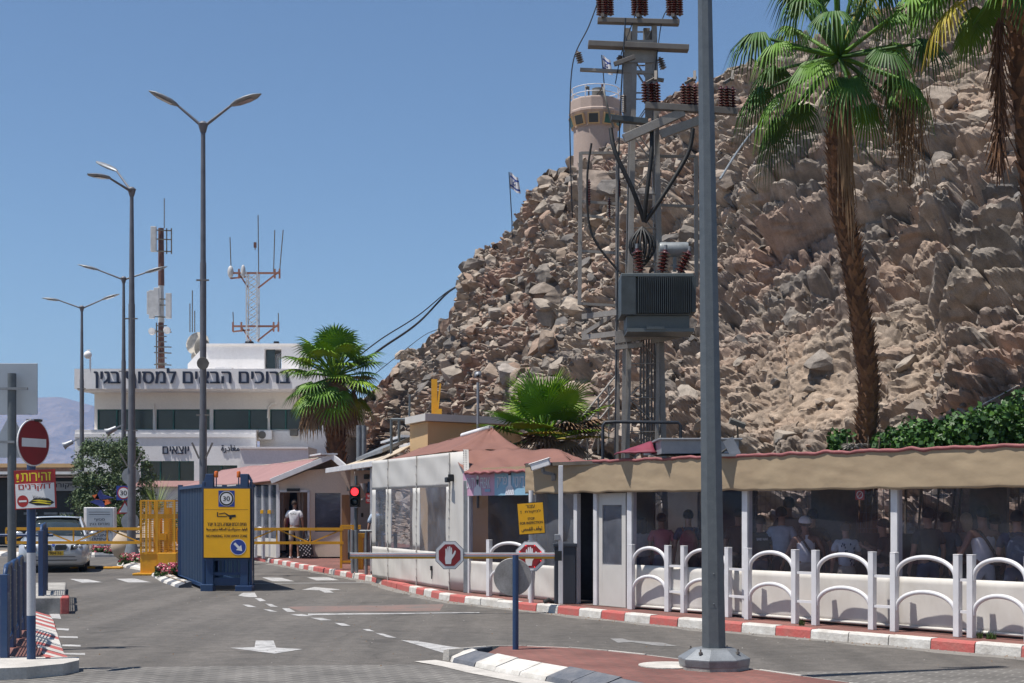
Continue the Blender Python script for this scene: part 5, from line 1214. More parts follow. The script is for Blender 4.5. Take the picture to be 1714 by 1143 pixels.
for k in range(9):
    y0, y1 = 572-k*12.5, 572-(k+1)*12.5; x0, x1 = (414,432) if k % 2 else (432,414)
    for dy in (-.3,.3): m.bar(W(x0,y0,YM)+V(0,dy,0), W(x1,y1,YM)+V(0,dy,0), .035); m.bar(W(x1,y0,YM)+V(0,dy,0), W(x0,y1,YM)+V(0,dy,0), .035)
m.build('lattice', 'antenna_white', lm)
for y0, x0, x1 in ((458,386,468),(547,390,466)):
    m = MB(); m.bar(W(x0,y0-1,YM), W(x1,y0-1,YM), .10); m.bar(W(x0,y0+8,YM), W(x0+28,y0+5,YM), .08); m.bar(W(x1,y0-4,YM), W(x1-36,y0+24,YM), .08); m.bar(W(x0+14,y0,YM), W(x0+30,y0+24,YM), .08)
    for x in (x0,x0+14,x1-8,x1): m.bar(W(x,y0-8,YM), W(x,y0+8,YM), .09)
    m.build('side_arm', 'antenna_orange', lm)
m = MB()
for x, y0, x2, y1 in ((433,456,432,360),(387,455,385,397),(458,455,460,385),(468,455,474,385),(427,412,427,418),(391,545,390,522),(466,545,466,524)): m = MB(); m.tube([W(x,y0,YM), W(x2,y1,YM)], .03, 5); m.build('whip_antenna', 'dish_grey', lm)
m = MB(); m.box(W(427,410,YM), (.14,.14,.28)); m.build('beacon', 'antenna_rust', lm)
m = MB(); m.sph(W(386,455,YM), (.17,.17,.34)); m.build('radome', 'antenna_white', lm); m = MB(); m.sph(W(407,454,YM-.1), (.13,.13,.36)); m.build('radome', 'antenna_white', lm)
m = MB()
for x, y1 in ((318,508),(322,486),(326,520)): m.tube([W(x,556,77), W(x,y1,77)], .03, 5)
tag(m.build('whip_aerials', 'dish_grey'), 'cluster of thin whip aerials behind the satellite dishes', 'aerial')
# camera mast, yellow post, railings behind the cabin
m = MB(); c_ = W(800,628,34); m.tube([W(800,850,34), W(800,640,34)], .035, 8); m.sph(c_, .085); m.box(c_+V(0,.05,.02), (.16,.1,.16)); m.k = 1; m.sph(c_+V(0,-.08,-.02), .04); tag(m.build('camera_mast', ['sign_back', 'black'], loc=None), 'thin grey mast with a round camera rising above the ochre cabin', 'camera mast')
m = MB(); p = W(729,700,40); m.bar(W(728,850,40)+V(0,0,0), W(727,635,40), .16,.16); m.bar(W(732,690,39.8), W(737,642,39.8), .05); m.box(W(734,692,39.8), (.18,.2,.25)); tag(m.build('boom_post', 'yellow_paint'), 'upright yellow crane post above the ochre cabin roof', 'post')
rl = thing('stair_railing', 'grey stair railing climbing the slope left of the pylon', 'railing', W(1010,700,32)); m = MB()
for dz in (0,.28,.55): m.tube([W(965,720,32)+V(0,0,dz-.4), W(1036,640,33.5)+V(0,0,dz-.3)], .022, 6)
m.build('rail', 'steel_pale', rl); m = MB()
for k in range(5): p = W(965,720,32).lerp(W(1036,640,33.5), k/4); m.bar(p+V(0,0,-1.1), p+V(0,0,.2), .035)
m.build('post', 'steel_pale', rl)
m = MB()
m.tube([W(1009,775,25.8),W(1009,712,25.8),W(1013,707,25.8),W(1030,706,25.8),W(1135,707,25.8),W(1139,712,25.8),W(1139,775,25.8)], .03, 8); tag(m.build('railing', 'wire_blue'), 'dark blue pipe railing round the pylon foot above the shelter roof', 'railing')
m = MB(); m.tube([W(655,760,38),W(655,702,38)], .04, 6); m.tube([W(655,702,38),W(686,702,38)], .04, 6); m.tube([W(668,702,38),W(668,740,38)], .04, 6); m.tube([W(685,702,38),W(686,660,38)], .03, 6); tag(m.build('railing', 'galv_dark'), 'dark pipe railing beside the ochre cabin', 'railing')
for px, lab in ((601,'left one of two grey pipes behind the tan canopy'), (609,'right one of two grey pipes behind the tan canopy')): m = MB(); m.tube([W(px,850,48), W(px,712,48)], .09, 10); tag(m.build('standpipe', 'galv'), lab, 'pipe', 'grey pipes behind the canopy')
# objects lying on the shelter roof
zr = 2.60
m = MB(); p = V(W(1135,0,23).x, 22.7, zr); m.prism([p+V(-.35,-.5,0), p+V(.85,-.5,0), p+V(.85,.8,0), p+V(-.35,.8,0)], (0,0,.20)); m.box(p+V(.25,.15,.215), (1.3,1.4,.03)); tag(m.build('roof_hatch', 'sign_back', bevel=.01), 'grey metal roof box on the shelter roof left of the big pole', 'roof box')
m = MB(); p = V(W(1062,0,23.4).x, 23.3, zr); m.grid(lambda u, v: p+V((u-.5)*.62, (v-.5)*.9, .03+.17*max(0,u*1.25)*math.sin(min(1,v*1.6)*1.7)*(u < .97)+.015*noise.noise(V(u*6,v*6,2))), 14, 12); tag(m.build('tarpaulin', 'maroon_tarp', solid=.02), 'crumpled maroon tarpaulin on the shelter roof edge by the pylon', 'tarpaulin')
fl = thing('roof_floodlight', 'grey floodlight with a bent plate bracket on the shelter roof', 'floodlight', W(1222,762,21.5))
m = MB(); m.bar(W(1232,762,21.3), W(1218,735,21.3), .16,.02, up=(0,1,0)); m.box(W(1225,762,21.3), (.4,.3,.04)); m.build('bracket', 'sign_back', fl); m = MB(); m.tube([W(1235,758,21.4),W(1215,752,21.4),W(1207,758,21.4)], .02, 6); m.build('lead', 'cable', fl)
m = MB(); m.box(W(1234,708,25), (.28,.2,.08), R_=Euler((R(15),R(20),0)).to_matrix()); m.bar(W(1234,712,25), W(1236,745,25.2), .03); tag(m.build('floodlight', 'dish_grey'), 'dark floodlight tilted on a stake at the foot of the rocks', 'floodlight')
# ============================================================ boom barrier, stop octagons
bb = thing('boom_barrier', 'boom barrier with a dark blue-grey cabinet and a silver and yellow boom', 'barrier', G(946,1011,PV))
bo = G(946,1011,PV); YBm = 23.75
m = MB(); m.box(bo+V(0,.17,.49), (.36,.36,.98)); cab = m.build('cabinet', 'box_grey', bb, bevel=.015)
m = MB(); m.box(bo+V(0,.17,.995), (.40,.40,.06)); m.box(bo+V(0,.17,1.03), (.30,.32,.02)); m.build('lid', 'box_grey', cab, bevel=.012)
z_b = W(0,930,YBm).z
m = MB(); x0, x1 = W(586,930,YBm).x, W(931,930,YBm).x; m.box(((x0+x1)/2, YBm-.07, z_b+.02), (x1-x0, .05, .062)); m.k = 1; m.box(((x0+x1)/2, YBm-.068, z_b-.03), (x1-x0-.01, .045, .034)); m.k = 2; m.box(((x0+x1)/2, YBm-.098, z_b+.018), (x1-x0-.03, .004, .010)); bm_ = m.build('boom', ['metal_white', 'yellow_paint', 'kerb_red'], bb, bevel=.004)
m = MB(); m.box((x1+.03, YBm-.05, z_b), (.12,.10,.16)); m.box((x0-.01, YBm-.07, z_b), (.03,.07,.11)); m.build('boom_clamp', 'black', bb)
m = MB(); m.tube([bo+V(-.2,.05,.02), bo+V(-.28,0,.07), bo+V(-.36,-.02,.03)], .04, 8); m.build('cable_boot', 'rubber', bb)
HAND = [(-.28,-.62),(.10,-.62),(.14,-.30),(.30,-.08),(.40,.10),(.44,.30),(.36,.33),(.26,.12),(.16,.02),(.17,.20),(.16,.50),(.12,.54),(.08,.50),(.06,.20),(.05,.58),(.01,.64),(-.04,.60),(-.05,.22),(-.08,.56),(-.12,.60),(-.16,.56),(-.16,.20),(-.21,.44),(-.25,.47),(-.29,.42),(-.30,.0),(-.33,-.25)]
def octsign(px, py, Y, rpx, lab, rot=0., led=False):
    c = W(px,py,Y); r_ = rpx/F*Y; t = thing('stop_sign', lab, 'sign', c, 0, 'octagonal stop signs on the boom'); r = V(math.cos(rot), math.sin(rot), 0); n = V(math.sin(rot), -math.cos(rot), 0)
    o8 = lambda q, d: [c+n*d+r*q*math.cos(math.pi/8+math.pi/4*k)+V(0,0,q*math.sin(math.pi/8+math.pi/4*k)) for k in range(8)]
    m = MB(); m.prism(o8(r_*1.04,0), n*.016); m.build('board', 'sign_back', t)
    m = MB(); m.prism(o8(r_*.985,.016), n*.003); m.build('rim', 'sign_white', t)
    m = MB(); m.prism(o8(r_*.80,.019), n*.003); m.build('face', 'sign_red_deep', t)
    m = MB(); flat(m, c+n*.0245, r, [(x*r_*.98, y*r_*.98) for x, y in HAND]); m.build('hand_symbol', 'sign_white', t)
    if led:
        m = MB()
        for k in range(8):
            if k in (2,3,0,7,1,6): m.sph(c+n*.026+r*r_*.74*math.cos(math.pi/8+math.pi/4*k)+V(0,0,r_*.74*math.sin(math.pi/8+math.pi/4*k)), .008, 6, 4)
        m.build('led', 'led_red', t)
octsign(752.5,929,YBm-.11,24.5,'red octagonal stop sign with a white hand in the middle of the boom', R(4))
octsign(888,931,YBm+.02,26,'red octagonal stop sign with lit corner lamps partly hidden by the round sign back', R(-10), True)
# round sign seen from behind on a blue post
rp = G(863,1087,PV); t = thing('round_sign', 'round sign seen from its stained grey back on a blue post in the island tip', 'sign', rp)
m = MB(); m.tube([rp, up(rp, W(0,929,rp.y).z)], .036, 12); m.build('post', 'blue_paint', t)
m = MB(); m.lathe([(0,0),(.215,0),(.22,.006),(.215,.012),(0,.012)], W(858,966,rp.y)+V(0,.05,0), 40, M=Euler((R(90),0,0)).to_matrix()); m.build('disc', 'sign_stain', t)
# yellow stop-for-inspection sign on its pole
p = G(890,1003,PV); p = V(W(889,0,24.55).x, 24.55, PV); t = thing('inspection_sign', 'tilted yellow stop for inspection sign with black writing in three languages', 'sign', p)
m = MB(); m.tube([p, up(p, 2.05)], .042, 12); m.build('pole', 'metal_white', t)
c = W(889,867.5,24.45); tl = R(-5.5); r = V(math.cos(tl),.0,-math.sin(tl)*-1*-1 if False else math.sin(-tl)*-1+0); r = V(math.cos(R(4)),0,math.sin(R(4))); u = V(-math.sin(R(4)),0,math.cos(R(4))); w2, h2 = .228, .272
m = MB(); m.prism([c-r*w2-u*h2, c+r*w2-u*h2, c+r*w2+u*h2, c-r*w2+u*h2], (0,.012,0)); m.build('board', 'black', t)
m = MB(); cf = c+V(0,-.003,0); w3, h3 = .216,.26; m.prism([cf-r*w3-u*h3, cf+r*w3-u*h3, cf+r*w3+u*h3, cf-r*w3+u*h3], (0,.004,0)); m.build('face', 'sign_yellow', t)
m = MB(); cf = c+V(0,-.0038,0)
letters(m, heb('עצור'), cf+u*.205, r, u, .15, .055, .016); letters(m, heb('לביקורת')+'', cf+u*.115+r*.035, r, u, .27, .06, .016); letters(m, '!', cf+u*.115-r*.165, r, u, .012, .055, .02)
letters(m, 'STOP', cf-u*.005, r, u, .115, .045, .02); letters(m, 'FOR INSPECTION', cf-u*.075, r, u, .385, .045, .02); letters(m, arabic('توقف للفحص'), cf-u*.185, r, u, .35, .085, .02); m.build('lettering', 'black', t)

# ============================================================ blue gate unit with its yellow sign
g0 = W(380,990,30.2); YGt = 30.2
gt = thing('barrier_gate', 'blue steel gate unit with ribbed side panels and a yellow no parking sign', 'gate', V(g0.x, YGt, 0))
def gx(px): return W(px,0,YGt).x
def gz(py): return W(0,py,YGt).z
def gbox(m, x0, y0, x1, y1, dy, th): m.box(((gx(x0)+gx(x1))/2, YGt+dy+th/2, (gz(y0)+gz(y1))/2), (gx(x1)-gx(x0), th, gz(y0)-gz(y1)))
m = MB(); gbox(m,337,978,358,990,-.1,.3); m.build('foot', 'blue_paint', gt, bevel=.01); m = MB(); gbox(m,395,980,423,990,-.1,.3); m.build('foot', 'blue_paint', gt, bevel=.01)
for x0, x1 in ((344,357),(402,415)): m = MB(); gbox(m,x0,793,x1,980,.0,.14); m.build('upright', 'blue_paint', gt, bevel=.01)
for x0, x1 in ((337,342),(417,421)): m = MB(); gbox(m,x0,806,x1,984,.06,.14); m.build('side_post', 'blue_paint', gt, bevel=.008)
m = MB(); gbox(m,340,814,420,818,.02,.1); gbox(m,357,958,402,963,.03,.08); gbox(m,357,967,402,980,.05,.05); gbox(m,342,930,417,938,.03,.1)
for x in (364,371,379,388,395): gbox(m,x,936,x+2,958,.06,.03)
m.bar(V(gx(341),YGt+.1,gz(806)), V(gx(346),YGt+.1,gz(795)), .05); m.bar(V(gx(420),YGt+.1,gz(806)), V(gx(414),YGt+.1,gz(795)), .05); m.build('crossbar', 'blue_paint', gt)
for x in (361,398.5):
    m = MB(); gbox(m,x-.8,797,x+.8,816,.05,.03); bc_ = m.build('lamp_stem', 'blue_paint', gt)
    m = MB(); m.lathe([(.038,gz(799)),(.042,gz(797)),(.042,gz(790)),(.03,gz(788.5)),(0,gz(788))], (gx(x),YGt+.06,0), 14); m.build('amber_lamp', 'amber', gt)
def ribbed(a, b, z0, z1, n_, name, par):
    d = (b-a); L = d.length; dn_ = d.normalized(); nn = V(dn_.y,-dn_.x,0); k_ = int(n_); m = MB(); vs = []
    prof = []
    for i in range(k_):
        for t, o_ in ((0,0),(.35,0),(.5,.035),(.85,.035)): prof.append(((i+t)/k_, o_))
    prof.append((1,0))
    m.grid(lambda u, v: up(a+d*prof[round(u*(len(prof)-1))][0]+nn*prof[round(u*(len(prof)-1))][1], z0+(z1-z0)*v), len(prof)-1, 1, smooth=False); return m.build(name, 'blue_panel', par, solid=.004)
a = V(gx(337),YGt+.25,0); b = V(W(302,0,34.4).x,34.4,0); ribbed(a, b, .12, 2.2, 15, 'ribbed_panel', gt)
a2 = V(gx(421),YGt+.25,0); b2 = a2+(b-a); ribbed(a2, b2, .12, 2.2, 15, 'ribbed_panel', gt)
ribbed(b, b2, .12, 2.2, 5, 'ribbed_panel', gt)
m = MB()
for p in (b, b2): m.bar(up(p,0), up(p,2.3), .10)
for z in (.10,2.22):
    m.bar(up(a,z), up(b,z), .07); m.bar(up(a2,z), up(b2,z), .07); m.bar(up(b,z), up(b2,z), .07)
m.build('frame', 'blue_paint', gt)
ns = thing('no_parking_sign', 'large yellow tow-away sign with a 30 limit and a blue arrow on the blue gate', 'sign', V(gx(380.5), YGt-.05, gz(935)))
m = MB(); gbox(m,340.5,816.5,420.5,934.5,-.045,.03); m.build('board', 'black', ns, bevel=.01)
m = MB(); gbox(m,342,818,419,933,-.05,.006); m.build('face', 'sign_yellow', ns)
sx_ = YGt/F; sp = lambda px, py, d=.0: V(gx(px), YGt-.053-d, gz(py)); RX, UZ = V(1,0,0), V(0,0,1)
m = MB(); flat(m, sp(380,834.5), RX, [(-13.5*sx_,-13.5*sx_),(13.5*sx_,-13.5*sx_),(13.5*sx_,13.5*sx_),(-13.5*sx_,13.5*sx_)]); m.build('blue_field', 'sign_blue', ns); m = MB(); disc(m, sp(399.5,915.5), RX, 13.5*sx_); m.build('blue_disc', 'sign_blue', ns)
m = MB(); disc(m, sp(380,834.5,.002), RX, 12.6*sx_); disc(m, sp(380,834.5,.006), RX, 9.2*sx_); disc(m, sp(399.5,915.5,.002), RX, 13.4*sx_, inner=12.6*sx_)
q = .7071; flat(m, sp(399.5,915.5,.002), (q,0,-q), [(-9*sx_,-2*sx_),(1*sx_,-2*sx_),(1*sx_,-6*sx_),(9.5*sx_,0),(1*sx_,6*sx_),(1*sx_,2*sx_),(-9*sx_,2*sx_)], u=(q,0,q)); m.build('white_mark', 'sign_white', ns)
m = MB(); disc(m, sp(380,834.5,.004), RX, 11.8*sx_); letters(m, '30', sp(380,834.5,.008), RX, UZ, 11.5*sx_, 8*sx_, .016)
flat(m, sp(380,853), RX, [(-36*sx_,0),(36*sx_,0),(36*sx_,.5*sx_),(-36*sx_,.5*sx_)])
flat(m, sp(364,860), RX, [(0,-5*sx_),(17*sx_,-5*sx_),(17*sx_,-3.6*sx_),(2*sx_,-3.6*sx_),(2*sx_,3*sx_),(0,3*sx_)]); flat(m, sp(364,860), RX, [(3*sx_,.4*sx_),(13*sx_,2.4*sx_),(20*sx_,-2*sx_),(31*sx_,-1.2*sx_),(32*sx_,-5*sx_),(26*sx_,-6*sx_),(19*sx_,-4.6*sx_),(13*sx_,.8*sx_),(4*sx_,-1*sx_)]); disc(m, sp(386.5,867), RX, 2.3*sx_)
letters(m, heb('חניית רכבים אסורה. רכב זר ייגרר'), sp(380.5,877.5), RX, UZ, 65*sx_, 5.6*sx_, .02); letters(m, arabic('الوقوف ممنوع السيارة المخالفة ستقوم بجرها'), sp(380.5,886.5), RX, UZ, 68*sx_, 7*sx_, .02); letters(m, 'NO PARKING. TOW AWAY ZONE', sp(380.5,897), RX, UZ, 68*sx_, 4.6*sx_, .02); m.build('lettering', 'black', ns)

# ============================================================ yellow gates with cage
YY = 37.2
yg = thing('truss_gate', 'yellow truss barrier arm with a wire cage housing across the left lane', 'gate', V(W(265,0,YY).x, YY, 0))
def yz(py): return W(0,py,YY).z
def yx(px): return W(px,0,YY).x
def truss(m, x0, x1, ya=885, yb=908, dy=0., zig=8):
    for y_, h_ in ((ya,.075),(yb,.075)): m.bar(V(yx(x0),YY+dy,yz(y_)), V(yx(x1),YY+dy,yz(y_)), .07, h_)
    n = max(2, round((x1-x0)/55))
    for k in range(n):
        a = x0+(x1-x0)*k/n; b = x0+(x1-x0)*(k+1)/n
        m.bar(V(yx(a),YY+dy,yz(ya)), V(yx(a),YY+dy,yz(yb)), .035)
        p0, p1 = (ya,yb) if k % 2 else (yb,ya); m.bar(V(yx(a),YY+dy,yz(p0)), V(yx(b),YY+dy,yz(p1)), .035)
m = MB(); truss(m, 10, 236); m.build('truss_arm', 'yellow_paint', yg)
m = MB(); m.box((yx(249),YY+.35,yz(945)), (yx(264)-yx(235),.7,yz(926)-yz(964))); m.box((yx(283),YY+.25,yz(945)), (yx(298)-yx(267),1.0,yz(926)-yz(966))); m.box((yx(240),YY+.1,.03), (.5,.5,.06)); m.build('base_box', 'yellow_paint', yg, bevel=.012)
m = MB()
for x in (236,245,263,292):
    for dy in (0,.9): m.bar(V(yx(x),YY+dy,yz(928)), V(yx(x),YY+dy,yz(838)), .05)
for y_ in (838,862,866,926):
    for dy in (0,.9): m.bar(V(yx(235),YY+dy,yz(y_)), V(yx(293),YY+dy,yz(y_)), .04)
    for x in (236,292): m.bar(V(yx(x),YY,yz(y_)), V(yx(x),YY+.9,yz(y_)), .04)
m.build('cage_frame', 'yellow_paint', yg)
m = MB()
for k in range(24):
    y_ = 839+k*3.6
    m.bar(V(yx(236),YY-.02,yz(y_)), V(yx(292),YY-.02,yz(y_)), .012); m.bar(V(yx(236),YY+.9,yz(y_)), V(yx(292),YY+.9,yz(y_)), .012); m.bar(V(yx(292),YY,yz(y_)), V(yx(292),YY+.9,yz(y_)), .012)
for k in range(8): m.bar(V(yx(240+k*7),YY-.02,yz(838)), V(yx(240+k*7),YY-.02,yz(926)), .012)
m.build('cage_wire', 'yellow_paint', yg)
m = MB(); m.box((yx(258),YY+.4,yz(895)), (.16,.3,1.0)); m.box((yx(275),YY+.4,yz(885)), (.14,.3,1.1)); m.box((yx(266),YY+.3,yz(899)), (.3,.25,.16)); m.build('drive_unit', 'yellow_paint', yg)
yg2 = thing('truss_gate', 'yellow truss barrier arm across the right lane with a slim end frame', 'gate', V(W(580,0,38.5).x, 38.5, PV))
YY = 38.5
m = MB(); truss(m, 296, 575, 885.5, 908.5, 0, 8); m.build('truss_arm', 'yellow_paint', yg2)
m = MB()
for x in (571,591): m.bar(V(yx(x),YY,PV), V(yx(x),YY,yz(880)), .06)
for y_ in (880,884,940): m.bar(V(yx(570),YY,yz(y_)), V(yx(604),YY,yz(y_)), .05)
m.build('end_frame', 'yellow_paint', yg2)
m = MB(); m.box(V(yx(606),YY-.6,(yz(893)+PV)/2), (.20,.22,yz(893)-PV)); m.box(V(yx(606),YY-.6,yz(896)), (.30,.3,.12)); m.build('drive_post', 'yellow_paint', yg2, bevel=.01)
# steel fork posts and blue fence by the tip of the boom
fp = thing('fork_rail', 'galvanised pipe railing with a fork post behind the tip of the boom', 'railing', V(W(600,0,35).x, 35, PV)); 
for px in (584,591,613,625.5):
    m = MB(); p = V(W(px,0,34.8).x, 34.8 if px > 592 else 35.6, PV); m.tube([p, up(p, W(0,888,34.8).z)], .04, 8); m.build('post', 'galv', fp)
m = MB(); m.tube([W(602,889,34.8), W(627,889,34.8)], .035, 8); m.tube([W(584,887,35.6), W(584,925,35.6), W(588,925,35.6)], .03, 6); m.build('rail', 'galv', fp)
def mesh_fence(t, a, b, h0, h1, posts=True, rnd=.0, nv=6, nh=5, pw=.08):
    """framed mesh panel between ground points"""
    d = b-a; L = d.length; dn_ = d.normalized()
    for p in (a, b): m = MB(); m.bar(up(p,PV), up(p,h1+.06), pw); m.build('post', 'blue_paint', t, bevel=.006)
    m = MB(); a2, b2 = a+dn_*.07, b-dn_*.07; m.tube([up(a2,h0), up(b2,h0), up(b2,h1), up(a2,h1)], .022, 8, closed=True); m.build('panel_frame', 'blue_paint', t)
    m = MB()
    for k in range(1, nv): p = a2.lerp(b2, k/nv); m.bar(up(p,h0), up(p,h1), .009)
    for k in range(1, nh): z = h0+(h1-h0)*k/nh; m.bar(up(a2,z), up(b2,z), .009)
    m.build('wire_mesh', 'galv', t)
t = thing('mesh_fence', 'short blue framed mesh fence panel beside the white tent corner', 'fence', V(-2.45,31.4,PV)); mesh_fence(t, G(641,962,PV)+V(.03,-.4,0), G(662,969,PV), .3, 1.12)
# traffic light
tp_ = V(W(596,0,36.3).x, 36.3, PV); t = thing('traffic_light', 'black two-lamp traffic light showing red on a grey post', 'traffic light', tp_)
m = MB(); m.tube([tp_, up(tp_, W(0,850,36.3).z)], .05, 10); m.tube([up(tp_,W(0,812,36.3).z), up(tp_,W(0,796,36.3).z)], .04, 8); m.build('post', 'galv_dark', t)
c = W(594.5,831,36.2); m = MB(); m.box(c, (.26,.16,.53)); m.build('housing', 'black', t, bevel=.012)
m = MB()
for z in (.12,-.13): m.lathe([(.11,0),(.11,.14)], c+V(0,-.08,z), 18, M=Euler((R(90),0,0)).to_matrix())
m.m = [0]*len(m.f); m.f = [f for f in m.f if len(f) == 4]; m.m = m.m[:len(m.f)]; m.sm = m.sm[:len(m.f)]; m.build('visor', 'black', t, solid=.006)
m = MB(); m.sph(c+V(0,-.085,.12), (.10,.03,.10), 18, 8, z0=-1); m.build('red_lamp', 'led_red', t); m = MB(); m.sph(c+V(0,-.085,-.13), (.10,.03,.10), 18, 8); m.build('dark_lamp', 'win_dark', t)
m = MB(); m.box(W(593,897,36.1), (.10,.08,.28)); m.build('control_box', 'galv', t, bevel=.01)

# ============================================================ signs and fences at the left
ps = V(-5.17,15.42,PV); t = thing('no_entry_sign', 'round red no entry sign turned aside on a blue and white banded post', 'sign', ps)
m = MB(); zb = [PV, W(0,1030,15.42).z, W(0,925,15.42).z, W(0,770,15.42).z]
for a, b, k in zip(zb[:-1], zb[1:], (0,1,0)): m.k = k; m.tube([up(ps,a), up(ps,b)], .047, 14)
m.build('post', ['blue_paint', 'metal_chip'], t)
M_ = Matrix.Rotation(R(68), 3, 'Z')@Euler((R(90),0,0)).to_matrix(); c = W(55,741,15.25); nn = M_@V(0,0,1)
m = MB(); m.lathe([(0,0),(.25,0),(.25,.012),(0,.012)], c, 40, M=M_); m.build('rim', 'sign_white', t); m = MB(); rr_ = M_@V(1,0,0)
disc(m, c+nn*.014, rr_, .238, n=40); m.build('face', 'sign_red_deep', t); m = MB(); flat(m, c+nn*.017, rr_, [(-.19,-.045),(.19,-.045),(.19,.045),(-.19,.045)]); m.build('white_mark', 'sign_white', t)
m = MB(); m.box(c+V(0,.05,.24), (.14,.1,.025)); m.build('clamp', 'black', t)
ds = thing('caution_board', 'white and red Hebrew caution board about road spikes under the no entry sign', 'sign', W(58,850,15.3)); c = W(58.5,819,15.3); a_ = R(2.5); r = V(math.cos(a_),0,math.sin(a_)); u = V(-math.sin(a_),0,math.cos(a_)); k_ = 15.3/F
def rect(m, cx, cy, w_, h_, d): p = c+r*cx*k_+u*cy*k_+V(0,-d,0); m.prism([p-r*w_/2*k_-u*h_/2*k_, p+r*w_/2*k_-u*h_/2*k_, p+r*w_/2*k_+u*h_/2*k_, p-r*w_/2*k_+u*h_/2*k_], (0,.003,0))
m = MB(); m.prism([c-r*34*k_-u*32*k_, c+r*34*k_-u*32*k_, c+r*34*k_+u*32*k_, c-r*34*k_+u*32*k_], (0,.02,0)); m.build('board', 'sign_red', ds, bevel=.004)
m = MB(); rect(m, 0, -10.5, 65, 41, .003); m.build('face', 'sign_white', ds)
m = MB(); letters(m, heb('זהירות')+'', c+r*3*k_+u*21*k_+V(0,-.0012,0), r, u, 50*k_, 14*k_, .016); letters(m, '!', c-r*28*k_+u*20*k_+V(0,-.0012,0), r, u, 4*k_, 14*k_, .016); m.build('lettering', 'sign_yel2', ds)
m = MB(); letters(m, heb('דוקרנים'), c+r*0*k_+u*3*k_+V(0,-.0038,0), r, u, 54*k_, 12*k_, .02); q_ = c-r*21*k_-u*19*k_+V(0,-.0038,0); disc(m, q_, r, 9.5*k_, u=u, sq=1.05, n=24); m.build('red_mark', 'sign_red', ds)
m = MB(); flat(m, q_+V(0,-.001,0), r, [(-6.5*k_,-1.5*k_),(6.5*k_,-1.5*k_),(6.5*k_,1.5*k_),(-6.5*k_,1.5*k_)], u=u); m.build('bar_mark', 'sign_white', ds)
m = MB(); q_ = c+r*10*k_-u*20*k_+V(0,-.0038,0)
flat(m, q_, r, [(-22*k_,-2*k_),(-8*k_,-7*k_),(14*k_,-8*k_),(22*k_,-3*k_),(12*k_,4*k_),(-12*k_,5*k_)], u=u)
for x in range(10): flat(m, q_, r, [((-13+2.4*x)*k_,4.5*k_),((-11+2.4*x)*k_,4.2*k_),((-14+2.4*x)*k_,(11-.6*x)*k_)], u=u)
m.k = 1
for s_ in (0,1): flat(m, q_+V(0,-.001,0), r, [(-17*k_,(-2+s_*3.5)*k_),(-4*k_,(-.5+s_*3)*k_),(17*k_,(-5+s_*4)*k_),(15*k_,(-6.5+s_*4)*k_),(-4*k_,(-3+s_*3)*k_)], u=u)
m.build('spike_symbol', ['black', 'sign_yel2'], ds)
# grey pole with the backs of two traffic signs
gp = V(W(20,0,17.5).x, 17.5, PV); t = thing('sign_pole', 'grey pole at the left edge with a rectangular and a triangular sign seen from behind', 'sign', gp)
m = MB(); m.tube([gp, up(gp, W(0,625,17.5).z)], .052, 14); m.build('pole', 'galv_dark', t)
m = MB(); a = W(-14,694,17.62); b = W(63,608,17.62); m.box(((a.x+b.x)/2,17.62,(a.z+b.z)/2), (b.x-a.x,.012,b.z-a.z)); m.build('rectangular_back', 'sign_pale', t, bevel=.004)
m = MB(); m.prism([W(-22,766,17.62), W(58,766,17.62), W(18,690,17.62)], (0,.012,0)); m.build('triangular_back', 'sign_pale', t)
m = MB()
for y_ in (651,740): m.bar(W(-12,y_,17.5)+V(0,-.055,0), W(49 if y_ < 700 else 27,y_,17.5)+V(0,-.055,0), .03,.03)
m.build('clamp', 'galv', t)
# blue mesh fence along the left footway
fa_, fb_ = V(-5.50,15.55,0), V(-6.52,19.1,0)
t = thing('mesh_fence', 'nearest blue mesh fence along the left footway behind the banded post', 'fence', up(fa_,PV))
def fence_run(t, a, b, n, h0=.28, h1=1.06):
    for k in range(n):
        p, q = a.lerp(b, k/n), a.lerp(b, (k+1)/n); d = (q-p).normalized()
        if k == 0: m = MB(); m.bar(up(p,PV), up(p,h1-.03), .085); m.build('post', 'blue_paint', t, bevel=.006)
        m = MB(); m.bar(up(q,PV), up(q,h1-.03), .085); m.build('post', 'blue_paint', t, bevel=.006)
        p2, q2 = p+d*.09, q-d*.09; m = MB()
        pts = [up(p2,h0+.1), up(p2+d*.05,h0), up(q2-d*.05,h0), up(q2,h0+.1), up(q2,h1-.03), up(q2-d*.15,h1+.05), up(p2+d*.15,h1+.05), up(p2,h1-.03)]
        m.tube(pts, .026, 8, closed=True); m.build('panel_frame', 'blue_paint', t)
        m = MB()
        for j in range(1, 9): z = h0+(h1-h0)*j/9; m.bar(up(p2,z), up(q2,z), .010)
        for j in range(1, 14): w_ = p2.lerp(q2, j/14); m.bar(up(w_,h0), up(w_,h1+.04), .010)
        m.build('wire_mesh', 'galv_dark', t)
fence_run(t, fa_, fb_, 3)
fa2, fb2 = V(-7.86,23.95,0), V(-9.05,27.8,0)
t = thing('mesh_fence', 'farther blue mesh fence standing on the concrete kerb block', 'fence', up(fa2,.3))
fence_run(t, fa2, fb2, 2, .5, 1.4)
m = MB(); m.tube([V(-13,27.5,1.22), V(-8.9,27.8,1.22)], .03, 6)
for k in range(4): m.bar(V(-12.6+k*1.2,27.6,PV), V(-12.6+k*1.2,27.6,1.22), .05)
tag(m.build('pipe_rail', 'blue_paint'), 'low blue pipe rail at the left edge beyond the fences', 'railing')
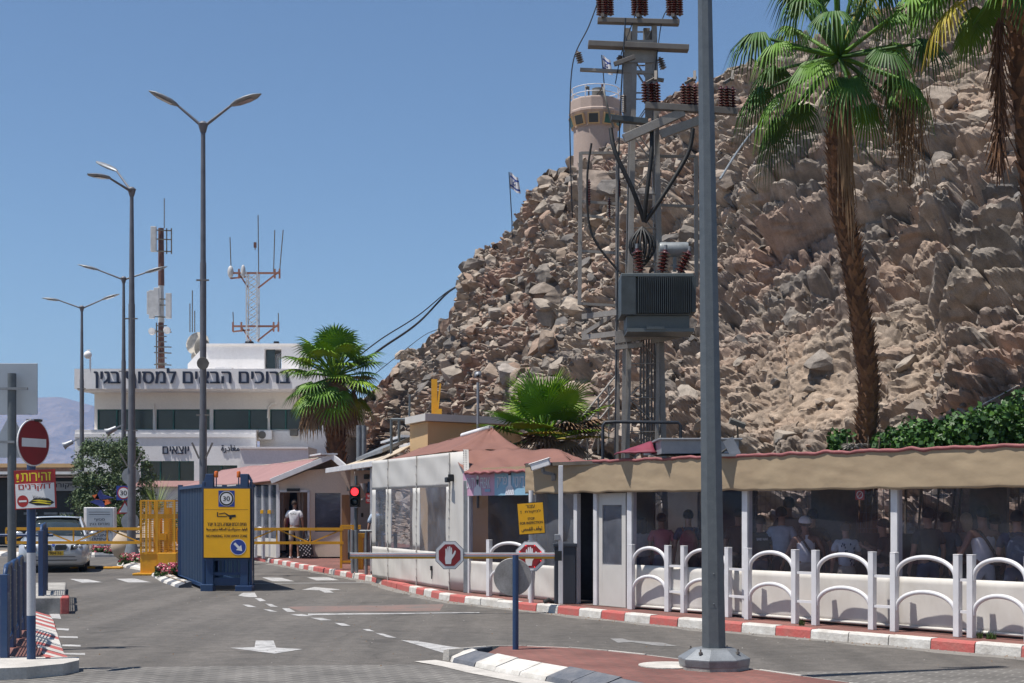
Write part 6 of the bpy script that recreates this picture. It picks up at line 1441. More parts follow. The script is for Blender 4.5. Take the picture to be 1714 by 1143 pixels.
# signs on the second lamp post group
t = thing('speed_sign', 'blue square 30 speed limit sign beside the lamp post in the flower bed', 'sign', W(206,900,45)); c = W(207,825,45); k_ = 45/F
m = MB(); m.tube([up(c+V(.12,.08,0),.12), up(c+V(.12,.08,0),2.6)], .04, 8); m.build('post', 'galv', t)
m = MB(); m.box(c, (24*k_,.02,24*k_)); m.build('board', 'sign_blue', t); m = MB(); disc(m, c+V(0,-.012,0), RX, 10.5*k_); m.build('red_mark', 'sign_red', t); m = MB(); disc(m, c+V(0,-.015,0), RX, 8.6*k_); m.build('white_mark', 'sign_white', t); m = MB(); letters(m, '30', c+V(0,-.018,0), RX, UZ, 11*k_, 8*k_, .016); m.build('lettering', 'black', t)
t = thing('warning_sign', 'small white triangular warning sign with a red border under the 30 sign', 'sign', W(209,858,45.1)); c = W(209,850,45.05)
m = MB(); m.prism([c+V(-14*k_,0,-10*k_), c+V(14*k_,0,-10*k_), c+V(0,0,13*k_)], (0,.015,0)); m.build('board', 'sign_red', t); m = MB(); m.prism([c+V(-9.5*k_,-.004,-7.5*k_), c+V(9.5*k_,-.004,-7.5*k_), c+V(0,-.004,8*k_)], (0,.003,0)); m.build('face', 'sign_white', t)
for px, py, lab in ((219,797,'upper round grey sign back behind the flower bed lamp post'), (218,873,'lower round grey sign back behind the flower bed lamp post')):
    m = MB(); M2 = Euler((R(90),0,0)).to_matrix(); m.lathe([(0,0),(.28,0),(.28,.015),(0,.015)], W(px,py,44.6), 28, M=M2); m.bar(W(px,py,44.5), W(221,py,44.3), .04); tag(m.build('round_sign', 'sign_back'), lab, 'sign', 'round sign backs on the lamp post')
# terminal monolith sign
YS = 53.; c = W(168,884,YS); k_ = YS/F; t = thing('terminal_sign', 'grey-white monolith sign naming the terminal in three languages in the flower bed', 'sign', W(168,919,YS))
m = MB(); m.box(c, (51*k_,.35,70*k_)); m.build('slab', 'bldg_white', t, bevel=.02); m = MB(); m.box(c+V(1*k_,-.18,0), (43*k_,.02,67*k_)); m.build('face', 'sign_pale', t)
m = MB(); cf = lambda px, py: W(px,py,YS)+V(0,-.20,0)
letters(m, heb('מסוף'), cf(169,870), RX, UZ, 17*k_, 5*k_, .016); letters(m, heb('מנחם בגין'), cf(169,877.5), RX, UZ, 33*k_, 5*k_, .016); letters(m, 'MENACHEM', cf(169,889), RX, UZ, 38*k_, 5*k_, .016); letters(m, 'BEGIN', cf(169,895.5), RX, UZ, 21*k_, 5*k_, .016); letters(m, 'TERMINAL', cf(169,902), RX, UZ, 34*k_, 5*k_, .016); letters(m, arabic('محطة مناحيم بيغن'), cf(169,913), RX, UZ, 36*k_, 6*k_, .02)
for y_ in (857,861): flat(m, cf(169,y_), RX, [(-18*k_,-.4*k_),(18*k_,-.4*k_),(18*k_,.4*k_),(-18*k_,.4*k_)])
m.build('lettering', 'letter_navy', t)
t = thing('emblem', 'blue and orange star-shaped emblem mounted on top of the terminal sign', 'emblem', W(168,849,YS)); e_ = lambda *p: [W(x,y,YS) for x, y in p]
for nm, mt, P in (('blue_blade','sign_navy',[(167,820),(171,828),(188,833),(172,836),(158,835)]), ('blue_blade','sign_navy',[(150,840),(160,836),(176,838),(174,850),(165,846)]), ('orange_blade','sign_orange',[(154,829),(163,827),(167,836),(160,836)]), ('orange_blade','sign_orange',[(171,837),(181,836),(184,842),(176,845)])):
    m = MB(); m.prism(e_(*P), (0,.22,0)); m.build(nm, mt, t)
m = MB(); m.bar(W(168,851,YS)+V(0,.1,0), W(168,838,YS)+V(0,.1,0), .10); m.build('stem', 'galv', t)
# clay pot by the lamp post
pp = V(W(207,0,45.6).x, 45.6, .12); m = MB(); m.lathe([(.16,0),(.30,.12),(.385,.30),(.395,.45),(.34,.62),(.22,.78),(.14,.87),(.13,.95),(.18,1.0),(.15,1.0),(.11,.93)], pp, 30); tag(m.build('clay_pot', 'pot'), 'large pale clay jar standing behind the lamp post base', 'pot')

# ============================================================ silver saloon car
cp_ = V(-12.35,38.6,0); car = thing('car', 'silver saloon car waiting nose-on behind the yellow barrier at the left', 'car', cp_)
def ring(y, hw, zb, zs, zt, tw):
    """lower body ring: half width, bottom, shoulder, top, top half width"""
    P = [(0,zb),(hw*.86,zb),(hw*.96,zb+.10),(hw,(zb+zs)*.5),(hw*.985,zs),(tw,zt-.015),(tw*.6,zt),(0,zt+.012)]
    return [V(x,y,z) for x, z in P]+[V(-x,y,z) for x, z in P[-2:0:-1]]
def loft(m, rings, cap=True):
    n = len(rings[0]); vs = [p for r_ in rings for p in r_]
    fs = [(i*n+j, (i+1)*n+j, (i+1)*n+(j+1) % n, i*n+(j+1) % n) for i in range(len(rings)-1) for j in range(n)]
    if cap: fs += [tuple(range(n)), tuple(range((len(rings)-1)*n, len(rings)*n))[::-1]]
    m.add(vs, fs, True)
m = MB(); loft(m, [ring(0.0,.74,.30,.58,.66,.56), ring(.05,.84,.22,.66,.76,.66), ring(.20,.90,.18,.73,.83,.72), ring(.55,.925,.18,.79,.88,.75), ring(1.1,.935,.18,.82,.92,.76), ring(1.55,.935,.18,.88,.98,.76), ring(2.6,.935,.18,.92,.99,.76), ring(3.6,.93,.18,.93,1.0,.76), ring(4.3,.92,.20,.92,1.02,.74), ring(4.7,.86,.26,.88,.98,.70), ring(4.84,.72,.32,.80,.86,.6)])
body = m.build('body', 'car_silver', car, local=True)
def cab_ring(y, hw, z0, z1, tw): return [V(-hw,y,z0), V(-tw-.03,y,z1-.07), V(-tw*.85,y,z1), V(0,y,z1+.02), V(tw*.85,y,z1), V(tw+.03,y,z1-.07), V(hw,y,z0)]
m = MB(); loft(m, [cab_ring(1.42,.80,.95,.97,.74), cab_ring(1.75,.79,.97,1.20,.66), cab_ring(2.2,.78,.97,1.42,.60), cab_ring(2.7,.78,.97,1.475,.60), cab_ring(3.3,.78,.97,1.45,.60), cab_ring(3.9,.78,.98,1.22,.64), cab_ring(4.3,.78,.99,1.02,.70)]); m.build('cabin', 'car_glass', car, local=True)
m = MB(); m.grid(lambda u, v: V((u-.5)*1.22, 2.16+1.25*v, 1.44+.052*math.sin(math.pi*(.15+v*.75))+.02*(1-(2*u-1)**2)), 10, 8); m.build('roof', 'car_silver', car, local=True, solid=.015)
m = MB()
for s_ in (-1,1): m.tube([V(s_*.795,1.40,.975), V(s_*.71,1.78,1.22), V(s_*.625,2.20,1.43), V(s_*.62,2.75,1.475), V(s_*.625,3.3,1.45), V(s_*.72,4.0,1.18), V(s_*.79,4.35,1.0)], .035, 8)
m.build('pillar', 'car_silver', car, local=True)
for s_ in (-1,1):
    m = MB(); m.prism([V(s_*.44,.02,.62), V(s_*.84,.16,.66), V(s_*.91,.36,.77), V(s_*.72,.16,.79), V(s_*.46,.04,.745)], (0,-.07,-.005)); hl = m.build('headlight', 'car_dark', car, local=True)
    m = MB()
    for x, y in ((.56,-.02),(.70,.05)): m.sph(V(s_*x,y,.70), .055, 12, 8)
    m.build('lens', 'lens', hl, local=True)
    m = MB(); m.prism([V(s_*.03,-.03,.585), V(s_*.34,-.02,.60), V(s_*.39,-.01,.69), V(s_*.33,.0,.765), V(s_*.05,-.01,.765), V(s_*.02,-.02,.68)], (0,.05,0)); gr = m.build('grille', 'chrome', car, local=True)
    m = MB(); m.prism([V(s_*.05,-.045,.605), V(s_*.325,-.035,.62), V(s_*.365,-.025,.69), V(s_*.315,-.015,.748), V(s_*.065,-.025,.748), V(s_*.04,-.035,.68)], (0,.02,0)); m.build('grille_slats', 'car_dark', gr, local=True)
    m = MB(); m.sph(V(s_*1.0,1.72,1.02), (.12,.07,.075), 12, 8); m.bar(V(s_*.86,1.72,.98), V(s_*.97,1.72,1.0), .04); m.build('mirror', 'car_silver', car, local=True)
    m = MB(); m.lathe([(.055,0),(.06,.02)], V(s_*.66,.07,.36), 14, M=Euler((R(90),0,0)).to_matrix()); m.build('fog_light', 'lens', car, local=True)
    for y in (.88,3.72):
        m = MB(); M2 = Euler((0,R(90*s_),0)).to_matrix(); m.lathe([(.19,-.20),(.30,-.20),(.325,-.17),(.325,-.02),(.30,.01),(.21,.012)], V(s_*.84,y,.325), 24, M=M2); wh = m.build('wheel', 'rubber', car, local=True)
        m = MB(); m.lathe([(.21,0),(.19,-.03),(.05,-.02),(0,-.005)], V(s_*.845,y,.325), 20, M=M2); m.build('rim', 'chrome', wh, local=True)
m = MB(); m.prism([V(-.60,.02,.33), V(.60,.02,.33), V(.66,.05,.40), V(.55,.02,.44), V(-.55,.02,.44), V(-.66,.05,.40)], (0,-.03,0)); m.build('lower_grille', 'car_dark', car, local=True)
m = MB(); m.box(V(0,-.03,.53), (.54,.02,.125)); pl_ = m.build('number_plate', 'plate_yellow', car, local=True, bevel=.004)
m = MB(); letters(m, '12 904 16', cp_+V(.0,-.043,.53), RX, UZ, .42, .075, .012); m.build('lettering', 'black', pl_)
m = MB(); m.lathe([(0,.01),(.04,.008),(.042,0)], V(0,.03,.755), 18, M=Euler((R(60),0,0)).to_matrix()); m.build('badge', 'sign_blue', car, local=True)
m = MB(); m.tube([V(-.55,1.50,1.0), V(-.1,1.46,1.02)], .012, 5); m.tube([V(.0,1.50,1.0), V(.5,1.46,1.02)], .012, 5); m.build('wiper', 'black', car, local=True)
m = MB(); m.box(V(0,.6,.18), (1.6,.9,.06)); m.build('undertray', 'car_dark', car, local=True)
for o_ in [car]: o_.rotation_euler = (0,0,R(15))

# ============================================================ plants
def leaf_cloud(m, n, pts, size, rad, droop=0., asp=.5):
    for _ in range(n):
        c, r_ = random.choice(pts); d = Vector((random.gauss(0,1), random.gauss(0,1), random.gauss(0,1))).normalized()
        p = Vector(c)+d*r_*random.random()**.35; a = Vector((random.gauss(0,1), random.gauss(0,1), random.gauss(0,1)-droop)).normalized(); b = a.cross(d if abs(a.dot(d)) < .9 else V(.3,.8,.2)).normalized(); s_ = size*random.uniform(.6,1.4)
        m.add([p-b*s_*asp*.5, p+a*s_*.5, p+b*s_*asp*.5, p-a*s_*.5], [(0,1,2,3)])
def fan(m, hub, d, size, n=22, spread=115, droop=.5, w=.045, seg=3, cup=.25):
    """fan leaf: leaflets radiating about direction d from hub"""
    d = d.normalized(); s = d.cross(V(0,0,1)); s = s.normalized() if s.length > .05 else V(1,0,0); nrm = s.cross(d)
    for k in range(n):
        a = R(-spread+2*spread*k/(n-1)); ld = (d*math.cos(a)+s*math.sin(a)).normalized(); L = size*(1-.22*abs(a)/R(spread))*random.uniform(.92,1.05); sd_ = nrm.cross(ld).normalized()
        prev = None; vs = []; 
        for j in range(seg+1):
            t = j/seg; ww = w*size*(.35+1.0*math.sin(math.pi*min(1,t*1.05+.12)))*(1 if j < seg else .12)
            c = hub+ld*L*t*(1-.12*droop*t)+nrm*(cup*size*(t*(1-t)))+V(0,0,-droop*size*.55*t**2.4)
            vs += [c-sd_*ww+nrm*ww*.45, c, c+sd_*ww+nrm*ww*.45]
        fs = []
        for j in range(seg): o_ = j*3; fs += [(o_,o_+3,o_+4,o_+1),(o_+1,o_+4,o_+5,o_+2)]
        m.add(vs, fs, False)
def palm_crown(c, R_, nleaf, el0, el1, par, droop=.5, petiole=.75, mats=('palm_green','palm_bright','palm_yellow'), name='crown', dry=(0,0), n=24, w=.045, fs=.62):
    m = MB()
    for i in range(nleaf):
        az = i*2.39996+random.uniform(-.2,.2); el = R(el0+(el1-el0)*i/(nleaf-1)+random.uniform(-6,6)); d = V(math.cos(az)*math.cos(el), math.sin(az)*math.cos(el), math.sin(el)); r_ = R_*random.uniform(.85,1.1)
        hub = c+d*r_*petiole*.55; low = i/(nleaf-1) < .28
        m.k = 2 if random.random() < (.30 if i/(nleaf-1) < .14 else .03) else (1 if random.random() < .35 else 0)
        m.tube([c, hub], [.028*R_**.5,.016*R_**.5], 5)
        fan(m, hub, d+V(0,0,-.25*droop), r_*fs, n, 120, droop, w)
    return m.build(name, list(mats), par)
def boots(m, path, r0, r1, n, size, out=.55):
    L = len(path)-1
    for i in range(n):
        t = i/n; q = t*L; k = min(L-1, int(q)); p = path[k].lerp(path[k+1], q-k); r_ = r0+(r1-r0)*t; az = i*2.39996+random.uniform(-.2,.2); o_ = V(math.cos(az), math.sin(az), 0); s_ = V(-o_.y, o_.x, 0); z = size*random.uniform(.8,1.25); w_ = z*.42; b = p+o_*r_*.9
        m.k = random.randint(0,1); tip = b+o_*z*out+V(0,0,z*.85)
        m.add([b-s_*w_+V(0,0,-z*.1), b+s_*w_+V(0,0,-z*.1), b+s_*w_*.5+o_*z*.28+V(0,0,z*.45), tip, b-s_*w_*.5+o_*z*.28+V(0,0,z*.45), b+o_*z*.16+V(0,0,z*.2)], [(0,1,5),(1,2,5),(2,3,5),(3,4,5),(4,0,5)])
# tall palm on the right
YT2 = 24.; path = [W(1452,850,YT2)+V(0,0,-1.0), W(1448,750,YT2), W(1455,640,YT2), W(1440,530,YT2), W(1425,430,YT2), W(1405,330,YT2), W(1403,230,YT2), W(1408,140,YT2)]
tall_p = thing('palm_tree', 'tall fan palm with a shaggy brown trunk and drooping glossy fronds on the right', 'palm tree', path[0])
m = MB(); m.tube(path, [.20,.17,.155,.155,.16,.17,.18,.14], 14); m.build('trunk', 'trunk_brown', tall_p)
m = MB(); boots(m, path, .155,.18, 820, .15, .62); m.build('leaf_bases', ['trunk_boot', 'trunk_brown'], tall_p)
palm_crown(W(1405,95,YT2), 2.15, 34, -46, 82, tall_p, 1.45, 1.1, n=30, w=.022, fs=.35)
m = MB()
for px0, py0, px1, py1 in ((1420,150,1285,110),(1410,160,1470,135)): pass
for k in range(26):
    a = W(1402+random.uniform(-10,14),130+random.uniform(0,60),YT2)+V(0,-.30,0); m.tube([a, a+V(.03,-.07,-.8), a+V(.05+random.uniform(-.05,.1),-.12,-random.uniform(1.4,2.6))], [.022,.018,.008], 4)
m.build('dead_skirt', 'dead_frond', tall_p)
m = MB()
for k in range(110):
    a = W(1520+random.gauss(0,16),150+random.uniform(-10,30),YT2-.3)+V(0,random.gauss(0,.2),0); L = random.uniform(.5,1.5)*(1.1 if k % 3 else .6); m.tube([a, a+V(random.uniform(-.1,.1),0,-L*.5), a+V(random.uniform(-.15,.15),0,-L)], [.008,.010,.006], 3)
m.build('seed_strands', 'dead_frond', tall_p)
# palm at the right edge
YR = 21.; path = [W(1800,850,YR), W(1770,600,YR), W(1738,350,YR), W(1714,150,YR), W(1703,-20,YR), W(1700,-90,YR)]
rp_ = thing('palm_tree', 'palm at the right edge with a dark trunk and long hanging seed strands', 'palm tree', path[0])
m = MB(); m.tube(path, [.30,.26,.22,.17,.18,.15], 12); m.build('trunk', 'trunk_brown', rp_); m = MB(); boots(m, path, .26,.17, 420, .15); m.build('leaf_bases', ['trunk_boot', 'trunk_brown'], rp_)
palm_crown(W(1700,-60,YR), 1.9, 36, -45, 75, rp_, 1.2, 1.05, ('palm_bright','palm_green','palm_yellow'), n=28, w=.030, fs=.36)
m = MB()
for k in range(330):
    a = W(1672,28+random.uniform(0,235),YR-.25); o_ = V(random.gauss(0,.055),random.gauss(0,.055),0); m.tube([a, a+o_*.8+V(0,0,-.12), a+o_*1.5+V(0,0,-.30-random.random()*.15)], [.012,.012,.008], 3)
m.tube([W(1690,-40,YR-.1), W(1678,20,YR-.2), W(1671,150,YR-.25), W(1673,310,YR-.25)], [.03,.025,.02,.01], 6); m.build('seed_strands', 'trunk_brown', rp_)
# medium palm in front of the terminal
YMp = 56.; path = [W(566,850,YMp)+V(0,0,-1.7), W(565,800,YMp), W(562,740,YMp), W(560,690,YMp), W(560,635,YMp)]
mp_ = thing('palm_tree', 'round-headed fan palm with a brown skirt in front of the terminal', 'palm tree', path[0])
m = MB(); m.tube(path, [.45,.40,.36,.40,.30], 12); m.build('trunk', 'trunk_brown', mp_); m = MB(); boots(m, path, .42,.36, 260, .26); m.build('leaf_bases', ['trunk_boot', 'trunk_brown'], mp_)
palm_crown(W(560,630,YMp), 2.45, 66, -55, 85, mp_, .45, 1.0, ('palm_bright','palm_lime','palm_yellow'), n=22, w=.034, fs=.40)
m = MB()
for k in range(26):
    az = random.uniform(0,math.tau) if k > 14 else R(random.uniform(185,300)); hub = W(552,655,YMp)+V(math.cos(az)*.75, math.sin(az)*.75, random.uniform(-.5,.3)); fan(m, hub, V(math.cos(az)*.3, math.sin(az)*.3, -1), random.uniform(1.0,1.6), 14, 50, .4, .035)
m.build('dead_skirt', 'dead_frond', mp_)
# low fan palm behind the brown awning
YL = 31.; lp = thing('fan_palm', 'low bushy fan palm behind the brown awning', 'palm', W(915,850,YL))
m = MB(); m.tube([W(915,850,YL)+V(0,0,-1.7), W(915,745,YL)], [.28,.22], 10); m.build('trunk', 'trunk_brown', lp)
palm_crown(W(912,735,YL), 1.6, 30, -5, 80, lp, .10, 1.0, ('palm_bright','palm_lime','palm_yellow'), n=28, w=.024, fs=.5)
m = MB()
for k in range(9): az = R(random.uniform(200,350)); fan(m, W(940,738,YL)+V(math.cos(az)*.5,math.sin(az)*.5,random.uniform(-.2,.35)), V(math.cos(az),math.sin(az),random.uniform(-.5,.4)), .75, 18, 80, .4, .04)
m.build('dead_fronds', 'dead_frond', lp)
# vine along the foot of the rocks
m = MB(); pts = []
for k in range(330):
    px = random.uniform(1500,1800); top_ = np.interp(px, [1400,1460,1500,1560,1640,1714,1800], [742,752,722,708,690,664,640])+random.uniform(-6,8); Yv = 22.9+random.uniform(-.3,.9)-(px-1500)*.004; py = random.uniform(top_+10, 775); pts.append((W(px,py,Yv), random.uniform(.16,.34)))
for k in range(30): pts.append((W(random.uniform(1470,1500),random.uniform(740,770),23.4), .2))
for k in range(14): pts.append((W(random.uniform(1395,1418),random.uniform(722,765),23.6), .15))
leaf_cloud(m, 14000, pts, .088, 1, .3, .85); m.k = 1; leaf_cloud(m, 5000, pts, .08, 1, .3, .8); vi = thing('vine_hedge', 'glossy green creeper hedge above the shelter fascia at the right', 'hedge', V(W(1600,0,23).x, 23, 0)); m.build('foliage', ['leaf_vine', 'leaf_vine_pale'], vi)
m = MB()
for k in range(22): px = 1410+k*17; p = V(W(px,0,23.2).x, 23.2-(k*.03), 0); m.tube([p, p+V(random.uniform(-.1,.1),0,1.4), p+V(random.uniform(-.2,.2),0,2.9)], [.03,.022,.012], 5)
m.build('stem', 'bark', vi)
m = MB(); 
for k in range(14): az = random.uniform(0,math.tau); fan(m, W(1432,752,23.2), V(math.cos(az),math.sin(az),.5), .30, 7, 60, .3, .07)
tag(m.build('dry_fronds', 'concrete_pale'), 'pale dry frond tuft at the foot of the tall palm', 'plant')
# olive tree
YO = 58.; ot = thing('olive_tree', 'rounded grey-green olive tree behind the terminal sign', 'tree', V(W(185,0,YO).x, YO, .1)); oc_ = V(W(187,0,YO).x, YO, 0)
m = MB(); brs = []
m.tube([oc_+V(0,0,.1), oc_+V(.05,0,1.0)], [.22,.17], 9)
for k in range(9): az = k*2.4; e = oc_+V(math.cos(az)*1.0, math.sin(az)*.9, 2.2+.25*k % 1.3); m.tube([oc_+V(.05,0,.95), oc_.lerp(e,.5)+V(0,0,1.0), e], [.12,.07,.03], 6); brs.append(e)
m.build('trunk', 'bark', ot)
pts = []
for k in range(210):
    az = random.uniform(0,math.tau); q_ = random.random()**.5; z = random.uniform(.8,4.35); w_ = 1.62*math.sin(math.pi*min(1,max(.05,(z-.2)/4.6)))**.6; pts.append((oc_+V(math.cos(az)*w_*q_, math.sin(az)*w_*q_, z+.15*random.gauss(0,1)), random.uniform(.18,.46)))
m = MB(); leaf_cloud(m, 30000, pts, .115, 1, 0, .4); m.build('crown', 'leaf_olive', ot)
# small bushes and flower beds
def bush(px, py, Y, r_, h, lab, mat='leaf_bush', n=900, kind='fan', z0=.12):
    c = V(W(px,0,Y).x, Y, z0); t = thing('shrub', lab, 'shrub', c); m = MB()
    if kind == 'fan':
        for k in range(26): az = random.uniform(0,math.tau); el = random.uniform(.25,1.3); d = V(math.cos(az)*math.cos(el), math.sin(az)*math.cos(el), math.sin(el)); fan(m, c+d*h*.35+V(0,0,h*.1), d, h*.62, 16, 80, .35, .03)
    elif kind == 'spike':
        for k in range(150): az = random.uniform(0,math.tau); el = random.uniform(.1,1.4); d = V(math.cos(az)*math.cos(el), math.sin(az)*math.cos(el), math.sin(el)); s_ = V(-d.y,d.x,0)*.025; a = c+V(0,0,h*.45); e = a+d*h*.6+V(0,0,-h*.12); m.add([a-s_, a+s_, e], [(0,1,2)])
        m.tube([c, c+V(0,0,h*.5)], [.10,.07], 7)
    else:
        leaf_cloud(m, n, [(c+V(random.uniform(-r_,r_)*.7, random.uniform(-r_,r_)*.7, random.uniform(.15,.8)*h), r_*.35) for _ in range(14)], .13, 1, 0, .6)
    m.build('foliage', mat, t)
bush(120,880,56,.8,1.7,'low green fan palm shrub at the left foot of the olive tree')
bush(262,835,57,.6,3.4,'tall spiky yucca right of the olive tree','yucca',0,'spike')
bush(206,868,56,.5,2.0,'short spiky yucca beside the terminal sign','yucca',0,'spike')
bush(299,880,46,.45,2.2,'narrow green climber at the left edge of the blue gate','leaf_bush',700,'leaf')
def flowers(px0, px1, Y, dy, n, lab_, z=.14):
    m = MB(); a, b = W(px0,0,Y), W(px1,0,Y)
    pts = [(V(random.uniform(a.x,b.x), Y+random.uniform(-dy,dy), z+random.uniform(.02,.22)), .06) for _ in range(60)]
    m.k = 0; leaf_cloud(m, n, [(p-V(0,0,.06), .08) for p, _ in pts], .09, 1, 0, .7); m.k = 1; leaf_cloud(m, n*2, pts, .045, 1, 0, .9); m.k = 2; leaf_cloud(m, n//2, pts, .045, 1, 0, .9)
    o = m.build('flower_bed', ['leaf_bush','flower_pink','flower_white'], loc=(a.x,Y,z)); o['kind'] = 'stuff'; return o
flowers(138,194,51.6,.5,1500,''); flowers(205,240,43,.5,700,''); flowers(266,300,35.4,.45,900,'')
# roots of weeds at the right kerb
m = MB()
for px in (1655,1660,1668,1426,1640): c = G(px,1070 if px > 1500 else 1053,PV); 
for k in range(70): px = random.choice((1652,1658,1664,1342,1640)); c = G(px+random.uniform(-4,4), np.interp(px,[1342,1660],[1047,1070]),PV); d = V(random.uniform(-.5,.5),random.uniform(-.5,.5),1).normalized(); m.add([c-V(.008,0,0), c+V(.008,0,0), c+d*random.uniform(.05,.13)], [(0,1,2)])
o = m.build('weeds', 'leaf_bush', loc=(0,0,0)); o['kind'] = 'stuff'
# ============================================================ people
def skin_mesh(chains, name, mat, parent, levels=1, branch=None):
    """chains: lists of (key, (x,y,z), radius or (rx,ry)); a key met again joins the chains; first vertex is the root"""
    ids = {}; vs = []; rad = []; ed = []
    for ch in chains:
        prev = None
        for key, p, r_ in ch:
            if key not in ids: ids[key] = len(vs); vs.append(p); rad.append(r_ if isinstance(r_, tuple) else (r_, r_))
            i = ids[key]
            if prev is not None and (prev, i) not in ed: ed.append((prev, i))
            prev = i
    me = bpy.data.meshes.new(name); me.from_pydata(vs, ed, []); o = bpy.data.objects.new(name, me); COL.objects.link(o)
    md = o.modifiers.new('skin', 'SKIN'); md.use_smooth_shade = True; md.branch_smoothing = .3
    if not me.skin_vertices: 
        me.attributes.new if False else None
    bpy.context.view_layer.objects.active = o
    if not me.skin_vertices: bpy.ops.mesh.customdata_skin_add()
    for i, sv in enumerate(me.skin_vertices[0].data): sv.radius = rad[i]; sv.use_root = (i == 0)
    sb = o.modifiers.new('sub', 'SUBSURF'); sb.levels = levels; sb.render_levels = levels
    bpy.context.view_layer.update()
    nm = bpy.data.meshes.new_from_object(o.evaluated_get(bpy.context.evaluated_depsgraph_get())); nm.name = name
    o.modifiers.clear(); o.data = nm; bpy.data.meshes.remove(me)
    nm.materials.clear(); nm.materials.append(MATS[mat])
    for p in nm.polygons: p.use_smooth = True
    o.parent = parent; WM[o.name] = WM[parent.name]; return o
def person(px, headpy, Y, label, shirt, legs='cloth_denim', hair='hair', skin='skin', heading=0., pose='down', z0=PV, group=None, sleeves=True, shorts=False, cap=None, strap=False, pack=None, lean=0., motif=None, build_=1., hairlen=0., height=None):
    """heading 0 faces away from the camera (+Y)"""
    hgt = height or max(1.42, (H+(HY-headpy)/F*Y)-z0); s = hgt/1.755
    x = (px-CX)/F*Y
    t = thing('person', label, 'person', (x, Y, z0), heading, group)
    def P(x_, y_, z_):
        y_ = y_+max(0, z_-.95)*lean*.75; z_ = z_-max(0, z_-.95)*lean*.12
        return (x_*s*build_, y_*s, z_*s)
    def rr(*a): return tuple(q*s for q in a) if len(a) > 1 else a[0]*s
    el = {'down': [(.235,-.03,1.13),(.25,.06,.88)], 'front': [(.225,-.05,1.14),(.17,.22,1.10)], 'wide': [(.275,-.02,1.15),(.33,.12,.93)], 'up': [(.24,.02,1.15),(.20,.24,1.27)]}
    arms = {}
    for sx, key in ((-1,'l'),(1,'r')):
        pz = pose if isinstance(pose, str) else pose[0 if sx < 0 else 1]
        arms[key] = [(a*sx, b, c) for a, b, c in el[pz]]
    ch = [[('pel',P(0,0,.95),rr(.135,.105)), ('sp',P(0,.0,1.10),rr(.125,.095)), ('ch',P(0,-.01,1.28),rr(.145,.105)), ('nb',P(0,-.015,1.43),rr(.085,.07)), ('nk',P(0,.0,1.50),rr(.055,.058)), ('hd0',P(0,.015,1.57),rr(.068,.08)), ('hd',P(0,.012,1.645),rr(.077,.096)), ('hd2',P(0,.005,1.71),rr(.062,.075)), ('hd3',P(0,.002,1.74),rr(.03,.035))],
          [('hd0',P(0,.015,1.57),.07), ('jaw',P(0,.075,1.555),rr(.035,.03))], [('hd',P(0,.012,1.645),.08), ('nose',P(0,.118,1.615),rr(.014,.014))]]
    for sx in (-1,1): ch.append([('hd',P(0,.012,1.645),.08), ('ear%d' % sx,P(sx*.085,.0,1.625),rr(.012,.026))])
    for sx, k in ((-1,'l'),(1,'r')):
        e, w_ = arms[k]; W_ = Vector(w_); E_ = Vector(e); d = (W_-E_).normalized(); side = Vector((-sx,0,0)); side = (side-d*side.dot(d)).normalized(); fwd = d.cross(side)*sx; fwd = fwd if fwd.y > 0 else -fwd
        hp = W_+d*.085
        c = [('ch',P(0,-.01,1.28),.14), ('sh'+k,P(sx*.165,-.01,1.395),rr(.058)), ('ua'+k,P(sx*.205,-.02,1.29),rr(.048)), ('el'+k,P(*e),rr(.039)), ('fa'+k,P(*(E_.lerp(W_,.35))),rr(.039)), ('wr'+k,P(*w_),rr(.025)), ('pm'+k,P(*(W_+d*.045)),rr(.036,.02)), ('kn'+k,P(*hp),rr(.038,.016))]
        ch.append(c)
        for f in range(4):
            off = (f-1.5)*.019; L = (.062,.075,.07,.055)[f]; b = hp+fwd*off; m1 = b+d*L*.5+side*.008; tip = b+d*L+side*.026
            ch.append([('kn'+k,P(*hp),.03), ('f%d%s' % (f,k),P(*(b+d*.012)),rr(.0095)), ('g%d%s' % (f,k),P(*m1),rr(.009)), ('h%d%s' % (f,k),P(*tip),rr(.0075))])
        tb = W_+d*.05+fwd*.034; ch.append([('pm'+k,P(*(W_+d*.045)),.03), ('t0'+k,P(*tb),rr(.011)), ('t1'+k,P(*(tb+d*.03+fwd*.014+side*.012)),rr(.0095)), ('t2'+k,P(*(tb+d*.058+fwd*.010+side*.022)),rr(.008))])
        st = .0 if sx < 0 else .04
        ch.append([('pel',P(0,0,.95),.13), ('hip'+k,P(sx*.085,0,.87),rr(.088)), ('th'+k,P(sx*.095,.01,.68),rr(.074)), ('kne'+k,P(sx*.10,.015+st,.48),rr(.054)), ('cal'+k,P(sx*.105,-.01+st,.34),rr(.052)), ('ank'+k,P(sx*.11,-.02+st,.10),rr(.036)), ('bal'+k,P(sx*.125,.08+st,.045),rr(.042,.03)), ('toe'+k,P(sx*.135,.16+st,.035),rr(.034,.022))])
        ch.append([('ank'+k,P(sx*.11,-.02+st,.10),.03), ('hee'+k,P(sx*.11,-.06+st,.035),rr(.032))])
    skin_mesh(ch, 'body', skin, t, 1)
    # shirt follows torso and upper arms
    g = .017
    sc_ = [[('sp0',P(0,.0,.90),rr(.165,.125)), ('sp',P(0,.0,1.08),rr(.145+g,.11+g)), ('ch',P(0,-.01,1.28),rr(.150+g,.11+g)), ('nb',P(0,-.015,1.425),rr(.095,.078)), ('nk',P(0,-.01,1.465),rr(.066,.066))]]
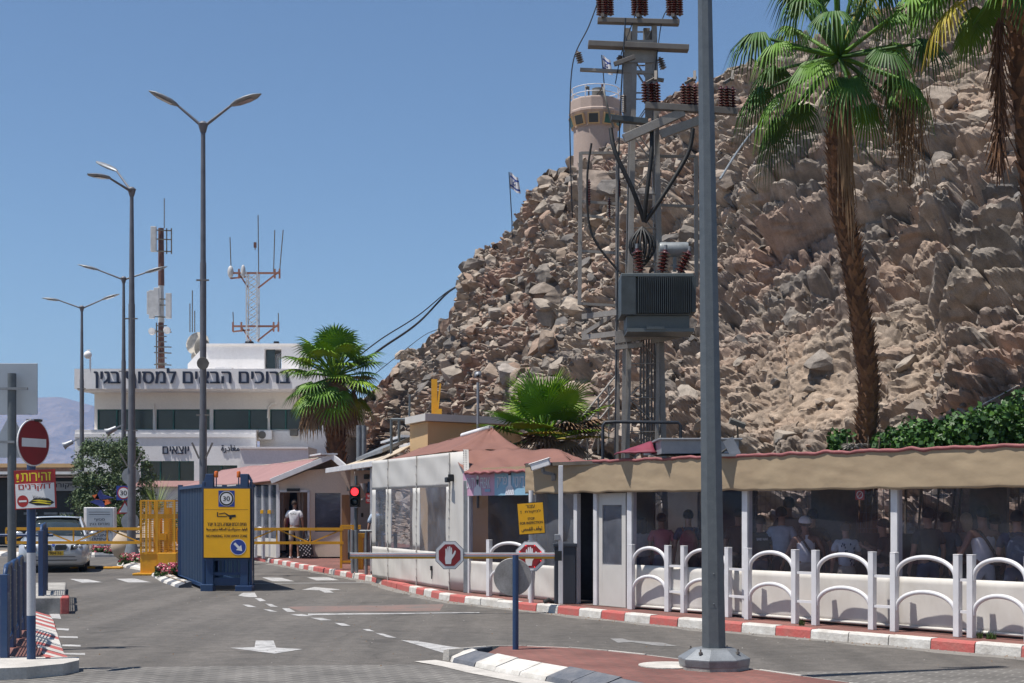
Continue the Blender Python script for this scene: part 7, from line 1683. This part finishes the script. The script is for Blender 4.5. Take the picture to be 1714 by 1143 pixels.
    for sx, k in ((-1,'l'),(1,'r')):
        e, w_ = arms[k]
        if sleeves: sc_.append([('ch',P(0,-.01,1.28),.15), ('sh'+k,P(sx*.165,-.01,1.395),rr(.058+g)), ('ua'+k,P(sx*.207,-.02,1.29),rr(.052+g)), ('ue'+k,P(*(Vector((sx*.207,-.02,1.29)).lerp(Vector(e),.55))),rr(.050+g))])
        else: sc_.append([('ch',P(0,-.01,1.28),.15), ('sh'+k,P(sx*.115,-.01,1.40),rr(.05+g))])
    sh_ = skin_mesh(sc_, 'shirt', shirt, t, 1)
    lc = [[('pel',P(0,0,.95),rr(.148,.12)), ('wai',P(0,0,1.02),rr(.142,.112))]]
    for sx, k in ((-1,'l'),(1,'r')):
        st = .0 if sx < 0 else .04
        c = [('pel',P(0,0,.95),.14), ('hip'+k,P(sx*.085,0,.86),rr(.098)), ('th'+k,P(sx*.097,.01,.68),rr(.087)), ('kne'+k,P(sx*.10,.015+st,.50),rr(.074 if not shorts else .082))]
        if not shorts: c += [('cal'+k,P(sx*.105,-.005+st,.32),rr(.065)), ('ank'+k,P(sx*.11,-.015+st,.09),rr(.056))]
        lc.append(c)
    skin_mesh(lc, 'shorts' if shorts else 'trousers', legs, t, 1)
    for sx, k in ((-1,'left'),(1,'right')):
        st = .0 if sx < 0 else .04
        m = MB(); m.sph(P(sx*.12,.05+st,.03), (rr(.052),rr(.145),rr(.05)), 12, 8, z0=-.6); m.build('shoe', 'cloth_white' if shorts else 'cloth_black', t, local=True)
    m = MB(); hc = P(0,-.008,1.655); m.sph(hc, (rr(.094),rr(.112),rr(.108)), 14, 9, z0=-.35 if hairlen == 0 else -.8, M=Euler((R(14),0,0)).to_matrix())
    if hairlen: m.sph(P(0,-.06,1.655-hairlen*.5), (rr(.085),rr(.06),rr(.06+hairlen*.55)), 12, 8)
    m.build('hair', hair, t, local=True)
    if cap:
        m = MB(); m.sph(P(0,0,1.672), (rr(.112),rr(.130),rr(.106)), 16, 8, z0=-.12, M=Euler((R(8),0,0)).to_matrix()); m.prism([P(-.06,.09,1.675), P(.06,.09,1.675), P(.05,.19,1.655), P(-.05,.19,1.655)], (0,0,rr(.012))); m.build('cap', cap, t, local=True)
    if strap:
        m = MB(); pts = [P(*q) for q in ((-.115,.03,1.425),(-.085,-.095,1.40),(-.02,-.155,1.27),(.07,-.155,1.12),(.17,-.06,1.0),(.175,.06,.98))]; m.tube([Vector(q) for q in pts], rr(.02), 8); m.build('strap', 'cloth_black', t, local=True)
    if motif == 'print':
        m = MB()
        for k in range(26): x_, z_ = random.uniform(-.13,.13), random.uniform(.98,1.38); y_ = -.142*math.sqrt(max(.2,1-(x_/.2)**2)); m.sph(P(x_,y_,z_), (rr(.013),rr(.012),rr(.02)), 6, 4)
        m.build('print', 'cloth_navy', t, local=True)
    elif motif:
        m = MB(); c_ = Vector(P(0,-.150,1.33)); wmi = WM[t.name]; c_ = wmi@c_; rv = wmi.to_3x3()@V(1,0,0); letters(m, motif, c_, rv, UZ, rr(.20), rr(.045), .02); o = m.build('lettering', 'cloth_white' if shirt != 'cloth_white' else 'cloth_black', sh_)
    return t, P, s
def backpack(px, Y, z, lab, mat, P, t, s):
    """worn pack: a thing of its own, resting on the back"""
    base = WM[t.name]@Vector(P(0,-.245,1.17)); b = thing('backpack', lab, 'backpack', base, t.rotation_euler.z, None)
    m = MB(); m.sph((0,0,0), (.16*s,.10*s,.235*s), 16, 10); m.box((0,-.01*s,.0), (.24*s,.15*s,.36*s)); m.build('main_bag', mat, b, local=True, bevel=.03)
    m = MB(); m.box((0,-.10*s,-.07*s), (.20*s,.06*s,.18*s)); m.build('front_pocket', mat, b, local=True, bevel=.025)
    for sx in (-1,1):
        m = MB(); m.tube([V(sx*.09*s,.09*s,.20*s), V(sx*.105*s,.20*s,.265*s), V(sx*.11*s,.33*s,.20*s), V(sx*.12*s,.36*s,.02*s), V(sx*.13*s,.12*s,-.18*s)], .018*s, 6); m.build('shoulder_strap', mat, b, local=True)
def gl(px, d):
    p = online(S0, S1, px); k = (px-CX)/F
    q0 = S0-SN*d; return online(q0, q0+SD, px).y
QG = 'people queueing in the shelter'
person(1077,866,gl(1077,.75),'small person in a pale top nearest the white door inside the shelter','cloth_white','cloth_denim',hairlen=.2,lean=.15,group=QG)
t,P,s = person(1108,857,gl(1108,.55),'person in a pink shirt behind the first shelter window','cloth_pink','cloth_denim',pose='front',lean=.2,group=QG)
t,P,s = person(1152,853,gl(1152,.7),'person in a navy shirt wearing a maroon backpack behind the shelter window','cloth_navy','cloth_black',group=QG,heading=R(-6)); backpack(1152,0,0,'maroon backpack worn by the person in navy in the shelter','cloth_maroon',P,t,s)
person(1236,850,gl(1236,1.1),'dim figure in dark grey just right of the big lamp pole','cloth_black','cloth_black',group=QG,skin='skin_tan')
person(1272,862,gl(1272,.7),'person in a black shirt with white lettering across the shoulders','cloth_black','cloth_denim',hair='hair_brown',motif='SAND NAVI',group=QG,heading=R(5),pose='front')
person(1308,848,gl(1308,.9),'person in a light blue shirt left of the tall bald figure','cloth_sky','cloth_black',group=QG,pose='wide',heading=R(-25))
person(1320,832,gl(1320,1.35),'tallest person in a dark grey brown top, head above the others','cloth_grey','cloth_black',group=QG,skin='skin_tan',hair='hair')
person(1349,864,gl(1349,.45),'person in a white cap and white vest with a black cross strap','cloth_white','cloth_khaki',group=QG,sleeves=False,cap='cloth_white',strap=True,skin='skin_tan',pose='wide',build_=1.12,lean=.12,shorts=True)
person(1360,852,gl(1360,1.2),'person in a black shirt just behind the white cap','cloth_black','cloth_black',group=QG,hair='hair_brown',pose='wide',build_=1.1)
person(1417,872,gl(1417,.6),'shorter person in a white shirt printed with small dark marks','cloth_print','cloth_khaki',group=QG,hair='hair_brown',motif='print',pose=('down','up'),lean=.15)
person(1478,868,gl(1478,.9),'dim dark figure left of the right-hand shelter post','cloth_black','cloth_black',group=QG,heading=R(60),pose='up')
person(1553,849,gl(1553,.55),'person with bare forearms in a plain black T-shirt','cloth_black','cloth_denim',group=QG,heading=R(10))
person(1584,857,gl(1584,.9),'person in a dark teal top partly behind the black T-shirt','cloth_teal','cloth_black',group=QG,hair='hair',heading=R(-40),pose='front')
person(1617,858,gl(1617,1.5),'fair haired person at the back between black T-shirt and white tank top','cloth_khaki','cloth_black',group=QG,hair='pot',hairlen=.15)
person(1645,847,gl(1645,.45),'muscular person in a white tank top with a dark cross bag','cloth_white','cloth_white',group=QG,sleeves=False,strap=True,skin='skin_tan',pose='wide',build_=1.15,heading=R(12),shorts=True)
person(1665,860,gl(1665,1.3),'person in brown behind the white tank top','cloth_khaki','cloth_black',group=QG,hair='hair_brown')
t,P,s = person(1702,854,gl(1702,.6),'person in a blue T-shirt with a dark bag at the right edge','cloth_navy','cloth_denim',group=QG,pose='front',heading=R(-15),build_=1.1); backpack(1702,0,0,'dark blue bag on the back of the person at the right edge','cloth_denim',P,t,s)
# travellers at the tunnel and under the canopy
t,P,s = person(493,836,46.0,'person in a white T-shirt and khaki shorts walking into the tunnel doorway','cloth_white','cloth_khaki',hair='hair_brown',shorts=True,pose=('wide','down'),motif='Parker',heading=R(-4))
person(475,856,47.3,'person in a pink top standing in the shade of the tunnel doorway','cloth_pink','cloth_black',hairlen=.25,heading=R(10),height=1.62,z0=PV+.01)
sc_ = V(W(509,0,45.9).x, 45.9, PV); su = thing('suitcase', 'dark chequered rolling suitcase beside the person in the white T-shirt', 'suitcase', sc_)
m = MB(); m.box(sc_+V(.05,0,.36), (.42,.24,.56), R_=Euler((0,R(-9),0)).to_matrix()); cs = m.build('case', 'cloth_black', su, bevel=.03)
m = MB(); M_ = Euler((0,R(-9),0)).to_matrix()
for i in range(7):
    for j in range(9):
        if (i+j) % 2 and random.random() < .8: m.box(sc_+V(.05,0,.36)+M_@V(-.17+.057*i,-.123,-.24+.06*j), (.032,.006,.036), R_=M_)
m.build('check_pattern', 'cloth_white', cs)
m = MB(); c_ = sc_+V(.05,0,.36); m.tube([c_+M_@V(-.10,.08,.27), c_+M_@V(-.10,.08,.58), c_+M_@V(.06,.08,.58), c_+M_@V(.06,.08,.27)], .011, 6); m.build('handle', 'galv', su)
for x in (-.13,.2): m = MB(); m.lathe([(0,0),(.04,0),(.04,.03),(0,.03)], sc_+V(x,-.05,.042), 12, M=Euler((0,R(90),0)).to_matrix()); m.build('wheel', 'rubber', su)
t,P,s = person(633,843,35.4,'person in a pale T-shirt with a black backpack under the tan canopy','cloth_sky','cloth_black',hair='hair',heading=R(18),pose='down',height=1.80); backpack(633,0,0,'black backpack worn by the person in the pale T-shirt','cloth_black',P,t,s)
